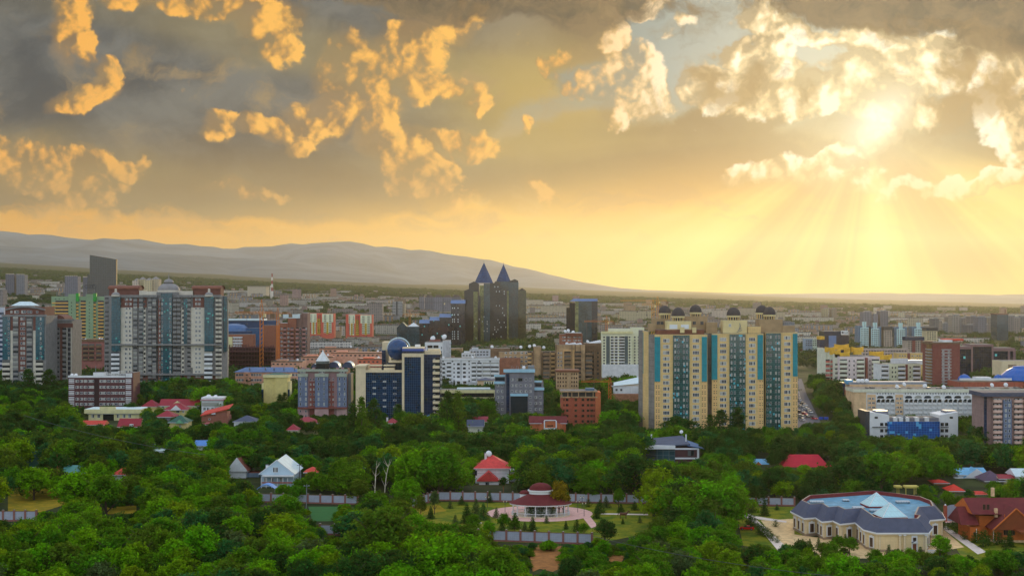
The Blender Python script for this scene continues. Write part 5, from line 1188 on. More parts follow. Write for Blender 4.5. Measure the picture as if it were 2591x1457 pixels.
    q = MB(); q.tube((b.x(2109), 6, b.z(838)), (b.x(2109), 6, b.z(824)), .3, graym); q.build('mast', b.root); b.done()
    for px, t in ((2188, 820), (2215, 822), (2280, 823), (2325, 822)):
        b = Bld('apartment_tower', {2188: 'pale blue grid tower with twin fins, first from the dark logo office', 2215: 'pale blue grid tower with twin fins, second from the dark logo office', 2280: 'pale blue grid tower with twin fins, third from the dark logo office', 2325: 'pale blue grid tower with twin fins, nearest the red brick tower'}[px], 'apartment block', px, 1950, 'pale blue grid towers')
        b.box('wall', px - 17, px + 15, t + 4, None, 3, 22, P('slate_blue_render', (96, 116, 134), .8, .15, .3, (3, 3.2, .5, .3)), greyroof); b.piece('grid_front', px - 10, px + 10, t + 9, None, 0, 4, P('ice_grid', (180, 208, 212), .8, .08), greyroof)
        for dx in (-4, 1): b.piece('fin', px + dx, px + dx + 3, t - 6, t + 12, -.4, 6, P('ice_grid', (180, 208, 212)))
        q = MB(); q.tube((b.x(px), 3, b.z(t - 4)), (b.x(px), 3, b.z(t - 12)), .7, graym); q.build('mast', b.root)
        b.wins((px - 7, px - 1.5, px + 3, px + 7.5), [t + 13 + 5.2 * i for i in range(10)], 3.4, 2.8, 'd1', -.02); b.done()
    for x0, x1, t, Y, m, lab in ((2237, 2257, 826, 1950, P('grey_beige', (160, 146, 134), .85), 'grey beige tower with dark curved top between pale blue grid towers'), (2344, 2372, 828, 1850, P('pale_ochre', (186, 172, 138), .85), 'pale ochre tower with dark scalloped top behind the red brick tower'), (2296, 2338, 852, 1500, P('grey_beige', (160, 146, 134)), 'round cornered block with navy top floor and red wall strips')):
        b = Bld('apartment_block', lab, 'apartment block', (x0 + x1) / 2, Y); b.box('wall', x0, x1, t + 8, None, 0, 20, m, greyroof); b.piece('dark_top', x0 - 1, x1 + 1, t, t + 9, -.5, 18, P('dark_slate', (50, 54, 60)) if x0 < 2290 or x0 > 2340 else navycw, greyroof)
        if x0 == 2296: b.piece('red_strip', 2308, 2316, 861, None, -.4, .2, redd); b.piece('red_strip', 2330, 2335, 861, None, -.4, .2, redd)
        b.wins([x0 + 4 + 6 * i for i in range(int((x1 - x0) / 6))], [t + 13 + 5.5 * i for i in range(9)], 3.2, 3, 'd1', 0); b.done()
    b = Bld('office_tower', 'slim dark teal slab tower standing alone near the picture edge', 'skyscraper', 2536, 2300); b.box('wall', 2523, 2551, 795, None, 0, 30, glassy('deep_teal_glass', (36, 62, 74), 2.4, 2.6, (30, 50, 60), .12, 0, .3), greyroof); b.piece('roof_edge', 2522, 2551.5, 793, 796, -.3, 30, P('roof_rust', (110, 78, 66), .8)); q = MB(); q.tube((b.x(2548), 8, b.z(794)), (b.x(2548), 8, b.z(783)), .9, P('roof_rust', (110, 78, 66))); q.build('mast', b.root); b.done()
    b = Bld('apartment_block', 'yellow and red apartment row behind the ochre parapets', 'apartment block', 2306, 1200); b.box('wall', 2272, 2348, 893, None, 0, 14, P('mustard_render', (196, 164, 104), .85, .15), greyroof); b.piece('red_strip', 2296, 2303, 893, None, -.3, .2, redd); b.wins([2277 + 6.5 * i for i in range(3)] + [2308 + 6.5 * i for i in range(6)], (900, 908, 916), 3.4, 3.4, 'w1', 0); b.done()
    b = Bld('apartment_block', 'grey pink apartment row behind the ochre parapets, its roof lined with antennas', 'apartment block', 2260, 1400); b.box('wall', 2180, 2300, 882, None, 0, 14, P('grey_pink', (168, 150, 140), .85, .15), greyroof); b.wins([2186 + 7 * i for i in range(16)], (888, 896), 4, 3.4, 'd2', 0); b.done()
    b = Bld('apartment_block', 'pale mint and white apartment slab between tan domed towers and dark logo office', 'apartment block', 2057, 1700); b.box('wall', 2038, 2056, 857, None, 0, 16, P('blue_grey_render', (132, 150, 166), .85), greyroof); b.box('wall', 2056, 2074, 858, None, 0, 16, P('pale_mint', (186, 200, 182), .85), greyroof); b.wins([2041 + 4.4 * i for i in range(8)], (862, 867.5, 873), 2.6, 2.6, 'd1', 0); b.done()
    b = Bld('apartment_block', 'narrow navy and yellow topped block left of the dark logo office', 'apartment block', 2080, 1600); b.box('wall', 2074, 2086, 852, None, 0, 14, navycw, greyroof); b.piece('yellow_top', 2073, 2086.5, 851, 859, -.3, 14, yelr); b.done()
    b = Bld('building', 'low red roofed building at the end of the avenue', 'building', 2035, 1750); b.box('wall', 2018, 2076, 884, None, 0, 14, white, greyroof); b.piece('red_front', 2019, 2044, 882, 888, -.5, .3, redd); b.wins((2050, 2058, 2066), (890,), 5, 3, 'd2', 0); b.done()
right_side()
# ---------------------------------------------------------------- distant landmarks
def landmarks():
    b = Bld('office_tower', 'tall dark grey slab skyscraper with slanted top before the hills', 'skyscraper', 260, 3200)
    gm = glassy('graphite_glass', (30, 40, 50), 4, 4.2, (44, 54, 60), .3, 0, .25)
    q = MB(); xs = [(227, 645), (294, 656)]; vs = []
    for y in (0, 9): vs += [(b.x(227), y, -4), (b.x(294), y, -4), (b.x(294), y, b.z(656)), (b.x(227), y, b.z(645))]
    q.add(vs, [(0, 1, 2, 3), (5, 4, 7, 6), (3, 2, 6, 7), (4, 0, 3, 7), (1, 5, 6, 2)], gm); q.build('slab', b.root); b.piece('low_slab', 221, 227, 695, None, 2, 40, gm)
    b.done()
    for x0, x1, t, Y, lab in ((14, 36, 692, 3600, 'hazy grey tower, outermost of the far tower pair by the picture edge'), (41, 62, 693, 3600, 'hazy grey tower, inner one of the far tower pair by the picture edge'), (164, 197, 697, 3400, 'hazy grey tower with crenellated top beside the slanted skyscraper'), (210, 223, 699, 3500, 'narrow hazy tower touching the slanted skyscraper')):
        b = Bld('apartment_tower', lab, 'apartment block', (x0 + x1) / 2, Y, 'hazy towers'); b.box('wall', x0, x1, t + 2, None, 0, 24, farwall('far_tower_wall', (118, 118, 126), 5, 3.4, (70, 74, 86), .45, .55)); q = MB()
        for i in range(6): q.box(b.x(x0 + (x1 - x0) * i / 6), b.x(x0 + (x1 - x0) * (i + .5) / 6), 0, 4, b.z(t + 2), b.z(t), graym)
        q.build('crenellation', b.root); b.done()
    b = Bld('apartment_complex', 'sunlit pale complex with domed roofs behind the grey complex', 'apartment block', 368, 3000)
    for i, (x0, x1, t) in enumerate(((335, 350, 706), (348, 366, 703), (364, 384, 705), (380, 401, 702))):
        b.piece('wall', x0, x1, t + 4, None, i % 2 * 5, 30, farwall('far_pale_wall', (196, 178, 150), 5, 3.4, (120, 110, 100), .4, .5)); q = MB(); q.cone(b.x((x0 + x1) / 2), 14, b.m((x1 - x0) / 2 * 1.1), b.m(2), b.z(t + 4), b.z(t - 2), P('far_roof', (130, 124, 120), .8), 8, .39); q.build('roof', b.root)  # sunlight on the complex is put into the pale wall colour
    b.done()
    b = Bld('building', 'big pale windowless box on the skyline beside the striped chimney', 'industrial building', 650, 4300); b.box('wall', 626, 673, 725, None, 0, 60, P('far_concrete', (176, 164, 144), .9, .1)); b.piece('roof_edge', 625, 674, 723.5, 725.5, -1, 60, P('far_concrete_dark', (140, 130, 118), .9)); b.done()
    o = Bld('chimney', 'red and white striped power station chimney on the skyline', 'chimney', 688.5, 4300); z0, z1 = o.z(745), o.z(692); rw = P('chimney_red', (150, 84, 76), .8); ww = P('chimney_white', (206, 196, 184), .8)
    for i in range(6):
        q = MB(); a, c = i / 6, (i + 1) / 6; q.cone(0, 0, o.m(3.2 - 1.6 * a), o.m(3.2 - 1.6 * c), (z0 if i else 0) + (z1 - z0) * a if i else 0, z0 + (z1 - z0) * c, (ww, rw)[i % 2], 14); q.build('stripe', o.root)
    o.piece('lower_stack', 683.5, 686, 722, None, 0, 4, ww); o.done()
    for x0, x1, t, Y, lab in ((1060, 1073, 747, 3600, 'grey tower with two spikes left of the domed grey row'),):
        b = Bld('apartment_tower', lab, 'apartment block', 1066, Y); b.box('wall', x0, x1, t + 4, None, 0, 24, farwall('far_tower_wall', (118, 118, 126))); q = MB()
        for c in (1062.5, 1070): q.cone(b.x(c), 8, b.m(2.6), 0, b.z(t + 4), b.z(t - 4), domeg, 6)
        q.build('spikes', b.root); b.done()
    for i in range(4):
        b = Bld('apartment_tower', 'hazy grey slab with rounded roof, %s of four left of the spire towers' % ('first', 'second', 'third', 'last')[i], 'apartment block', 1086 + 23 * i, 3500, 'round roofed slabs'); c = 1086 + 23 * i
        b.box('wall', c - 11.5, c + 11.3, 752, None, 0, 24, farwall('far_tower_wall', (118, 118, 126))); q = MB(); q.cone(b.x(c), 12, b.m(10), b.m(5), b.z(752), b.z(746), domeg, 10); q.build('roof', b.root); b.done()
    b = Bld('office_building', 'grey slab office with dark centre strip on the plain left of the stepped offices', 'office building', 1006, 2900); b.box('wall', 993, 1018, 762, None, 0, 20, farwall('far_slab', (150, 148, 146), 4, 3.2, (60, 66, 74), .9, .45)); b.piece('dark_strip', 1002, 1006, 763, None, -.4, .2, MATS['dark_frame']); b.piece('end_wall', 1018, 1025, 768, None, 5, 20, farwall('far_pale_wall', (196, 178, 150))); b.done()
    for x0, t in ((2083, 779), (2104, 779)):
        b = Bld('apartment_tower', 'faint hazy tower on the plain, %s of the pair above the logo office' % ('outer one' if x0 < 2100 else 'inner one'), 'apartment block', x0 + 7, 3600, 'faint tower pair'); b.box('wall', x0, x0 + 13, t + 2, None, 0, 24, farwall('far_faint', (150, 140, 122), 5, 3.4, (100, 96, 90))); b.piece('roof_house', x0 + 3, x0 + 10, t, t + 2, 4, 12, graym); b.done()
    for x0, x1, t, lab in ((2184, 2206, 789, 'wide grey tower behind the pale blue grid towers'), (2208, 2222, 795, 'lower grey tower in the gap behind the pale blue grid towers'), (2227, 2247, 787, 'grey tower with toothed roof behind the pale blue grid towers')):
        b = Bld('apartment_tower', lab, 'apartment block', (x0 + x1) / 2, 2700, 'grey towers beyond'); b.box('wall', x0, x1, t, None, 0, 26, farwall('far_tower_wall', (118, 118, 126))); b.piece('roof_house', x0 + 4, x1 - 4, t - 3, t, 4, 14, graym); b.done()
    rs = random.Random(12); n = 0
    for i, (x0, x1, t) in enumerate(((2362, 2376, 806), (2376, 2384, 812), (2386, 2400, 818), (2399, 2412, 802), (2410, 2430, 798), (2424, 2432, 806), (2432, 2446, 805), (2440, 2456, 802), (2447, 2468, 822), (2455, 2472, 800), (2470, 2486, 814), (2474, 2496, 802), (2488, 2502, 821), (2498, 2514, 804), (2506, 2523, 812), (2551, 2566, 800), (2566, 2582, 804), (2578, 2600, 801))):
        b = Bld('apartment_tower', ('dark gridded', 'grey', 'brown grey', 'pale grey', 'blue grey')[i % 5] + ' tower in the hazy cluster ' + ('beside the brick tower', 'left of the teal slab', 'before the teal slab', 'behind the navy offices', 'right of the teal slab')[0 if x1 < 2400 else 1 if x1 < 2460 else 2 if x1 < 2500 else 3 if x1 < 2530 else 4], 'apartment block', (x0 + x1) / 2, 2500 + (i * 137) % 500, 'hazy tower cluster'); b.box('wall', x0, x1, t, None, 0, 26, farwall('far_cluster_%d' % (i % 3), ((120, 116, 116), (136, 130, 124), (112, 116, 124))[i % 3], 4.4, 3.3, (62, 64, 72), .5, .5)); b.piece('roof_house', x0 + 3, x1 - 3, t - 3, t, 5, 14, graym); b.done()
landmarks()
# ---------------------------------------------------------------- tower cranes
def crane(px, top, jib, x0, x1, Y, lab, mast=5.0, col=None, kind='tower_crane', y_tie=None):
    col = col or craneor; b = Bld(kind, lab, 'crane', px, Y); w = b.m(mast) / 2; zt = b.z(jib)
    q = MB(); n = max(6, int(zt / (w * 2.6)))
    for sx in (-w, w):
        for sy in (-w, w): q.tube((sx, sy, -1), (sx, sy, zt), w * .16, col, 4)
    for i in range(n):
        a, c = zt * i / n, zt * (i + 1) / n
        for s in (-w, w): q.tube((-w, s, a), (w, s, c), w * .1, col, 4); q.tube((s, w, a), (s, -w, c), w * .1, col, 4)
    q.build('mast', b.root)
    q = MB(); h = w * 1.1; za = zt + h
    ja, jb = b.x(x0), b.x(x1); m = max(8, int((jb - ja) / (h * 1.4)))
    for z, s in ((zt, -h * .6), (zt, h * .6), (za, 0)): q.tube((ja, s, z), (jb, s, z), w * .12, col, 4)
    for i in range(m):
        a, c = ja + (jb - ja) * i / m, ja + (jb - ja) * (i + 1) / m; q.tube((a, -h * .6, zt), ((a + c) / 2, 0, za), w * .07, col, 3); q.tube(((a + c) / 2, 0, za), (c, h * .6, zt), w * .07, col, 3)
    q.build('jib', b.root)
    q = MB(); zp = b.z(top); q.tube((-w, 0, za), (0, 0, zp), w * .2, col, 4); q.tube((w, 0, za), (0, 0, zp), w * .2, col, 4)
    for e in (ja * .7, jb * .8): q.tube((0, 0, zp), (e, 0, za), w * .05, col, 3)
    q.build('apex', b.root)
    sh = jb if abs(jb) < abs(ja) else ja; q = MB(); q.box(sh - w * 1.4, sh + w * 1.4, -w, w, zt - w * 3, zt - .05, concd); q.build('counterweight', b.root)
    q = MB(); q.box(w * .9, w * 2.6, -w, w, zt - w * 2.4, zt - w * .2, P('cab_cream', (210, 190, 140), .5)); q.build('cab', b.root)
    lg = ja if abs(jb) < abs(ja) else jb; q = MB(); q.tube((lg * .55, 0, zt), (lg * .55, 0, zt - b.m(26)), .12, MATS['dark_frame'], 4); q.box(lg * .55 - .6, lg * .55 + .6, -.5, .5, zt - b.m(28), zt - b.m(25.5), MATS['dark_frame']); q.build('hook', b.root); b.done()
crane(662, 757, 793, 594, 690, 1240, 'tall orange tower crane standing beside the rusty steel frame', 8)
crane(703, 778, 794, 655, 735, 1330, 'orange tower crane rising behind the brown brick block', 6)
crane(1037, 784, 796, 1020, 1075, 2000, 'small orange crane behind the stepped glass offices', 4)
crane(1121, 755, 766, 1044, 1142, 2300, 'dark crane with long jib above the stepped offices', 4, P('crane_dark', (84, 84, 88), .7))
crane(1535, 800, 814, 1478, 1553, 1400, 'orange crane between the chamfered glass tower and the tan domed towers', 5)
crane(1652, 757, 771, 1624, 1674, 1300, 'golden crane beside the domes of the tan towers', 6, P('crane_gold', (196, 140, 60), .6)); crane(1664, 750, 762, 1570, 1688, 1500, 'golden crane with very long pale jib behind the domes', 5, P('crane_gold', (196, 140, 60)))
crane(1543, 955, 966, 1470, 1548, 850, 'low orange crane arm beside the unfinished red brick block', 6, P('crane_red', (196, 90, 36), .6))
# ---------------------------------------------------------------- houses among the trees
trim = P('white_trim', (220, 218, 212), .6, .08)
def house(lab, x0, x1, eave, ridge, Y, wm, rm, form='hip', depth=10.0, wins=(), chim=None, endm=None, over=.7, cat='house', name='house', go=None):
    b = Bld(name, lab, cat, (x0 + x1) / 2, Y)
    b.box('wall', x0, x1, eave, None, 0, depth, wm)
    a, c = b.x(x0) - over, b.x(x1) + over; z = b.z(eave) + .02; h = b.z(ridge, depth / 2) - z
    q = MB()
    if form == 'hip': q.hip(a, c, -over, depth + over, z, h, rm)
    elif form == 'gx': q.gable(a, c, -over, depth + over, z, h, rm, endm or wm, 'x')
    elif form == 'gy': q.gable(a, c, -over, depth + over, z, h, rm, endm or wm, 'y')
    elif form == 'flat': q.box(a, c, -over, depth + over, z, z + max(.4, h * .3), rm)
    roof = q.build('roof', b.root)
    if form == 'gy':   # barge boards
        q = MB(); xm = (a + c) / 2
        for e in (a, c):
            d = Vector((xm - e, 0, h)).normalized(); n = Vector((-d.z, 0, d.x)) * (.28 if e == a else -.28)
            vs = [Vector((e, -over - .14, z)), Vector((xm, -over - .14, z + h)), Vector((xm, -over - .14, z + h + .34)), Vector((e, -over - .14, z + .34))]
            q.add(vs + [v + Vector((0, .13, 0)) for v in vs], [(0, 1, 2, 3), (7, 6, 5, 4), (3, 2, 6, 7), (0, 4, 5, 1)], trim)
        q.build('barge_board', b.root)
    else:
        q = MB(); q.box(a + .03, c - .03, -over - .06, -over + .1, z - .26, z - .02, trim); q.build('fascia', b.root)
    for px, py, w, hh in wins: b.wins((px,), (py,), w, hh, 'w2', 0)
    if chim:
        q = MB(); cx, ct, y = chim; q.box(b.x(cx, y) - .45, b.x(cx, y) + .45, y - .4, y + .4, b.z(eave), b.z(ct, y), trim); q.box(b.x(cx, y) - .55, b.x(cx, y) + .55, y - .5, y + .5, b.z(ct, y), b.z(ct, y) + .2, greyc); q.build('chimney', roof)
    if go: go(b)
    return b.done()
def villas():
    yl = P('yellow_render', (232, 188, 124), .85, .12); br = brick('house_brick', (150, 80, 56), (130, 66, 48))
    def cream_mansion(b):
        b.piece('cornice', 213, 357, 1035, 1046, -1.2, 17, cream, whiteroof); b.piece('parapet_arch', 252, 292, 1029, 1036, -1.0, .2, cream); b.piece('portal_recess', 261, 288, 1047, None, -.1, .3, MATS['dark_pane'])
        for x in (257, 289): b.piece('pilaster', x, x + 3, 1046, None, -.5, 0, cream)
    house('large cream flat roofed villa with dark portal behind red roofed houses', 224, 352, 1046, 1040, 800, cream, whiteroof, 'flat', 16, [(x, 1052, 7, 9) for x in (235, 250, 299, 314, 328)], go=cream_mansion)
    house('low house with orange tiled roof in front of the cream flat roofed villa', 204, 262, 1074, 1063, 735, orangeb, terracotta, 'gx', 8)
    house('house with crimson metal roof and small gable in front of the cream flat roofed villa', 300, 352, 1079, 1058, 728, yl, redroof, 'gx', 9, go=lambda b: b.piece('dormer', 327, 336, 1073, 1081, -1.2, .5, white))
    house('brown roofed house with orange walls and big gable window below the maroon office', 182, 238, 1023, 1003, 880, orangeb, brownshingle, 'gx', 10, [(200, 1027, 8, 5)], go=lambda b: (lambda q: (q.gable(b.x(208), b.x(240), -2, 5, b.z(1022), b.m(18), brownshingle, trim, 'y'), q.build('front_gable', b.root)))(MB()))
    house('crimson roofed house between the two poplars below the maroon office', 269, 309, 1026, 1009, 870, br, redroof, 'gx', 10, go=lambda b: (lambda q: (q.gable(b.x(288), b.x(308), -2, 4, b.z(1026), b.m(11), redroof, br, 'y'), q.build('front_gable', b.root)))(MB()))
    house('crimson hipped roof house with yellow walls, left of the long crimson roof', 360, 396, 1028, 1010, 860, yl, redroof, 'hip', 10, [(375, 1032, 6, 5)])
    house('long house with crimson gabled roof and cream walls', 405, 502, 1026, 1009, 850, cream, redroof, 'gx', 10, [(412, 1029, 6, 5), (500, 1031, 5, 6)], go=lambda b: (lambda q: (q.gable(b.x(440), b.x(460), -1.5, 4, b.z(1021), b.m(8), redroof, cream, 'y'), q.build('front_gable', b.root)))(MB()))
    house('crimson roofed villa with white edged double gable and cream walls', 416, 472, 1036, 1019, 805, yl, redroof, 'hip', 10, [(450, 1041, 8, 6), (464, 1041, 5, 6)], go=lambda b: (lambda q: (q.gable(b.x(432), b.x(462), -2, 4, b.z(1037), b.m(13), redroof, trim, 'y'), q.build('front_gable', b.root)))(MB()))
    house('crimson roofed house with grey wall just above the green roof', 396, 440, 1054, 1037, 762, greyc, redroof, 'hip', 10)
    house('green roofed yellow house with small front gable', 428, 474, 1068, 1049, 720, yl, greenroof, 'hip', 10, [(456, 1078, 5, 7)], go=lambda b: (lambda q: (q.gable(b.x(445), b.x(468), -2.2, 4, b.z(1070), b.m(10), greenroof, P('mint_gable', (110, 170, 130), .8), 'y'), q.build('front_gable', b.root)))(MB()))
    def tall_white(b):
        b.piece('glazed_gallery', 511, 553, 1018, 1026, -.6, 0, MATS['window_pane']); b.piece('parapet', 509, 565, 1005, 1011, -.4, 10, white); dishes(b, ((528, 1004), (545, 1005)), 1.6, 2)
    house('three storey white house with glazed gallery and two dishes on its crimson roof', 510, 564, 1012, 1006, 810, white, redroof, 'flat', 10, [(x, 1034, 7, 7) for x in (517, 527, 537, 547)], go=tall_white)
    b = Bld('house', 'brick house under a slanted red roof that rises to one side', 'house', 542, 740); b.box('wall', 510, 576, 1052, None, 0, 10, br)
    q = MB(); a, c = b.x(508), b.x(580); z0, z1 = b.z(1050), b.z(1032); vs = [(a, -1, z0), (c, -1, z1), (c, 11, z1 + 1.5), (a, 11, z0 + 1.5)]; q.add(vs + [(v[0], v[1], v[2] - .5) for v in vs], [(0, 1, 2, 3), (7, 6, 5, 4), (0, 4, 5, 1), (1, 5, 6, 2), (3, 7, 4, 0)], terracotta); q.build('slanted_roof', b.root); b.piece('upper_wall', 545, 574, 1042, 1054, .1, 9, br); b.wins((530,), (1060,), 5, 4, 'w1', 0); b.done()
    house('white garage with crimson flat roof below the slanted red roof', 509, 528, 1073, 1069, 715, white, redroof, 'flat', 6, cat='garage', name='garage')
    house('house with dark navy hipped roof and white walls below the yellow stair tower', 592, 648, 1066, 1050, 720, white, navyroof, 'hip', 11)
    house('wide house with crimson hipped roof in front of the pointed steel roof block', 738, 806, 1070, 1054, 720, cream, redroof, 'hip', 12)
    house('smaller crimson hipped roof in front of the wide crimson one', 726, 752, 1088, 1072, 690, cream, redroof, 'hip', 8)
    house('small white house with purple grey pitched roof below the grey panel office', 1184, 1222, 1078, 1061, 700, ivory, navyroof, 'gx', 8, [(1212, 1088, 6, 7)])
    house('house with crimson gabled roof behind the purple grey roofed one', 1194, 1236, 1066, 1053, 760, cream, redroof, 'gx', 9)
    house('crimson roof with white chimney at the foot of the blue glass complex', 978, 1004, 1070, 1057, 730, white, redroof, 'hip', 8, chim=(980, 1056, 3))
    house('crimson roof partly hidden at the foot of the cream podium', 1022, 1042, 1068, 1058, 740, white, redroof, 'hip', 8)
    def orange_house(b):
        q = MB(); q.gable(b.x(1362), b.x(1426), -2.5, 6, b.z(1074), b.m(13), maroonroof, orangeb, 'y'); q.build('front_gable', b.root); b.piece('white_frame', 1377, 1407, 1062, 1064, -2.9, -2.4, trim); b.piece('white_frame', 1376, 1379, 1064, None, -2.9, -2.4, trim); b.piece('white_frame', 1406, 1409, 1064, None, -2.9, -2.4, trim); b.piece('balcony', 1379, 1406, 1082, 1086, -3, -2, trim); b.piece('gable_wall', 1364, 1424, 1074, None, -2.3, 0, orangeb); b.wins((1392,), (1072,), 15, 13, 'b3', -2.35)
    house('orange brick house with dark maroon roof and white framed balcony window', 1342, 1432, 1070, 1052, 700, orangeb, maroonroof, 'gx', 11, go=orange_house)
    house('dark green steep roofed house among pines near the dry grass', 72, 110, 1180, 1139, 560, greenroof, greenroof, 'gx', 7, go=lambda b: b.piece('skylight', 101, 106, 1164, 1171, -1.0, -.3, trim))
    house('low house with pale teal roofs beside the two pines', 160, 215, 1196, 1176, 520, white, P('teal_roof', (70, 128, 120), .5, .2, .4, (.5, 0, .06, .3)), 'gx', 9)
    house('house with rust red hipped roof sunk among trees', 287, 322, 1200, 1181, 520, white, terracotta, 'hip', 9)
    house('small orange roofed shed right beside the rust red hipped roof', 322, 346, 1203, 1195, 515, orangeb, terracotta, 'hip', 7, cat='shed', name='shed')
    house('house with plain blue roof among dark trees', 494, 526, 1127, 1113, 640, white, P('sky_blue_roof', (72, 128, 196), .5, .12), 'gx', 8)
    house('grey flat roofed house half hidden by trees left of the blue roof', 384, 416, 1142, 1136, 610, greyc, whiteroof, 'flat', 8)
    house('white gabled house with brown tiled roof sloping away', 578, 622, 1192, 1152, 545, white, brownshingle, 'gy', 18, [(586, 1186, 7, 8)], go=lambda b: b.piece('side_wing', 622, 655, 1196, None, 3, 12, P('blue_grey_wall', (110, 130, 150), .8), brownshingle))
    def blue_white(b):
        b.piece('porch', 662, 742, 1203, 1206, -3, 0, trim); q = MB()
        for x in (664, 676, 690, 704, 718, 730): q.box(b.x(x), b.x(x + 1.6), -2.9, -2.6, 0, b.z(1206), trim)
        q.build('porch_posts', b.root); b.wins((697,), (1188,), 13, 13, 'w3', -.75); b.wins((672, 688, 712), (1213,), 8, 11, 'w2', 0)
        b.piece('balustrade', 662, 742, 1219, 1222, -3, -2.8, redb)
    house('pale blue gabled house with big sheet roof, arched window and porch', 660, 742, 1200, 1156, 520, P('pale_blue_siding', (176, 196, 222), .8, .08, .3, (0, .35, .06, .3)), whiteroof, 'gy', 20, chim=(676, 1176, 4), go=blue_white)
    house('low orange roof beside the pale blue gabled house', 772, 802, 1194, 1180, 530, orangeb, terracotta, 'hip', 8)
    b = Bld('canopy', 'arched bright blue canopy in front of the pale blue gabled house', 'canopy', 673, 490); q = MB(); n = 8; w = b.m(23)
    for i in range(n):
        f = lambda k: (-w + 2 * w * k / n, b.z(1236) + b.m(11) * math.sin(math.pi * k / n)); (xa, za), (xb, zb) = f(i), f(i + 1); q.add([(xa, 0, za), (xb, 0, zb), (xb, 5, zb), (xa, 5, za)] + [(xa, 0, za - .2), (xb, 0, zb - .2), (xb, 5, zb - .2), (xa, 5, za - .2)], [(0, 1, 2, 3), (7, 6, 5, 4), (4, 5, 1, 0)], P('canopy_blue', (84, 140, 220), .4))
    q.build('arched_cover', b.root)
    for x in (-w, w - .2):
        q = MB(); q.box(x, x + .2, .2, .4, 0, b.z(1236), graym); q.build('post', b.root)
    b.done()
    def red_white(b):
        q = MB(); q.gable(b.x(1207), b.x(1266), -5, 3, b.z(1213), b.m(25), MATS['coral_roof'], MATS['coral_roof'], 'y'); q.build('porch_roof', b.root); b.piece('porch_wall', 1212, 1262, 1213, None, -4.4, 0, white); b.wins((1233,), (1223,), 9, 7, 'd2', -4.45); b.wins((1205,), (1196,), 4, 12, 'd1', -.02); b.piece('side_wing', 1290, 1316, 1192, None, 5, 14, white); b.piece('wing_roof', 1287, 1303, 1200, 1209, 4, 6, terracotta); b.piece('base_band', 1204, 1262, 1226, 1233, -4.6, -4.4, redb)
        dishes(b, ((1237, 1147),), 1.2, 5)
    house('tall white house with coral red hipped roof, red porch gable and white dish', 1203, 1288, 1184, 1150, 530, white, P('coral_roof', (206, 66, 62), .75, .2, .5, (.4, .35, .06, .4)), 'hip', 13, chim=(1229, 1146, 6), go=red_white)
    house('house with wide bright crimson metal roof rising above the trees', 1975, 2104, 1190, 1149, 580, cream, P('bright_crimson_roof', (214, 18, 54), .5, .1, .4, (.5, 0, .06, .3), 0, 0, .75), 'hip', 9)
    house('crimson side roof beside the wide bright crimson metal roof', 2096, 2120, 1196, 1176, 570, cream, P('bright_crimson_roof', (240, 24, 62)), 'hip', 9)
    house('small orange house with light blue roof left of the wide crimson roof', 1908, 1942, 1176, 1160, 590, orangeb, lblueroof, 'gx', 7, [(1914, 1180, 4, 5)], go=lambda b: (lambda q: (q.gable(b.x(1906), b.x(1928), -2, 3, b.z(1176), b.m(10), lblueroof, orangeb, 'y'), q.build('front_gable', b.root)))(MB()))
    def blue_roof_villa(b):
        q = MB(); q.gable(b.x(2436), b.x(2502), -1.4, 6, b.z(1208), b.m(24), lblueroof, white, 'y'); q.build('front_gable', b.root); b.piece('gable_wall', 2440, 2498, 1208, None, -1.0, 0, white)
        b.wins((2474,), (1195,), 4, 8, 'd1', -1.05); b.wins((2472,), (1213,), 9, 9, 'd2', -1.05); b.wins((2490,), (1216,), 7, 12, 'd1', -1.05); b.piece('terrace', 2418, 2438, 1208, 1216, -1, 2, white)
    house('white house with light blue gabled roof and small dark windows', 2425, 2496, 1200, 1182, 545, white, lblueroof, 'gx', 11, go=blue_roof_villa)
    house('house with dull purple hipped roof right of the light blue gabled roof', 2494, 2540, 1216, 1189, 530, greyc, P('purple_roof', (84, 66, 84), .8, .15), 'hip', 11)
    house('low crimson roof beside the dull purple hipped roof', 2530, 2564, 1210, 1199, 530, cream, redroof, 'gx', 8)
    house('house with pale sheet roof cut by the picture edge', 2572, 2620, 1204, 1184, 530, white, whiteroof, 'gx', 10)
    for x0, x1, e, r, Y, lab in ((2366, 2398, 1221, 1212, 525, 'red tiled roof nearest the yellow pergola'), (2404, 2438, 1241, 1224, 505, 'red tiled roof between two trees below the light blue gabled house'), (2470, 2500, 1250, 1241, 500, 'red tiled roof behind the maroon roofed chalet'), (2246, 2282, 1214, 1196, 545, 'orange red roof half hidden behind the yellow pergola')):
        house(lab, x0, x1, e, r, Y, orangeb, P('red_tiles', (206, 52, 36), .75, .2, .5, (.4, .35, .06, .4)), 'hip', 7)
    house('white flat roofed building under the mauve apartment house', 2532, 2620, 1152, 1146, 610, P('pale_blue_siding', (176, 196, 222)), whiteroof, 'flat', 8, [(2560, 1158, 12, 7)])
    house('grey house gable barely showing behind trees near the yellow pergola', 2352, 2380, 1190, 1178, 600, greyc, navyroof, 'gx', 8); house('white gable barely showing through leaves left of the brown tiled roof', 465, 492, 1192, 1182, 530, white, whiteroof, 'gy', 8)
    house('grey roof corner showing beside the broad tree under the glass walled office', 1560, 1590, 1162, 1149, 590, greyc, P('slate_roof', (108, 120, 136), .6, .15), 'gx', 8)
    b = Bld('office_building', 'small glass walled office with navy roof and maroon and white banded side', 'office building', 1705, 590)
    q = MB(); q.prism([(b.x(1634, 3), 3), (b.x(1660), 0), (b.x(1708, -2), -2), (b.x(1708, 14), 14), (b.x(1640, 14), 14)], -1, b.z(1136), glassy('office_green_glass', (52, 84, 92), 1.8, 1.9, (90, 110, 116), .12, .0, .4)); q.build('glass_wall', b.root)
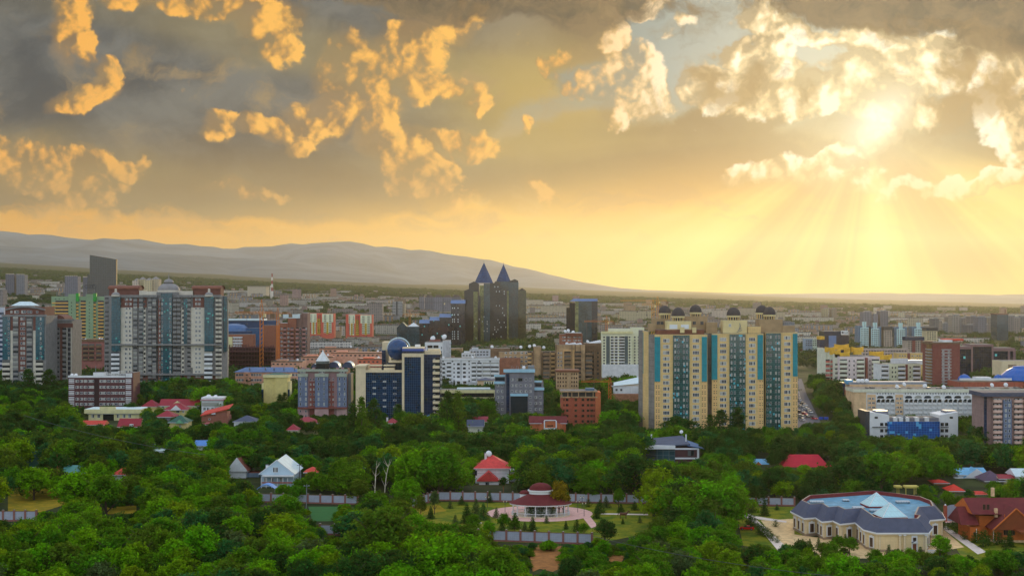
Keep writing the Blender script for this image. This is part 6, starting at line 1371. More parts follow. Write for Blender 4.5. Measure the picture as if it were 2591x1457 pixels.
    b.box('side_wing', 1708, 1770, 1132, None, -1.4, 14, P('plum_cladding', (76, 44, 48), .7, .12))
    for t in (1133, 1157, 1182): b.piece('white_band', 1708, 1768, t, t + 4, -1.7, -1.3, trim)
    b.piece('white_post', 1764, 1769, 1133, None, -1.75, -.5, trim); b.piece('fascia', 1632, 1709, 1127, 1136, -2.6, 0, trim)
    q = MB(); vs = [(b.x(1634), -1.5, b.z(1128)), (b.x(1745), -1.5, b.z(1122)), (b.x(1736), 12, b.z(1108)), (b.x(1648), 12, b.z(1116))]; q.add(vs + [(v[0], v[1], v[2] - .5) for v in vs], [(0, 1, 2, 3), (7, 6, 5, 4), (0, 4, 5, 1), (1, 5, 6, 2)], navyroof); q.build('roof', b.root)
    q = MB(); vs = [(b.x(1738), -2, b.z(1124)), (b.x(1780), -2, b.z(1133)), (b.x(1776), 12, b.z(1130)), (b.x(1736), 12, b.z(1116))]; q.add(vs + [(v[0], v[1], v[2] - .4) for v in vs], [(0, 1, 2, 3), (7, 6, 5, 4), (0, 4, 5, 1), (1, 5, 6, 2)], bluemet); q.build('side_roof', b.root)
    for x in (1650, 1738):
        q = MB(); q.tube((b.x(x), 3, b.z(1124)), (b.x(x), 3, b.z(1100)), .3, trim, 8); q.build('flue', b.root)
    dishes(b, ((1724, 1092),), .8, 4); b.wins((1748,), (1146,), 16, 14, 'd2', -1.45); b.done()
villas()
# ---------------------------------------------------------------- the foreground mansion
def offset(pts, d):
    n = len(pts); out = []
    for i in range(n):
        p, c, q = Vector(pts[i - 1]), Vector(pts[i]), Vector(pts[(i + 1) % n]); a = (c - p).normalized(); e = (q - c).normalized()
        n1, n2 = Vector((-a.y, a.x)), Vector((-e.y, e.x)); m = n1 + n2; k = m.length
        out.append(tuple(c + (n1 if k < .3 else m / k * min(1.8, 2 / k)) * d))
    return out
def mansion():
    EZ = 5.2
    e = [(1999.6, 1294.7), (2034, 1312.5), (2063, 1310.5), (2079, 1321), (2107, 1318.5), (2125, 1327), (2163, 1323), (2184, 1341), (2217.7, 1349.4), (2350.8, 1349.4), (2362, 1335.3), (2348, 1333), (2354, 1316.9), (2393, 1313.9), (2384, 1297), (2352, 1284), (2290, 1275), (2206, 1265), (2120, 1272), (2024, 1279)]
    cx, cyy = at(2200, 415), 415
    pl = []
    for px, py in e: Y = (CH - EZ) * F / (py - HZ); pl.append((at(px, Y) - cx, Y - cyy))
    o = thing('mansion', 'sprawling stone mansion with grey mansard roof and two glass roof pyramids', 'mansion', (cx, cyy, 0))
    stone = P('mansion_stone', (230, 186, 142), .8, .1, .4, (1.4, .7, .04, .25))
    wp = offset(pl, .9); q = MB(); q.prism(wp, -.5, EZ - .1, stone); q.build('wall', o)
    q = MB(); q.prism(offset(pl, .75), -.5, .7, P('plinth_stone', (150, 128, 106), .9)); q.build('plinth', o)
    q = MB(); q.prism(pl, EZ - .15, EZ + .25, trim); q.prism(offset(pl, .45), EZ - .55, EZ - .15, creamst); q.build('cornice', o)
    tp = offset(pl, 3.2); n = len(pl); q = MB(); vs = [(x, y, EZ + .26) for x, y in offset(pl, .1)] + [(x, y, EZ + 3.7) for x, y in tp]
    q.add(vs, [(i, (i + 1) % n, n + (i + 1) % n, n + i) for i in range(n)], greyshingle); q.build('mansard_roof', o)
    ip = offset(pl, 3.6); q = MB(); vs = [(x, y, EZ + 3.7) for x, y in tp] + [(x, y, EZ + 3.7) for x, y in ip] + [(x, y, EZ + 2.5) for x, y in ip]
    q.add(vs, [(i, (i + 1) % n, n + (i + 1) % n, n + i) for i in range(n)], P('parapet_cap', (84, 84, 92), .7)); q.add(vs, [(n + i, n + (i + 1) % n, 2 * n + (i + 1) % n, 2 * n + i) for i in range(n)], P('maroon_parapet', (112, 40, 40), .8, .1)); q.build('parapet', o)
    q = MB(); q.add([(x, y, EZ + 2.55) for x, y in ip], [tuple(range(n))], P('pale_blue_roof_sheet', (104, 146, 168), .95, .25, .4, (2.2, 0, .06, .4), 0, 0, 1, .05)); q.build('flat_roof', o)
    pg = P('pyramid_glass', (168, 204, 214), .1, .06, .5, (1.2, 1.2, .06, .4), 0, 0, 1, .8)
    for px, py, Y, r, h in ((2217.7, 1272.5, 420, 4.6, 3.6), (2252, 1299.6, 399, 4.6, 3.6)):
        x, y = at(px, Y) - cx, Y - cyy; q = MB(); q.box(x - r * .86, x + r * .86, y - r * .86, y + r * .86, EZ + 2.5, EZ + 3.0, P('maroon_parapet', (112, 40, 40))); q.build('pyramid_curb', o)
        q = MB(); q.cone(x, y, r * 1.12, 0, EZ + 3.0, EZ + 3.0 + h, pg, 4, math.pi / 4 + .12); g = q.build('glass_pyramid', o)
        q = MB()
        for i in range(4):
            a = math.pi / 4 + .12 + i * math.pi / 2; q.tube((x + r * 1.12 * math.cos(a), y + r * 1.12 * math.sin(a), EZ + 3.0), (x, y, EZ + 3.0 + h), .12, trim, 4)
        q.build('ridge_bars', g)
    for px, py, w in ((2066, 1268, 36), (2284, 1268, 34), (2140, 1264, 16), (2172, 1283, 30), (2215, 1290, 30)):
        Y = (CH - EZ - 3) * F / (py - HZ); x, y = at(px, Y) - cx, Y - cyy; q = MB(); w2 = w / F * Y / 2
        q.box(x - w2, x + w2, y - 1, y + 1, EZ + 2.9, EZ + 3.2, P('skylight_white', (186, 198, 206), .8, .1, .4, (.8, 0, .16, .6), 0, 0, .8, .1))
        for s in (-w2 + .1, w2 - .25): q.box(x + s, x + s + .15, y - .9, y + .9, EZ + 2.5, EZ + 2.9, graym)
        q.build('skylight', o)
    # windows with pale stone surrounds on every outer wall
    for i in range(len(wp)):
        a, c = Vector(wp[i]), Vector(wp[(i + 1) % n]); L = (c - a).length
        if L < 2.2 or i > 13: continue
        d = (c - a) / L; rot = math.atan2(d.y, d.x); k = 1 if L < 6 else 2 if L < 11 else 3
        if i == 8: k = 0
        for j in range(k):
            p = a + d * L * (j + .5) / k
            q = MB(); q.box(-1.0, 1.0, -.22, .05, .8, 4.1, trim); q.box(-.25, .25, -.3, .05, 4.1, 4.4, trim); s = q.build('window_surround', o); s.location = (p.x, p.y, 0); s.rotation_euler = (0, 0, rot)
            w = bpy.data.objects.new('window', window_mesh(1.25, 2.5, 'b2')[0]); COL.objects.link(w); w.parent = o; w.location = (p.x + d.y * .28, p.y - d.x * .28, 2.35); w.rotation_euler = (0, 0, rot)
        for f in (.04, .96):
            p = a + d * L * f; q = MB(); q.box(-.28, .28, -.14, .05, .7, EZ - .6, creamst); s = q.build('pilaster', o); s.location = (p.x, p.y, 0); s.rotation_euler = (0, 0, rot)
    a = Vector(wp[8]); yf = a.y
    X = lambda px: at(px, cyy + yf) - cx
    q = MB(); q.box(X(2306), X(2321), yf - .25, yf, 0, 4.6, trim); q.build('door_surround', o)
    q = MB(); q.box(X(2309), X(2318), yf - .3, yf - .05, .2, 2.3, P('brown_door', (110, 58, 36), .6)); q.build('door', o)
    w = bpy.data.objects.new('window', window_mesh(.9, .9, 'b1')[0]); COL.objects.link(w); w.parent = o; w.location = (X(2313.5), yf - .3, 3.6)
    q = MB(); q.gable(X(2305), X(2322), yf - 1.3, yf - .26, 2.7, .5, greyshingle, trim, 'y'); q.build('door_hood', o)
    for px in (2276, 2288, 2342):
        q = MB(); q.cone(X(px), yf - .35, .33, .28, 0, 4.6, creamst, 12); q.box(X(px) - .4, X(px) + .4, yf - .75, yf + .02, 4.6, 4.9, trim); q.build('column', o)
    q = MB(); z = .2
    q.box(X(2340), X(2368), yf - 2.6, yf - 2.4, .9, 1.1, trim); q.box(X(2340), X(2368), yf - 2.6, yf - 2.4, .0, .2, trim)
    for i in range(10): q.cone(X(2342 + i * 2.8), yf - 2.5, .1, .1, .2, .9, trim, 8)
    q.build('balustrade', o)
mansion()
def chalet():
    b = Bld('chalet', 'orange log chalet with maroon roof, stone chimneys and balcony gable', 'house', 2530, 402)
    wood = P('orange_logs', (186, 96, 34), .7, .15, .5, (0, .38, .07, .5)); dw = P('dark_wood', (120, 58, 24), .7); stn = P('chimney_stone', (206, 170, 130), .9, .25, 1.5)
    b.box('wall', 2478, 2640, 1304, None, 5, 17, wood); b.box('gable_wall', 2515, 2610, 1340, None, 0, 6, wood); b.box('side_wing', 2455, 2480, 1332, None, 3, 14, wood)
    q = MB(); q.gable(b.x(2468), b.x(2660), 2.5, 19.5, b.z(1304), b.z(1258, 11) - b.z(1304), maroonroof, wood, 'x'); q.build('roof', b.root)
    q = MB(); q.gable(b.x(2507), b.x(2625), -1.6, 11, b.z(1338), b.z(1284) - b.z(1338), maroonroof, dw, 'y'); q.build('front_gable_roof', b.root)
    q = MB(); z0, z1 = b.z(1330), b.z(1292); q.add([(b.x(2438), 2, z0), (b.x(2484), 2, z0), (b.x(2484), 9, z1), (b.x(2446), 9, z1), (b.x(2438), 15, z0)], [(0, 1, 2, 3), (0, 3, 4)], maroonroof); q.build('lean_roof', b.root)
    for s in (2507, 2625):
        q = MB(); xm = b.x(2566); a = Vector((b.x(s), -1.75, b.z(1338))); c = Vector((xm, -1.75, b.z(1284))); q.tube(a, c, .22, wood, 6); q.build('barge_board', b.root)
    q = MB()
    for x in (2540, 2556, 2575, 2592): q.box(b.x(x), b.x(x + 1.6), -.5, -.2, b.z(1330), b.z(1300), wood)
    q.box(b.x(2538), b.x(2600), -1.4, -1.2, b.z(1331), b.z(1326), wood); q.box(b.x(2538), b.x(2600), -1.4, 0, b.z(1333), b.z(1331), dw)
    for i in range(20): q.box(b.x(2538 + i * 3.1), b.x(2539.3 + i * 3.1), -1.38, -1.26, b.z(1331), b.z(1326) - .0, dw)
    q.build('balcony', b.root)
    b.wins((2548, 2565, 2584), (1316,), 10, 12, 'b2', -.05); b.wins((2545, 2562), (1346,), 12, 14, 'b2', 0); b.wins((2490, 2500), (1282,), 7, 14, 'b2', 5); b.wins((2467,), (1350,), 8, 10, 'b2', 3)
    b.piece('door', 2526, 2537, 1346, None, -.15, .1, dw)
    for x, t, y in ((2527, 1290, 3), (2543, 1247, 11)):
        q = MB(); q.box(b.x(x), b.x(x + 7), y, y + 1, b.z(t + 22), b.z(t), stn); q.build('chimney', b.root)
    for x in (2470, 2513):
        q = MB(); q.tube((b.x(x), -.3, .3), (b.x(x), -.3, b.z(1336)), .08, trim, 6); q.build('drain_pipe', b.root)
    b.piece('plinth', 2513, 2612, 1366, None, -.15, 6, stn); b.piece('porch_roof', 2583, 2640, 1345, 1350, -7, -.5, dw); b.done()
chalet()
def gazebo():
    Y = 452; o = thing('gazebo', 'round white garden pavilion with wide maroon roof and domed lantern', 'pavilion', (at(1368, Y), Y, 0)); k = Y / F; rx, ry = 9.3, 6.4
    el = lambda r, n=36: [(rx * r * math.cos(6.2832 * i / n), ry * r * math.sin(6.2832 * i / n)) for i in range(n)]
    q = MB(); q.prism(el(1.03), 0, .35, creamst); q.build('floor', o)
    q = MB(); q.prism(el(1.07), 3.75, 4.1, trim); q.build('eaves', o)
    q = MB(); q.prism(el(1.09), 4.1, 7.0, maroonroof, None, el(.40)); q.build('roof', o)
    q = MB(); q.prism(el(.40), 7.0, 7.9, trim); q.prism(el(.45), 7.9, 8.25, trim); q.build('lantern', o)
    q = MB(); vs = []; n = 28
    for j in range(6):
        a = j / 6 * math.pi / 2; vs += [(rx * .40 * math.cos(a) * math.cos(6.2832 * i / n), ry * .40 * math.cos(a) * math.sin(6.2832 * i / n), 8.25 + 2.3 * math.sin(a)) for i in range(n)]
    q.add(vs + [(0, 0, 10.55)], [(j * n + i, j * n + (i + 1) % n, (j + 1) * n + (i + 1) % n, (j + 1) * n + i) for j in range(5) for i in range(n)] + [(5 * n + i, 5 * n + (i + 1) % n, 6 * n) for i in range(n)], maroonroof); q.build('dome', o, smooth=True)
    for x, z in ((-5.2, 6.6), (3.4, 6.8)):
        q = MB(); q.cone(x, 3.2, 1.5, 1.5, 4.4, z, trim, 14); q.build('small_lantern', o); q = MB(); q.dome(x, 3.2, 1.7, z, 1.1, maroonroof, 14, 4); q.build('small_dome', o)
    for i in range(16):
        a = 6.2832 * (i + .5) / 16; q = MB(); x, y = rx * .97 * math.cos(a), ry * .97 * math.sin(a); q.cone(x, y, .17, .14, .35, 3.75, trim, 8); q.box(x - .24, x + .24, y - .24, y + .24, 3.55, 3.74, trim); q.build('column', o)
    q = MB(); n = 90
    for i in range(n):
        a0 = 6.2832 * i / n; x, y = rx * math.cos(a0), ry * math.sin(a0); a1 = 6.2832 * (i + 1) / n
        q.tube((x, y, 1.3), (rx * math.cos(a1), ry * math.sin(a1), 1.3), .08, trim, 4); q.cone(x, y, .07, .07, .36, 1.24, trim, 5)
    q.build('balustrade', o)
    q = MB(); q.prism(el(.55), .36, 2.4, white); q.build('inner_wall', o)
gazebo()
def fence(lab, a, c, h, n, group=None):
    """brick posts with grey panels between, from a to c on the ground"""
    a, c = Vector(a), Vector(c); d = c - a; L = d.length; o = thing('fence', lab, 'fence', (a.x, a.y, 0), math.atan2(d.y, d.x)); w = L / n
    pm = P('fence_panel', (156, 160, 172), .85, .12, .6, (.55, .55, .04, .35)); pb = brick('post_brick', (150, 76, 66), (128, 62, 54), .3, .12)
    q = MB(); q.box(-.3, .3, -.3, .3, -.3, h, pb); q.box(-.38, .38, -.38, .38, h, h + .16, concd); q.cone(0, 0, .16, .16, h + .16, h + .2, trim, 8); pm1 = q.mesh('post')
    q = MB(); q.box(.31, w - .31, -.12, .12, .5, h - .35, pm); q.box(.31, w - .31, -.2, .2, -.3, .5, pb); q.box(.31, w - .31, -.16, .16, h - .35, h - .22, concd); pm2 = q.mesh('panel')
    for i in range(n + 1):
        p = bpy.data.objects.new('post', pm1); COL.objects.link(p); p.parent = o; p.location = (i * w, 0, 0)
        if i < n: p = bpy.data.objects.new('panel', pm2); COL.objects.link(p); p.parent = o; p.location = (i * w, 0, 0)
FENCES = [((810, 1352), (1175, 1362), 3.2, 10, 'grey panel fence with brick posts mostly hidden by trees below the football lawn'), ((1175, 1366), (1498, 1377), 3.3, 9, 'grey panel fence with brick posts along the near side of the gazebo garden'), ((655, 1270), (905, 1276), 3.2, 8, 'grey panel fence with brick posts below the pale blue gabled house'), ((1040, 1285), (1092, 1268), 3.3, 5, 'short grey fence run slanting back beside the dry corner of the gazebo garden'), ((1108, 1266), (1650, 1274), 3.3, 17, 'long grey panel fence with brick posts behind the gazebo'), ((1880, 1278), (2010, 1280), 3.0, 4, 'grey fence behind the hedge beside the mansion'), ((-20, 1318), (92, 1318), 3.4, 4, 'grey panel fence below the dry grass at the picture edge')]
for (a, c, h, n, lab) in FENCES: fence(lab, gp(*a), gp(*c), h, n)
def garden():
    lawn = None
    m, t, o = new_mat('lawn'); x, y, z = objc(t); v = xyz(t, x, y)
    a = mixc(t, noise(t, v, .16, 5, .6).ss(.38, .62), (.10, .16, .010, 1), (.27, .25, .014, 1)); a = mixc(t, noise(t, v, 1.4, 4, .7).ss(.4, .7) * .5, a, (.05, .09, .008, 1))
    bb = node(t, 'ShaderNodeBsdfPrincipled', {'Base Color': a, 'Roughness': .95, 'Specular IOR Level': .1}); t.links.new(bb.outputs[0], o.inputs[0])
    m2, t, o = new_mat('dry_grass'); x, y, z = objc(t); v = xyz(t, x, y)
    a = mixc(t, noise(t, v, .3, 5, .7).ss(.35, .65), (.42, .27, .020, 1), (.22, .19, .018, 1)); bb = node(t, 'ShaderNodeBsdfPrincipled', {'Base Color': a, 'Roughness': .95, 'Specular IOR Level': .1}); t.links.new(bb.outputs[0], o.inputs[0])
    sand = P('sand', (206, 172, 124), .95, .25, .5); pink = P('pink_paving', (206, 160, 148), .9, .2, .6, (.6, .6, .05, .2)); pale = P('pale_paving', (206, 190, 178), .9, .15, .6); grn = P('sports_green', (40, 92, 36), .95, .15, .4); asp = P('asphalt', (86, 84, 90), .95, .15, .5)
    G = lambda l: [gp(*q) for q in l]
    sheet('lawn', G([(1040, 1286), (1095, 1269), (1650, 1275), (1652, 1345), (1500, 1377), (1170, 1368), (1060, 1330)]), m, .04)
    sheet('lawn', G([(1860, 1280), (2030, 1282), (2030, 1400), (1880, 1380)]), m, .04); sheet('lawn', G([(2385, 1330), (2620, 1330), (2620, 1420), (2440, 1420)]), m, .04)
    sheet('dry_grass', G([(20, 1234), (165, 1234), (185, 1270), (100, 1296), (20, 1296)]), m2, .04); sheet('dry_grass', G([(1040, 1288), (1110, 1276), (1130, 1292), (1050, 1306)]), m2, .05); sheet('dry_grass', G([(265, 1282), (345, 1278), (345, 1300), (270, 1300)]), m2, .04)
    sheet('dry_grass', G([(1338, 1392), (1362, 1378), (1398, 1384), (1424, 1380), (1416, 1408), (1434, 1430), (1398, 1446), (1366, 1438), (1348, 1446)]), P('dry_scrub', (150, 98, 46), .95, .4, .4), .04); sheet('dry_grass', G([(1534, 1402), (1548, 1394), (1566, 1398), (1582, 1406), (1572, 1422), (1554, 1418), (1538, 1426)]), P('dry_scrub', (150, 98, 46)), .04)
    sheet('sports_lawn', G([(780, 1281), (880, 1281), (900, 1318), (790, 1318)]), grn, .04)
    sheet('plaza', [(at(1366, 452) + 17.2 * math.cos(i / 40 * 6.2832), 456 + 17 * math.sin(i / 40 * 6.2832)) for i in range(40)], pink, .08)
    sheet('path', G([(1472, 1306), (1490, 1302), (1512, 1330), (1496, 1336)]), pink, .10); sheet('path', G([(1520, 1298), (1640, 1300), (1640, 1303), (1520, 1301)]), pale, .08); sheet('path', G([(1185, 1316), (1220, 1322), (1216, 1325), (1182, 1319)]), pale, .08)
    sheet('driveway', G([(1880, 1304), (1898, 1300), (1985, 1378), (1968, 1392), (1916, 1330)]), pale, .08); sheet('driveway', G([(1896, 1303), (1990, 1318), (1990, 1322), (1906, 1312)]), pale, .10); sheet('path', G([(2378, 1332), (2392, 1330), (2496, 1396), (2474, 1402)]), pale, .08)
    sheet('dirt', G([(1925, 1316), (2010, 1312), (2010, 1410), (1985, 1400)]), sand, .06); sheet('dirt', G([(2340, 1330), (2386, 1338), (2440, 1384), (2340, 1400)]), sand, .06); sheet('dirt', G([(2000, 1350), (2230, 1380), (2340, 1412), (2000, 1412)]), sand, .05); sheet('forecourt', G([(2385, 1300), (2445, 1300), (2455, 1322), (2392, 1322)]), pink, .06)
    sheet('road', G([(1985, 1090), (2085, 1085), (2042, 1000), (2028, 958), (2014, 958), (2012, 1000)]), asp, .05)
    q = MB(); a, c = Vector(gp(2038, 1072)), Vector(gp(2020, 985)); n = 18
    for i in range(n):
        p = a + (c - a) * i / n; e = a + (c - a) * (i + .45) / n; w = Vector((.12, 0)); q.add([(p.x - .15, p.y, .058), (p.x + .15, p.y, .058), (e.x + .15, e.y, .058), (e.x - .15, e.y, .058)], [(0, 1, 2, 3)], white)
    structure('road_markings', q)
    # gate
    Y = 440; b = Bld('gate', 'grey arched double gate between two brick piers', 'gate', 2415, Y); gm = P('gate_sheet', (140, 146, 160), .6, .15, .5, (.8, 0, .05, .4)); q = MB(); w = b.m(19); n = 10
    q.add([(-w, 0, .2), (w, 0, .2)] + [(w * math.cos(math.pi * i / n), 0, b.z(1282) + b.m(6) * math.sin(math.pi * i / n)) for i in range(n + 1)], [tuple(range(n + 3))], gm); q.add([(-w, .2, .2), (w, .2, .2)] + [(w * math.cos(math.pi * i / n), .2, b.z(1282) + b.m(6) * math.sin(math.pi * i / n)) for i in range(n + 1)], [tuple(range(n + 3))[::-1]], gm); q.build('leaf', b.root)
    for s in (-1, 1):
        q = MB(); q.box(s * (w + .5) - .45, s * (w + .5) + .45, -.4, .5, -.2, b.z(1278), redb); q.dome(s * (w + .5), .05, .3, b.z(1278), .5, trim, 10, 4); q.build('pier', b.root)
    b.done()
    # pergola
    b = Bld('pergola', 'yellow open pergola on slender columns among the trees', 'pergola', 2296, 500); ym = P('pergola_yellow', (230, 188, 96), .8, .1)
    for x in (2272, 2279, 2292, 2313, 2320):
        q = MB(); q.cone(b.x(x), (x % 3) * 1.2, .2, .17, 0, b.z(1234), ym, 8); q.build('column', b.root)
    q = MB(); q.box(b.x(2266), b.x(2282), -.4, 2.8, b.z(1234), b.z(1229), ym); q.box(b.x(2290), b.x(2324), -.4, 2.8, b.z(1234), b.z(1229), ym); q.build('beam', b.root); b.done()
    # street sign gantry
    b = Bld('road_sign', 'wide blue road sign beside the avenue', 'sign', 2084, 800); q = MB()
    for x in (2073, 2095): q.tube((b.x(x), .2, 0), (b.x(x), .2, b.z(1054)), .15, graym)
    q.build('post', b.root); sb = P('sign_blue', (24, 74, 180), .5, .05)
    for x0, x1 in ((2072, 2083), (2085, 2096)): b.piece('panel', x0, x1, 1054, 1061, -.1, .1, sb)
    b.done()
garden()
# ---------------------------------------------------------------- cars, statue, lamps, poles
def car_meshes(col, sporty=False):
    body = P('car_' + col[0], col[1], .25, .05, .5, None, .2, 0, 1, .6); gl = MATS['dark_pane']; ty = P('tyre', (24, 24, 26), .9); rim = graym; out = {}
    def loft(prof, w, m, z0=.0):
        q = MB(); n = len(prof); vs = [(x, -w / 2, z) for x, z in prof] + [(x, w / 2, z) for x, z in prof]
        q.add(vs, [(i, (i + 1) % n, n + (i + 1) % n, n + i) for i in range(n)][::-1] + [tuple(range(n)), tuple(range(n, 2 * n))[::-1]], m); return q
    h = 1.25 if sporty else 1.48
    out['body'] = loft([(-2.15, .35), (-2.2, .62), (-2.05, .86), (-1.0, .92), (1.35, .92), (2.1, .72 if sporty else .8), (2.2, .5), (2.1, .3), (-2.0, .28)], 1.76, body).mesh('body')
    q = loft([(-1.75 if not sporty else -1.5, .9), (-1.35 if not sporty else -1.0, h - .06), (-1.1, h), (.1, h), (.35, h - .05), (1.15, .9)], 1.5, gl); q.box(-1.15 if not sporty else -.9, .1, -.70, .70, h + .005, h + .03, body); out['cabin'] = q.mesh('cabin')
    q = MB(); q.tube((0, -.11, 0), (0, .11, 0), .33, ty, 14); out['wheel'] = q.mesh('wheel'); q = MB(); q.tube((0, -.125, 0), (0, .125, 0), .18, rim, 10); out['rim'] = q.mesh('rim')
    q = MB(); q.box(-.04, .04, -.2, .2, -.08, .08, P('lamp_lens', (230, 230, 220), .2)); out['headlight'] = q.mesh('headlight'); q = MB(); q.box(-.04, .04, -.18, .18, -.08, .08, P('tail_lens', (170, 20, 20), .3)); out['tail_light'] = q.mesh('tail_light'); return out
CARM = {}
def car(px, py, rot, col, lab, group, sporty=False, s=1.0, loc=None):
    if (col[0], sporty) not in CARM: CARM[col[0], sporty] = car_meshes(col, sporty)
    M = CARM[col[0], sporty]; X, Y = loc or gp(px, py); o = thing('car', lab, 'car', (X, Y, .05), rot, group); o.scale = (s, s, s)
    for nm, ls in (('body', [(0, 0, 0)]), ('cabin', [(0, 0, 0)]), ('wheel', [(sx, sy, .33) for sx in (-1.35, 1.35) for sy in (-.82, .82)]), ('headlight', [(2.17, -.6, .62), (2.17, .6, .62)]), ('tail_light', [(-2.17, -.62, .68), (-2.17, .62, .68)])):
        for l in ls:
            c = bpy.data.objects.new(nm, M[nm]); COL.objects.link(c); c.parent = o; c.location = l
            if nm == 'wheel': e = bpy.data.objects.new('rim', M['rim']); COL.objects.link(e); e.parent = c
CC = {'white': ('white', (226, 226, 226)), 'silver': ('silver', (150, 154, 160)), 'dark': ('dark', (40, 42, 48)), 'red': ('red', (190, 24, 30)), 'blue': ('blue', (40, 70, 130))}
def cars():
    car(1890, 1340, R(168), ('bright_red', (224, 20, 24)), 'bright red sports car parked on the lawn by the mansion driveway', 'parked cars', True)
    d = R(100); k = 0
    for px, py, c, w in ((2022, 1014, 'white', 'farthest along the avenue'), (2025, 1030, 'white', 'in the tower side lane, behind the dark one'), (2033, 1034, 'silver', 'in the middle of the avenue'), (2041, 1037, 'white', 'in the outer lane next to the trees'), (2050, 1045, 'white', 'at the kerb beside the trees, nearer the blue sign'), (2036, 1049, 'red', 'alone in the middle of the avenue'), (2043, 1056, 'dark', 'behind the red one on the avenue'), (2030, 1057, 'silver', 'beside the tan tower, third from the front'), (2023, 1055, 'white', 'close against the tan tower'), (2030, 1064, 'white', 'leading the near end of the avenue'), (2061, 1061, 'red', 'stopped beside the blue road sign'), (2056, 1058, 'dark', 'touching the red one by the road sign'), (2030, 1023, 'dark', 'far along the avenue'), (2037, 1028, 'white', 'far along the avenue next to the kerb'), (2046, 1041, 'blue', 'in the outer lane between two white cars'), (2022, 1044, 'dark', 'in the tower side lane')):
        car(px, py, d if px < 2032 else d + math.pi, CC[c], c + ' car ' + w, 'cars on the avenue', s=1.12)
    for i, (px, py, c) in enumerate(((2090, 1044, 'white'), (2097, 1045, 'silver'), (2104, 1043, 'white'), (2094, 1041, 'dark'), (2101, 1040, 'white'))): car(px, py, R(15 + 8 * i), CC[c], c + (' car in the small car park under the trees' if c != 'white' else ' car in the small car park under the trees, %s white one' % ('first', '', 'second', '', 'rear')[i]), 'cars in the car park', s=1.1)
cars()
def horse():
    X, Y = gp(1578, 1311); o = thing('horse_statue', 'brown horse statue standing on the garden lawn', 'statue', (X, Y, 0)); m = P('bronze_brown', (96, 58, 40), .6, .15, 1)
    q = MB(); R_ = [(-1.3, .0, 1.45, .38), (-.9, 0, 1.5, .46), (-.2, 0, 1.42, .43), (.5, 0, 1.48, .45), (.9, 0, 1.62, .36), (1.2, 0, 1.95, .25), (1.42, 0, 2.25, .20), (1.62, 0, 2.35, .18), (1.95, 0, 2.12, .12), (2.1, 0, 2.0, .08)]
    vs = []; n = 10
    for i, (x, y, z, r) in enumerate(R_):
        a = R_[max(0, i - 1)]; c = R_[min(len(R_) - 1, i + 1)]; dx, dz = c[0] - a[0], c[2] - a[2]; l = math.hypot(dx, dz); ux, uz = -dz / l, dx / l
        vs += [(x + ux * r * math.sin(k / n * 6.2832), r * .8 * math.cos(k / n * 6.2832), z + uz * r * math.sin(k / n * 6.2832)) for k in range(n)]
    q.add(vs, [(i * n + k, i * n + (k + 1) % n, (i + 1) * n + (k + 1) % n, (i + 1) * n + k) for i in range(len(R_) - 1) for k in range(n)] + [tuple(range(n)), tuple(range((len(R_) - 1) * n, len(R_) * n))[::-1]], m)
    for x, y, b in ((-1.0, -.22, -.16), (-.9, .22, -.2), (.62, -.2, .05), (.7, .2, .1)):
        q.tube((x, y, 1.35), (x + b, y, .75), .17, m, 8, .10); q.tube((x + b, y, .78), (x + b * .6, y, .08), .10, m, 8, .07); q.tube((x + b * .6, y, .12), (x + b * .6 + .06, y, 0), .09, m, 8, .10)
    for s in (-.08, .08): q.tube((1.55, s, 2.46), (1.58, s * 1.4, 2.66), .05, m, 5, .01)
    q.build('body', o, smooth=True)
    q = MB(); q.tube((-1.55, 0, 1.62), (-1.85, 0, 1.2), .10, m, 6, .13); q.tube((-1.85, 0, 1.2), (-1.88, 0, .6), .13, m, 6, .03); q.build('tail', o); q = MB(); q.tube((.95, 0, 1.95), (1.5, 0, 2.5), .09, MATS['dark_frame'], 6, .06); q.build('mane', o)
horse()
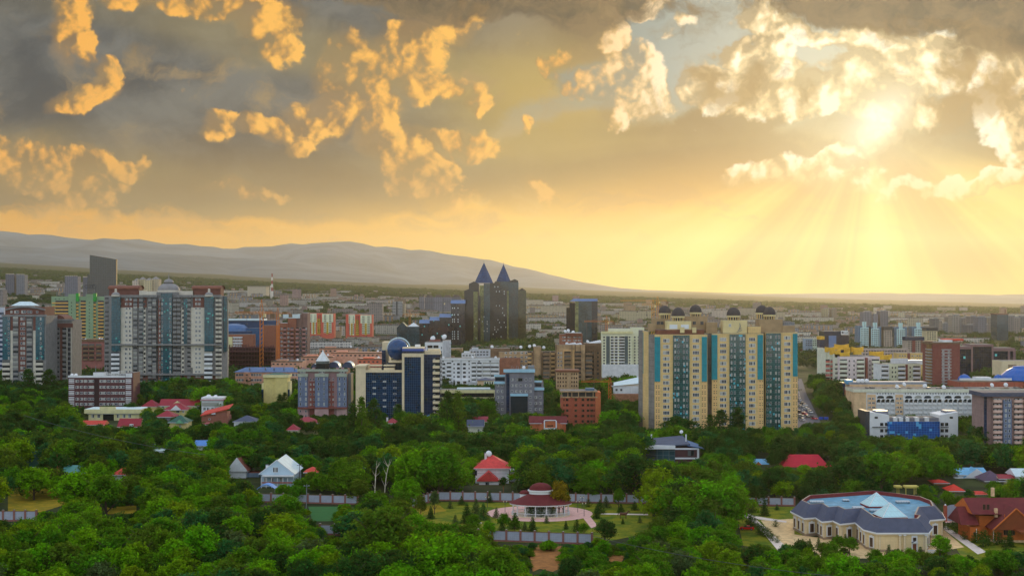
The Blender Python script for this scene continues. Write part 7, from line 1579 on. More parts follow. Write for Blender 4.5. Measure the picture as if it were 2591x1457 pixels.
def lamps():
    for px, py, h, lab in ((1278, 1296, 3.6, 'black twin lamp on the plaza left of the gazebo'), (1462, 1296, 3.6, 'black twin lamp on the plaza right of the gazebo'), (1478, 1306, 4.2, 'taller black twin lamp at the head of the pink path'), (1233, 1283, 3.4, 'black lamp at the lawn edge behind the plaza'), (1473, 1285, 3.6, 'black lamp on the lawn near the long fence')):
        X, Y = gp(px, py); o = thing('street_lamp', lab, 'lamp', (X, Y, 0), 0, 'garden lamps'); q = MB(); q.tube((0, 0, 0), (0, 0, h), .09, MATS['dark_frame'], 6, .06); q.tube((-.5, 0, h - .2), (.5, 0, h - .2), .05, MATS['dark_frame'], 5); q.build('pole', o)
        for s in (-.5, .5): q = MB(); q.cone(s, 0, .12, .2, h - .2, h + .3, P('lamp_glass', (200, 190, 160), .3), 6); q.cone(s, 0, .24, 0, h + .3, h + .5, MATS['dark_frame'], 6); q.build('lantern', o)
    for px, top, base, lab in ((918, 1180, 1240, 'dark wooden utility pole beside the bare birch trunks'), (775, 1224, 1275, 'tall grey floodlight pole at the fence of the football lawn'), (387, 1120, 1150, 'thin pole with crossbar above the grey flat roof'), (757, 1172, 1215, 'wooden utility pole behind the pale blue gabled house')):
        Y = CH * F / (base + 12 - HZ); X = at(px, Y); h = hz(top, Y); o = thing('utility_pole', lab, 'pole', (X, Y, 0), 0, 'poles'); q = MB(); q.tube((0, 0, 0), (.15, 0, h), .17, MATS['dark_frame'] if px != 775 else graym, 7, .1); q.build('pole', o)
        q = MB(); q.box(-.9, 1.1, -.06, .06, h - .7, h - .55, MATS['dark_frame'] if px != 775 else graym); q.build('crossarm', o); q = MB()
        for s in (-.7, .1, .9): q.cone(s, 0, .07, .05, h - .55, h - .3, trim, 6)
        q.build('insulators' if px != 775 else 'floodlights', o)
    def cable(lab, p0, p1, sag, r=.045):
        q = MB(); n = 24; pts = []
        for i in range(n + 1):
            t = i / n; p = Vector(p0).lerp(Vector(p1), t); p.z -= sag * 4 * t * (1 - t); pts.append(p)
        for a, c in zip(pts, pts[1:]): q.tube(a, c, r, MATS['dark_frame'], 4)
        tag(q.build('power_cable'), lab, 'cable', 'cables')
    P3 = lambda px, py, Y: (at(px, Y), Y, hz(py, Y))
    cable('thin power cable drooping across the near treetops towards the lower corner', P3(1500, 1356, 330), P3(2160, 1462, 262), 1.0)
    cable('thin power cable running above the treetops below the cream flat roofed villa', P3(60, 1050, 560), P3(520, 1150, 470), 1.5, .06)
    cable('thin power cable from the utility pole to the coral roofed house', P3(918, 1182, 520), P3(1600, 1186, 520), 2.0, .05)
    # bare birch trunks
    for px, top, base, lean, lab in ((948, 1165, 1262, .6, 'bare pale birch trunk, shorter one nearer the utility pole'), (972, 1160, 1258, 1.6, 'bare pale birch trunk, forked one farther from the utility pole')):
        Y = CH * F / (base + 4 - HZ); o = thing('dead_tree', lab, 'tree', (at(px, Y), Y, 0), 0, 'bare birches'); h = hz(top, Y); q = MB(); rs = random.Random(px); pts = [(0, 0, -.5), (lean * .2, 0, h * .3), (lean * .5, .1, h * .6), (lean * .9, 0, h * .8), (lean * 1.3, 0, h)]
        for i in range(4): q.tube(pts[i], pts[i + 1], .24 - i * .05, PALEBARK, 6, .19 - i * .05)
        for k in range(7): a = Vector(pts[rs.randint(1, 3)]); s = rs.choice((-1, 1)); e = a + Vector((s * rs.uniform(.6, 1.6), rs.uniform(-.5, .5), rs.uniform(1, 2.4))); q.tube(a, e, .09, PALEBARK, 5, .03); q.tube(e, e + Vector((s * .3, 0, rs.uniform(.6, 1.4))), .03, PALEBARK, 4, .01)
        q.build('trunk', o)
lamps()
# ---------------------------------------------------------------- trees one can tell apart
random.seed(11)
CLEAR = [(215, 1028, 355, 1068, 800), (205, 1060, 262, 1070, 735), (300, 1060, 352, 1078, 728), (182, 1003, 240, 1028, 880), (269, 1009, 309, 1024, 870), (360, 1010, 400, 1030, 860), (400, 1009, 505, 1028, 850), (416, 1019, 475, 1046, 805), (394, 1037, 420, 1057, 762), (428, 1050, 476, 1078, 720), (510, 1003, 566, 1042, 810), (508, 1032, 580, 1068, 740), (592, 1051, 648, 1066, 720), (728, 1055, 808, 1090, 690), (1186, 1062, 1222, 1090, 700), (1196, 1054, 1236, 1062, 760), (980, 1057, 1000, 1068, 730), (1344, 1053, 1430, 1086, 700),
 (70, 1141, 110, 1180, 560), (172, 1188, 213, 1204, 520), (287, 1183, 344, 1198, 515), (496, 1114, 526, 1132, 640), (386, 1137, 414, 1141, 610), (580, 1153, 648, 1202, 545), (660, 1158, 760, 1218, 520), (774, 1182, 802, 1190, 530), (652, 1228, 695, 1238, 490), (664, 1246, 690, 1272, 475), (760, 1248, 900, 1274, 475), (1197, 1147, 1310, 1232, 530), (1044, 1258, 1092, 1282, 470), (1115, 1245, 1200, 1266, 480), (1500, 1246, 1560, 1268, 480), (1228, 1224, 1500, 1320, 455), (1262, 1347, 1370, 1374, 400), (1425, 1350, 1485, 1372, 400), (1100, 1285, 1230, 1320, 450), (1390, 1318, 1640, 1340, 430), (1250, 1322, 1500, 1345, 412), (825, 1326, 846, 1350, 415),
 (1636, 1110, 1776, 1160, 590), (1985, 1150, 2082, 1174, 580), (2098, 1178, 2118, 1190, 570), (1907, 1161, 1942, 1180, 590), (2000, 1252, 2395, 1362, 386), (2090, 1340, 2180, 1366, 386), (2200, 1340, 2360, 1384, 386), (2010, 1300, 2120, 1352, 386), (2395, 1278, 2438, 1310, 440), (2442, 1257, 2591, 1378, 402), (2417, 1180, 2500, 1222, 545), (2496, 1190, 2542, 1210, 530), (2532, 1200, 2564, 1208, 530), (2574, 1186, 2591, 1206, 530), (2368, 1213, 2396, 1224, 525), (2408, 1226, 2438, 1240, 505), (2474, 1243, 2500, 1252, 500), (2268, 1229, 2324, 1252, 500), (1885, 1302, 1975, 1372, 425), (1872, 1328, 1906, 1344, 422), (2385, 1330, 2490, 1390, 405),
 (1619, 760, 2018, 1078, 730), (2016, 992, 2056, 1066, 1150), (2194, 1042, 2425, 1100, 690), (2492, 995, 2591, 1120, 640), (1254, 932, 1373, 1045, 820), (1420, 988, 1518, 1070, 760), (902, 862, 1112, 1042, 800), (754, 887, 886, 1048, 800), (664, 948, 731, 1015, 900), (174, 948, 335, 1015, 860), (0, 778, 116, 965, 1020), (118, 800, 184, 960, 1050), (265, 742, 573, 955, 1020), (1242, 842, 1524, 960, 1120), (1410, 938, 1464, 985, 960), (2162, 986, 2488, 1050, 800), (1114, 906, 1262, 972, 1080), (1112, 984, 1250, 1006, 900), (597, 930, 756, 970, 1080), (575, 874, 686, 925, 1240), (666, 795, 776, 895, 1350), (1526, 836, 1618, 918, 1230), (2092, 880, 2330, 960, 1040), (2342, 868, 2428, 975, 960), (132, 745, 262, 855, 1400), (2430, 875, 2566, 915, 1250), (2430, 930, 2591, 985, 930), (840, 888, 966, 920, 1330), (1556, 958, 1616, 985, 960), (1550, 990, 1616, 1012, 948),
 (25, 1236, 150, 1288, 470), (270, 1280, 340, 1298, 440), (806, 1283, 846, 1312, 450), (0, 1290, 80, 1312, 442), (1345, 1384, 1415, 1440, 392), (1536, 1398, 1576, 1422, 386), (2070, 1040, 2108, 1062, 800), (936, 1168, 986, 1240, 500), (70, 1180, 160, 1225, 470)]
def blocked(x, y, h, r, tol=3):
    px = CX + x / y * F; w = r / y * F; top = HZ + (CH - h) / y * F; bot = HZ + (CH - h * .25) / y * F
    for x0, y0, x1, y1, Y in CLEAR:
        if y < Y - 1 and px + w > x0 + tol and px - w < x1 - tol and bot > y0 + tol and top < y1 - tol: return True
    return False
def inside(x, y):
    """footprints: no tree grows through a house, road or court"""
    px = CX + x / y * F
    for x0, y0, x1, y1, Y in CLEAR:
        if x0 - 6 < px < x1 + 6 and Y - 3 < y < Y + 15: return True
    if 1040 < px < 1650 and 398 < y < 482: return True
    if 1860 < px < 2445 and 385 < y < 470: return True
    if 2385 < px and 378 < y < 440: return True
    if 745 < y < 1400 and 2002 < px < 2034 + max(0, (HZ + CH * F / y - 958)) * .48: return True
    return False
LM = [('gazebo', 1368, 1270), ('coral roofed white house', 1245, 1190), ('pale blue gabled house', 705, 1190), ('brown tiled roof', 610, 1180), ('dark green steep roof', 90, 1160), ('dry grass patch', 90, 1260), ('rust red hipped roof', 305, 1190), ('bare birch trunks', 960, 1205), ('football lawn', 828, 1300), ('glass walled office', 1700, 1150), ('wide crimson roof', 2035, 1165), ('stone mansion', 2200, 1330), ('orange log chalet', 2530, 1320), ('bright red sports car', 1890, 1336), ('light blue gabled house', 2460, 1200), ('orange scrub patch', 1380, 1410), ('corner of the dry garden grass', 1065, 1285), ('fence at the picture edge', 40, 1310), ('brick garden fence', 1320, 1360), ('horse statue', 1578, 1304), ('small bright dry patch', 305, 1290), ('picture corner below the dry grass', 20, 1440), ('lower edge under the football lawn', 850, 1450), ('lower edge under the horse statue', 1600, 1450), ('picture corner below the chalet', 2570, 1440), ('lower edge under the mansion', 2200, 1450), ('lower edge under the rust red roof', 320, 1450)]
ORD = 'first second third fourth fifth sixth seventh eighth ninth tenth eleventh twelfth thirteenth fourteenth fifteenth sixteenth seventeenth eighteenth nineteenth twentieth'.split() + ['%d%s' % (n, {1: 'st', 2: 'nd', 3: 'rd'}.get(n % 10, 'th')) for n in range(21, 80)]
def spot(px, top, base): Y = CH * F / (base - HZ); return at(px, Y), Y, hz(top, Y)
def hand():
    N = {}
    def put(kind, items, group):
        for px, top, base, col, wide, lab in items:
            x, y, h = spot(px, top, base); wide *= 1.3 if kind == 'poplar_tree' else 1.0; i = N[kind] = N.get(kind, -1) + 1; n = len([k for k in CROWN if k[0] == kind]); plant(kind, i % n, x, y, h, col, lab, group, wide)
    put('poplar_tree', [(72, 932, 1012, 'dark green', 1.5, 'dark columnar poplar before the curved pediment tower'), (124, 934, 1012, 'dark green', 1.6, 'dark columnar poplar before the arched gable wing'), (255, 969, 1040, 'dark green', 1.6, 'dark columnar poplar in front of the maroon striped office'), (323, 972, 1040, 'dark green', 1.6, 'dark columnar poplar at the end of the maroon striped office'), (459, 959, 1020, 'dark green', 1.3, 'slim poplar below the grey complex with the lantern dome'), (893, 1016, 1145, 'dark green', .9, 'tall thin poplar left of the blue glass complex'), (916, 1003, 1150, 'olive green', .7, 'thin half bare poplar before the cream stone pillar'), (946, 1008, 1135, 'dark green', 1.0, 'tall full poplar before the blue glass front'), (708, 995, 1050, 'dark green', 1.2, 'slim poplar before the yellow stair tower, its outer one'), (720, 992, 1050, 'dark green', 1.2, 'slim poplar at the corner of the yellow stair tower'), (1133, 988, 1135, 'dark green', .8, 'tall dark poplar right of the blue glass complex'), (1160, 985, 1135, 'olive green', .9, 'tall poplar with brownish tip right of the blue glass complex'), (1008, 1022, 1085, 'dark green', 1.6, 'short poplar at the crimson roof under the blue glass front'), (1823, 1036, 1112, 'dark green', 1.7, 'broad dark poplar before the middle tan tower wing'), (1866, 1028, 1112, 'dark green', 1.9, 'taller broad dark poplar before the middle tan tower wing'), (1797, 1048, 1108, 'dark green', 1.3, 'slim dark poplar in the gap between tan tower wings'), (2120, 965, 1040, 'dark green', 1.2, 'poplar at the side of the ochre parapet block'), (1650, 1005, 1100, 'dark green', 1.0, 'thin poplar by the side wall of the tan domed towers') if 0 else (1545, 1010, 1090, 'dark green', 1.3, 'poplar right of the unfinished red brick block')], 'poplars')
    sp = [(1139, 1264, 1286), (1167.6, 1253, 1277), (1238.5, 1240, 1271), (1204.5, 1260, 1300), (1223, 1272, 1314), (1181, 1270, 1323), (1256, 1282, 1309), (1303, 1295, 1337), (1347.5, 1304, 1344), (1383, 1302, 1323), (1459.6, 1312, 1344), (1510, 1277, 1311), (1533.5, 1253, 1284), (1571, 1272, 1297), (1576, 1309, 1325), (1619, 1304, 1322), (1902, 1267, 1296), (1934.6, 1262, 1304), (1966, 1273, 1290), (1606, 1266, 1290), (2139, 1349, 1380), (2071, 1359, 1385), (2031, 1361, 1385), (2049, 1361, 1384), (2249, 1376, 1415), (2329, 1381, 1420), (2555, 1339, 1383), (260, 1112, 1140), (1518, 1262, 1298), (1432, 1316, 1338), (1328, 1318, 1342), (1270, 1318, 1345), (1090, 1278, 1312), (1152, 1300, 1330)]
    where = ['behind the dry grass corner', 'before the long fence, left part', 'before the coral roofed house', 'on the lawn left of the plaza', 'bluish one at the plaza edge', 'dark one by the cream path', 'slim one on the plaza rim', 'before the gazebo, leftmost', 'broad one before the gazebo', 'small one under the gazebo railing', 'in the front corner of the pink path', 'right of the plaza', 'tall one behind the thin garden tree', 'small one by the long fence', 'tiny one beside the horse statue', 'tiny one at the far lawn edge', 'by the mansion driveway, outer one', 'wide one beyond the mansion driveway', 'by the grey fence beside the mansion', 'before the long fence, right part', 'before the mansion front windows', 'at the mansion plinth, second', 'at the mansion plinth, outermost', 'at the mansion plinth, between two others', 'before the mansion corner', 'before the mansion front door', 'before the chalet porch', 'bluish one among dark trees below the villas', 'next to the thin garden tree', 'near the front fence, right of the plaza', 'near the front fence, centre', 'near the front fence, left of centre', 'at the slanting fence run', 'at the lawn corner below the dry grass']
    put('spruce_tree', [(a, t, b, 'bluish green' if i in (4, 27, 18) else 'dark green' if i % 3 else 'grey green', 1.6, ('blue grey' if i in (4, 27, 18) else 'dark green') + ' young spruce ' + w) for i, ((a, t, b), w) in enumerate(zip(sp, where))], 'garden spruces')
    th = [(1343, 1277, 1308), (1369, 1280, 1309), (1397, 1287, 1309), (1894, 1301, 1328), (1901, 1303, 1330), (1910, 1309, 1333), (1919, 1325, 1351), (1926, 1329, 1352), (1942, 1336, 1358), (1948, 1342, 1362), (1954, 1350, 1368), (1967, 1355, 1372), (1934, 1333, 1356), (1962, 1315, 1332), (2425, 1304, 1335), (2435, 1313, 1342), (2411, 1319, 1337), (2400, 1322, 1340), (2383, 1314, 1336), (2523, 1346, 1378), (2488, 1344, 1384), (2463, 1354, 1373), (2541, 1359, 1385), (2448, 1325, 1355), (2472, 1350, 1374), (2500, 1354, 1380), (2386, 1320, 1340), (1488, 1263, 1282), (2418, 1330, 1350), (2440, 1344, 1364)]
    for k, (px, t, b) in enumerate(th):
        l = ('on the near side of the gazebo', 'at the mansion driveway', 'beside the chalet path')[0 if px < 1500 else 1 if px < 2000 else 2]; x, y, h = spot(px, t, b); j = sum(1 for q in th[:k] if (q[0] < 1500, q[0] < 2000) == (px < 1500, px < 2000))
        plant('thuja', k % 2, x, y, h, 'dark green', 'dark green clipped thuja, %s in the row %s' % (ORD[j], l), 'thujas ' + l, 1.7)
    put('pine_tree', [(146, 1135, 1240, 'dark green', 1.3, 'tall pine with bare orange trunk beside the dark green steep roof'), (166, 1142, 1226, 'dark green', 1.2, 'second orange trunked pine nearer the pale teal roofs'), (358, 1165, 1246, 'dark green', 1.3, 'pine with orange trunk right of the rust red roof'), (1273.5, 1200, 1259, 'dark green', 1.0, 'dark pine before the coral roofed house'), (112, 1155, 1225, 'dark green', 1.5, 'dark pine hiding the front of the dark green steep roof'), (40, 1160, 1230, 'dark green', 1.6, 'dark pine at the picture edge by the dry grass')], 'pines')
    D = [(1235, 1316, 1368, 'fresh bright green', 1.0, 'bright bushy tree behind the brick garden fence, left end'), (1276, 1297, 1343, 'mid green', .9, 'rounded small tree near the front of the gazebo lawn'), (1303, 1307, 1346, 'olive green', .9, 'olive small tree behind the middle of the brick garden fence'), (1196, 1298, 1352, 'mid green', 1.0, 'small tree at the left lawn edge of the gazebo garden'), (1532, 1312, 1384, 'dark green', 1.2, 'dense dark bush tree right of the brick garden fence'), (1478, 1322, 1352, 'mid green', 1.1, 'low bush in the front corner by the pink path'), (1690, 1228, 1345, 'mid green', 1.1, 'big round tree at the end of the long fence, left part of the great clump'), (1745, 1216, 1349, 'mid green', 1.25, 'biggest broad tree in the clump right of the garden'), (1805, 1214, 1348, 'fresh bright green', 1.2, 'bright crowned broad tree in the clump right of the garden'), (1858, 1226, 1344, 'mid green', 1.15, 'round tree at the clump edge by the driveway'), (1605, 1148, 1272, 'dark green', 1.3, 'large dark tree behind the long fence below the grey roof corner'), (1414, 1216, 1304, 'yellowing', .8, 'yellowing slim tree touching the gazebo roof'), (1426, 1232, 1302, 'olive green', .7, 'olive young tree behind the yellowing one at the gazebo'), (562, 1186, 1236, 'yellowing', .9, 'golden yellow young tree below the brown tiled roof'), (537, 1148, 1215, 'olive green', 1.0, 'olive birch left of the brown tiled roof'), (1720, 1050, 1118, 'dark green', 1.6, 'big dark round tree before the left tan tower wing'), (1565, 1233, 1288, 'mid green', .7, 'slim pale tree on the lawn before the long fence'), (1100, 1236, 1300, 'grey green', .7, 'thin birch in the dry garden corner'), (1065, 1250, 1308, 'olive green', .6, 'thin half bare tree in the dry garden corner'), (1310, 1210, 1262, 'grey green', .8, 'pale young tree beside the coral roofed house'), (2300, 1384, 1418, 'fresh bright green', .9, 'pale small tree before the mansion front'), (2215, 1388, 1440, 'mid green', 1.1, 'rounded tree before the mansion left front'), (2120, 1352, 1400, 'mid green', 1.2, 'bushy tree hiding the mansion door'), (2150, 1356, 1404, 'mid green', 1.2, 'bushy tree beside the mansion door'), (2380, 1352, 1420, 'fresh bright green', 1.2, 'bright bushy tree right of the mansion corner'), (2020, 1120, 1200, 'mid green', 1.1, 'tree rising behind the wide crimson roof') if 0 else (2150, 1150, 1265, 'dark green', 1.3, 'large dark tree right of the wide crimson roof'), (2230, 1138, 1262, 'mid green', 1.2, 'tall tree between the wide crimson roof and the pergola'), (1960, 1172, 1270, 'dark green', 1.3, 'broad dark tree hiding the lower edge of the wide crimson roof'), (2075, 1184, 1268, 'dark green', 1.3, 'dark tree before the crimson side roof'), (2340, 1222, 1268, 'mid green', 1.1, 'rounded tree right of the pergola'), (760, 1208, 1262, 'mid green', 1.3, 'spreading tree right of the pale blue gabled house'), (1120, 1130, 1262, 'mid green', 1.2, 'large tree left of the coral roofed house'), (1050, 1130, 1260, 'fresh bright green', 1.2, 'large bright tree right of the bare birch trunks'), (1480, 1198, 1268, 'mid green', 1.3, 'rounded tree behind the gazebo'), (1385, 1196, 1265, 'mid green', 1.2, 'bright tree right of the coral roofed house'), (600, 1120, 1200, 'mid green', 1.5, 'big tree rising behind the brown tiled roof'), (200, 1188, 1310, 'fresh bright green', 1.3, 'large bright tree before the pale teal roofs'), (270, 1190, 1320, 'mid green', 1.2, 'large tree right of the dry grass')]
    put('deciduous_tree', D, 'garden and villa trees')
    return len(D)
HAND = hand()
SPREAD = []
def scatter_near():
    rs = random.Random(5); cand = []
    y = 268.0
    while y < 1060:
        step = 7.4 if y < 420 else 7.8 if y < 640 else 9.0; w = .366 * y + 14; x = -w + rs.uniform(0, step)
        while x < w:
            a, b = x + rs.uniform(-2.6, 2.6), y + rs.uniform(-2.6, 2.6)
            n = math.sin(a * .031 + 1) + math.sin(b * .043 + a * .017) + .7 * math.sin(a * .09 - b * .06)
            h = 9.8 + 1.6 * n + rs.uniform(-2.2, 2.6); u = a / b
            if b < 330: h *= .62 + .38 * max(0, (b - 268) / 62)
            if u > .05 and b < 385: h *= .72
            if rs.random() < .07: h *= 1.25
            for _ in range(3):
                if h < 4: break
                r = h * .42
                if not inside(a, b) and not blocked(a, b, h, r): cand.append((a, b, h)); break
                h *= .74
            x += step * rs.uniform(.85, 1.15)
        y += step * .9
    return cand
CAND = scatter_near()
def colour_at(a, b, rs):
    u = a / b; n = math.sin(a * .05 + b * .021) + math.sin(b * .07 - a * .033)
    p = rs.random()
    if b > 560: return 'dark green' if p < .6 else 'mid green' if p < .82 else 'olive green' if p < .92 else 'bluish green'
    if p < .09: return 'yellow green'
    if p < (.40 if b < 470 else .26): return 'fresh bright green'
    if p < .52: return 'olive green'
    if p < .59: return 'bluish green'
    if p < .62: return 'grey green'
    return 'mid green' if n > -.5 else 'dark green'
def near_trees():
    rs = random.Random(8); C = []
    for a, b, h in CAND:
        px = CX + a / b * F; top = HZ + (CH - h) / b * F
        if top > 1450 or not -30 < px < 2621: continue
        C.append((h / b, a, b, h, px, top))
    C.sort(reverse=True); own = C[:300 - HAND]; ids = set(id(c) for c in own); rest = [c for c in C if id(c) not in ids]
    byl = {}
    for c in own:
        px, py = c[4], c[5] + c[3] * .35 / c[2] * F; l = min(LM, key=lambda q: (q[1] - px) ** 2 + (q[2] - py) ** 2); byl.setdefault(l[0], []).append((math.hypot(l[1] - px, l[2] - py), c))
    for nm, l in byl.items():
        l.sort(key=lambda q: q[0])
        for k, (_, (s, a, b, h, px, top)) in enumerate(l):
            col = colour_at(a, b, rs); i = rs.randrange(10)
            plant('deciduous_tree', i, a, b, h, col, '%s %s tree, %s out from the %s' % ('tall' if h > 11.5 else 'low' if h < 7 else 'rounded', col, ORD[k], nm), 'trees around the ' + nm, rs.uniform(.95, 1.3))
    return rest
REST = near_trees()
def instancer(name, pts, sources, kind='stuff'):
    """a mass of foliage: crowns set on points; pts rows: x, y, z, scale, width, angle, source number"""
    sc_ = bpy.data.collections.new(name + '_crowns')
    for i, (me, col) in enumerate(sources):
        if col is None: sc_.objects.link(bpy.data.objects.new('%s_block_%02d' % (name, i), me)); continue
        me = me.copy(); k = 'leaf_%.3f_%.3f' % (col[0], col[1]); me.materials.clear(); me.materials.append(MATS.get(k) or leaf_mat(k, col))
        sc_.objects.link(bpy.data.objects.new('%s_crown_%02d' % (name, i), me))
    P_ = np.array(pts, dtype=np.float32); n = len(P_)
    me = bpy.data.meshes.new(name); me.vertices.add(n); me.vertices.foreach_set('co', P_[:, :3].ravel())
    for nm, ty, dt in (('scl', 'FLOAT_VECTOR', np.stack([P_[:, 3] * P_[:, 4], P_[:, 3] * P_[:, 4], P_[:, 3]], 1)), ('rot', 'FLOAT_VECTOR', np.stack([P_[:, 5] * 0, P_[:, 5] * 0, P_[:, 5]], 1))):
        me.attributes.new(nm, ty, 'POINT').data.foreach_set('vector', dt.astype(np.float32).ravel())
    me.attributes.new('idx', 'INT', 'POINT').data.foreach_set('value', P_[:, 6].astype(np.int32))
    o = bpy.data.objects.new(name, me); COL.objects.link(o); o['kind'] = kind
    g = bpy.data.node_groups.new(name, 'GeometryNodeTree'); g.interface.new_socket('Geometry', in_out='INPUT', socket_type='NodeSocketGeometry'); g.interface.new_socket('Geometry', in_out='OUTPUT', socket_type='NodeSocketGeometry')
    gi = g.nodes.new('NodeGroupInput'); go = g.nodes.new('NodeGroupOutput'); ci = g.nodes.new('GeometryNodeCollectionInfo'); ci.inputs[0].default_value = sc_; ci.inputs[1].default_value = True; ci.inputs[2].default_value = True
    m2p = g.nodes.new('GeometryNodeMeshToPoints'); iop = g.nodes.new('GeometryNodeInstanceOnPoints'); iop.inputs['Pick Instance'].default_value = True
    at_ = {}
    for nm, ty in (('scl', 'FLOAT_VECTOR'), ('rot', 'FLOAT_VECTOR'), ('idx', 'INT')):
        a = g.nodes.new('GeometryNodeInputNamedAttribute'); a.data_type = ty; a.inputs[0].default_value = nm; at_[nm] = a.outputs[0]
    e2r = g.nodes.new('FunctionNodeEulerToRotation')
    L = g.links.new; L(gi.outputs[0], m2p.inputs[0]); L(m2p.outputs[0], iop.inputs['Points']); L(ci.outputs[0], iop.inputs['Instance']); L(at_['idx'], iop.inputs['Instance Index']); L(at_['rot'], e2r.inputs[0]); L(e2r.outputs[0], iop.inputs['Rotation']); L(at_['scl'], iop.inputs['Scale']); L(iop.outputs[0], go.inputs[0])
    md = o.modifiers.new('scatter', 'NODES'); md.node_group = g; return o
def wood():
    rs = random.Random(3); names = ['mid green', 'dark green', 'dark green', 'olive green', 'bluish green', 'fresh bright green', 'mid green', 'yellow green', 'mid green', 'fresh bright green']
    src = [(CROWN['deciduous_tree', i][0], GREENS[names[i]]) for i in range(10)]; pts = []
    for s, a, b, h, px, top in REST:
        i = rs.randrange(10)
        if b > 560 and rs.random() < .7: i = rs.choice((1, 2, 2, 4))
        pts.append((a, b, -.6, h / 10.0, rs.uniform(1.0, 1.35), rs.uniform(0, 6.28), i))
    # undergrowth between the near trunks
    for _ in range(900):
        b = rs.uniform(285, 480); a = rs.uniform(-.37, .37) * b
        if inside(a, b) or blocked(a, b, 3.2, 1.8): continue
        pts.append((a, b, -.9, rs.uniform(.22, .42), rs.uniform(1.3, 1.8), rs.uniform(0, 6.28), rs.randrange(10)))
    for _ in range(260):    # low scrub on the bank below the garden fence
        b = rs.uniform(360, 393); a = at(rs.uniform(1150, 1680), b); px = CX + a / b * F
        if (1350 < px < 1412 and b < 388 and rs.random() < .75) or blocked(a, b, 2.0, 1.2): continue
        pts.append((a, b, -.7, rs.uniform(.16, .30), rs.uniform(1.5, 2.2), rs.uniform(0, 6.28), rs.choice((0, 3, 4, 5, 6, 9))))
    instancer('wood', pts, src)
wood()
# ---------------------------------------------------------------- the city spreading to the hills
def far_meshes():
    rs = random.Random(21); out = []
    cols = [(170, 158, 146), (186, 172, 150), (150, 138, 132), (196, 184, 166), (172, 140, 122), (140, 140, 146), (204, 196, 184), (160, 128, 116)]
    for i in range(16):
        L, D, H = ((62, 12, 15), (84, 12, 15.5), (46, 13, 15), (30, 14, 27), (22, 18, 30), (40, 13, 12), (96, 13, 15), (54, 20, 9), (36, 24, 7), (70, 12, 26), (26, 20, 40), (48, 12, 15), (60, 30, 8), (34, 12, 15), (110, 14, 15), (20, 20, 34))[i]
        m = farwall('city_block_%d' % (i % 8), cols[i % 8], rs.choice((3.2, 3.6, 4.2)), 3.0, (60, 66, 74), rs.uniform(.4, .6), rs.uniform(.42, .55), .12 if i % 3 == 0 else 0)
        q = MB(); q.box(-L / 2, L / 2, 0, D, -12, H, m)
        q.box(-L / 2 - .3, L / 2 + .3, -.3, 0, H - .5, H + .7, greyroof); q.box(-L / 2 - .3, L / 2 + .3, D, D + .3, H - .5, H + .7, greyroof)
        for k in range(int(L / 16)): x = -L / 2 + 8 + 16 * k; q.box(x - 1.6, x + 1.6, D * .35, D * .65, H + .01, H + 2.4, concd)
        if H < 16:
            for k in range(int(L / 9)): x = -L / 2 + 5 + 9 * k; q.box(x - 1.6, x + 1.6, -1.1, -.02, 2.5, H - 1.5, concrete if i % 2 else m)
        out.append((q.mesh('apartment_block'), L, D, H, ('low', 'long low', 'low', 'tall', 'tall', 'low', 'very long low', 'flat', 'flat', 'long tall', 'tower like', 'low', 'broad flat', 'short', 'very long low', 'tower like')[i], ('grey beige', 'sandy', 'grey brown', 'pale', 'brick pink', 'blue grey', 'off white', 'rust brown')[i % 8]))
    return out
FARM = far_meshes()
FLM = [('twin spire towers', 1250, 800), ('tan domed towers', 1815, 790), ('slanted skyscraper', 260, 720), ('far tower pair', 38, 720), ('red and cream blocks', 860, 815), ('striped chimney', 688, 730), ('chamfered glass tower', 1473, 800), ('dark logo office', 2116, 850), ('pale blue grid towers', 2250, 840), ('teal slab tower', 2536, 820), ('round roofed slabs', 1120, 760), ('mint green tower', 196, 760), ('dark blue arena', 600, 830), ('orange tower crane', 662, 780), ('brick tower', 2384, 880), ('hazy tower cluster', 2450, 810), ('golden cranes', 1655, 765), ('cream grid block', 1572, 850), ('avenue end', 2030, 890), ('stepped glass offices', 1080, 830), ('faint tower pair', 2094, 782)]
FCLEAR = [(1135, 660, 1335, 860, 2100), (1000, 800, 1180, 880, 1930), (1430, 750, 1515, 860, 1840), (775, 788, 848, 848, 2080), (872, 790, 950, 850, 2080), (222, 640, 297, 760, 3250), (10, 690, 66, 740, 3650), (160, 694, 225, 740, 3500), (2165, 812, 2345, 882, 1980), (2520, 784, 2555, 870, 2330), (2084, 826, 2150, 890, 1680), (620, 715, 696, 742, 4400), (1056, 742, 1180, 775, 3620), (2360, 796, 2591, 845, 3050), (335, 698, 402, 725, 3100), (2180, 782, 2250, 815, 2750), (2080, 776, 2122, 800, 3700), (990, 755, 1028, 782, 2930), (560, 805, 705, 870, 1560), (130, 745, 262, 855, 1420), (2270, 850, 2350, 910, 1550), (2036, 850, 2090, 885, 1740)]
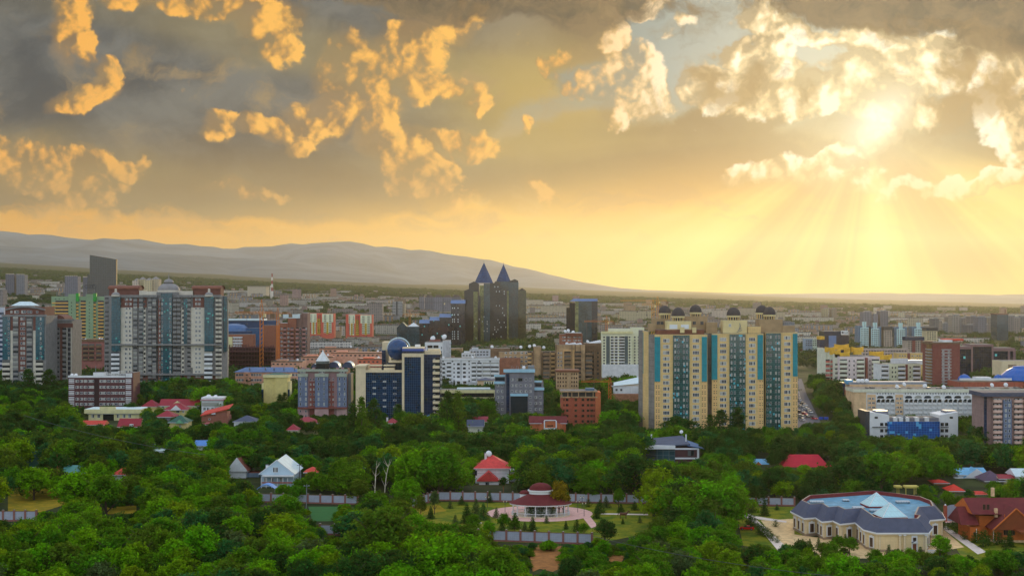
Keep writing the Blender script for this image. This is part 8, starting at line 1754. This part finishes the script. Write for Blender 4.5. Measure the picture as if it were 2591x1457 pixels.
def city():
    rs = random.Random(77); got = []; tries = 0
    while len(got) < 285 and tries < 9000:
        tries += 1
        y = 1300 + 4600 * rs.random() ** .85; u = rs.uniform(-.372, .372); x = u * y; i = rs.randrange(16)
        me, L, D, H, sz, cn = FARM[i]
        if H > 24 and rs.random() < .45: continue
        px = CX + u * F; g = gz(x, y); top = HZ + (CH - g - H) / y * F; bot = HZ + (CH - g) / y * F; w = L / 2 / y * F
        sky = 752 - 25 * max(0, -u) / .36 * 1.0
        if top < 742 - 60 * max(0, -u) - (6 if H > 30 else 0) + (14 if u > .1 else 0): continue
        if any(y < Y and px + w > a and px - w < c and bot > b and top < d for a, b, c, d, Y in FCLEAR): continue
        if any(y < Y and px + w > a + 2 and px - w < c - 2 and bot > b and top < d for a, b, c, d, Y in CLEAR if Y > 1000): continue
        if any(abs(px - q[1]) < (w + q[5]) * .8 and abs(y - q[0]) < 60 + y * .02 for q in got): continue
        if .205 < u < .23 and y < 1750: continue
        got.append((y, px, top, i, x, w, g))
    byl = {}
    for q in got: l = min(FLM, key=lambda k: (k[1] - q[1]) ** 2 + 4 * (k[2] - q[2]) ** 2); byl.setdefault(l[0], []).append((math.hypot(l[1] - q[1], l[2] - q[2]), q))
    for nm, l in byl.items():
        l.sort(key=lambda q: q[0])
        for k, (_, (y, px, top, i, x, w, g)) in enumerate(l):
            me, L, D, H, sz, cn = FARM[i]; o = bpy.data.objects.new('city_block', me); COL.objects.link(o); o.location = (x, y, g); o.rotation_euler = (0, 0, rs.choice((0, 0, .12, -.1, .25, -.3, 1.2)))
            tag(o, '%s %s city block, %s out from the %s' % (sz, cn, ORD[k], nm), 'apartment block', 'city blocks around the ' + nm)
    return got
BLOCKS = city()
def more_city():
    """the smaller, farther roofs that fill the plain between the blocks one can count"""
    rs = random.Random(5); pts = []; n = 0
    while len(pts) < 2600 and n < 14000:
        n += 1; y = 1700 + 4700 * rs.random() ** .8; u = rs.uniform(-.375, .375); x = u * y; i = rs.randrange(16); me, L, D, H, sz, cn = FARM[i]; s = rs.uniform(.35, .8)
        if H > 24: s *= .6
        px = CX + u * F; g = gz(x, y); top = HZ + (CH - g - H * s) / y * F; bot = HZ + (CH - g) / y * F; w = L / 2 / y * F * s
        if any(y < Y and px + w > a and px - w < c and bot > b and top < d for a, b, c, d, Y in FCLEAR) or any(abs(px - q[1]) < (w + q[5]) * .9 and abs(y - q[0]) < 45 for q in BLOCKS): continue
        pts.append((x, y, g - 1, s, rs.uniform(.9, 1.3), rs.choice((0, 0, .1, -.15, .3, 1.45)), i))
    instancer('city_blocks', pts, [(m[0], None) for m in FARM])
more_city()
def far_trees():
    rs = random.Random(31); rng = np.random.default_rng(9)
    def clump(seed, n, w):
        r2 = np.random.default_rng(seed); C = []; O = []; SP = []
        for i in range(n):
            a, d = r2.uniform(0, 6.283), w * math.sqrt(r2.uniform(0, 1)); h = r2.uniform(5.5, 10.5)
            for k in range(7): q = r2.normal(0, 1, 3); q[2] = abs(q[2]) * .9 + .1; q /= np.linalg.norm(q); C.append([d * math.cos(a) + q[0] * 3.4, d * math.sin(a) + q[1] * 3.4, h * .45 + q[2] * h * .48]); O.append(q); SP.append(.9)
        return quads_mesh('crown', leaf_quads(r2, np.array(C), np.array(O), 1.0, np.array(SP), 9))
    src = [(clump(100 + i, 6, 12), c) for i, c in enumerate(((.020, .050, .020), (.030, .070, .018), (.018, .048, .026), (.022, .046, .022), (.040, .070, .020)))]  # greens dulled and greyed, so distance haze sits in the leaf colour
    src.append((CROWN['poplar_tree', 0][0], (.018, .042, .018))); pts = []
    def ok(x, y, h):
        px = CX + x / y * F; g = gz(x, y); top = HZ + (CH - g - h) / y * F; bot = HZ + (CH - g) / y * F; w = 9 / y * F
        for a, b, c, d, Y in FCLEAR + [q for q in CLEAR if q[4] > 650]:
            if y < Y and px + w > a + 2 and px - w < c - 2 and bot > b + 2 and top < d - 3: return False
        if 2002 < px < 2036 and y < 1500: return False
        for q in BLD_ZONES:
            if q[0] - 3 < px < q[1] + 3 and q[2] - 6 < y < q[2] + 28: return False
        return True
    n = 0
    while len(pts) < 5600 and n < 60000:
        n += 1; y = 1000 + 5600 * rs.random() ** 1.25; u = rs.uniform(-.375, .375); x = u * y
        d = math.sin(x * .006 + y * .003) + math.sin(y * .0047 - x * .004) + math.sin(x * .017 + 2) * .6
        if rs.random() > .45 + .3 * d: continue
        if y < 1300 and not ok(x, y, 9): continue
        if y >= 1300 and not ok(x, y, 6): continue
        k = 5 if rs.random() < .06 else rs.randrange(5); s = rs.uniform(.75, 1.25) * (.62 if k == 5 else 1)
        pts.append((x, y, gz(x, y) - .5, s, rs.uniform(.9, 1.3), rs.uniform(0, 6.28), k))
    for _ in range(5200):   # the wooded belt at the edge of the plain
        y = rs.uniform(5200, 8200); u = rs.uniform(-.378, .378); x = u * y; pts.append((x, y, gz(x, y) - 1, rs.uniform(1.1, 2.0), rs.uniform(1.2, 2.2), rs.uniform(0, 6.28), rs.randrange(5)))
    instancer('city_trees', pts, src)
BLD_ZONES = [(CX + (o.location.x - 1) / o.location.y * F - 20, CX + o.location.x / o.location.y * F + 20, o.location.y) for o in bpy.data.objects if o.parent is None and o.get('category') in ('apartment block', 'office building', 'office block', 'tower block', 'skyscraper', 'building site', 'workshop', 'school', 'hall', 'arena') and 900 < o.location.y < 2200]
far_trees()
# ---------------------------------------------------------------- haze
def make_haze():
    m, t, o = new_mat('haze')
    v = node(t, 'ShaderNodeVolumePrincipled', {'Color': (1.0, .95, .82, 1), 'Density': HAZE, 'Anisotropy': .7})
    t.links.new(v.outputs[0], o.inputs['Volume'])
    b = MB(); b.box(-16000, 16000, -320, 27000, -30, 1180, m)
    h = b.build('haze'); h['kind'] = 'stuff'
HAZE = 2.3e-5
make_haze()
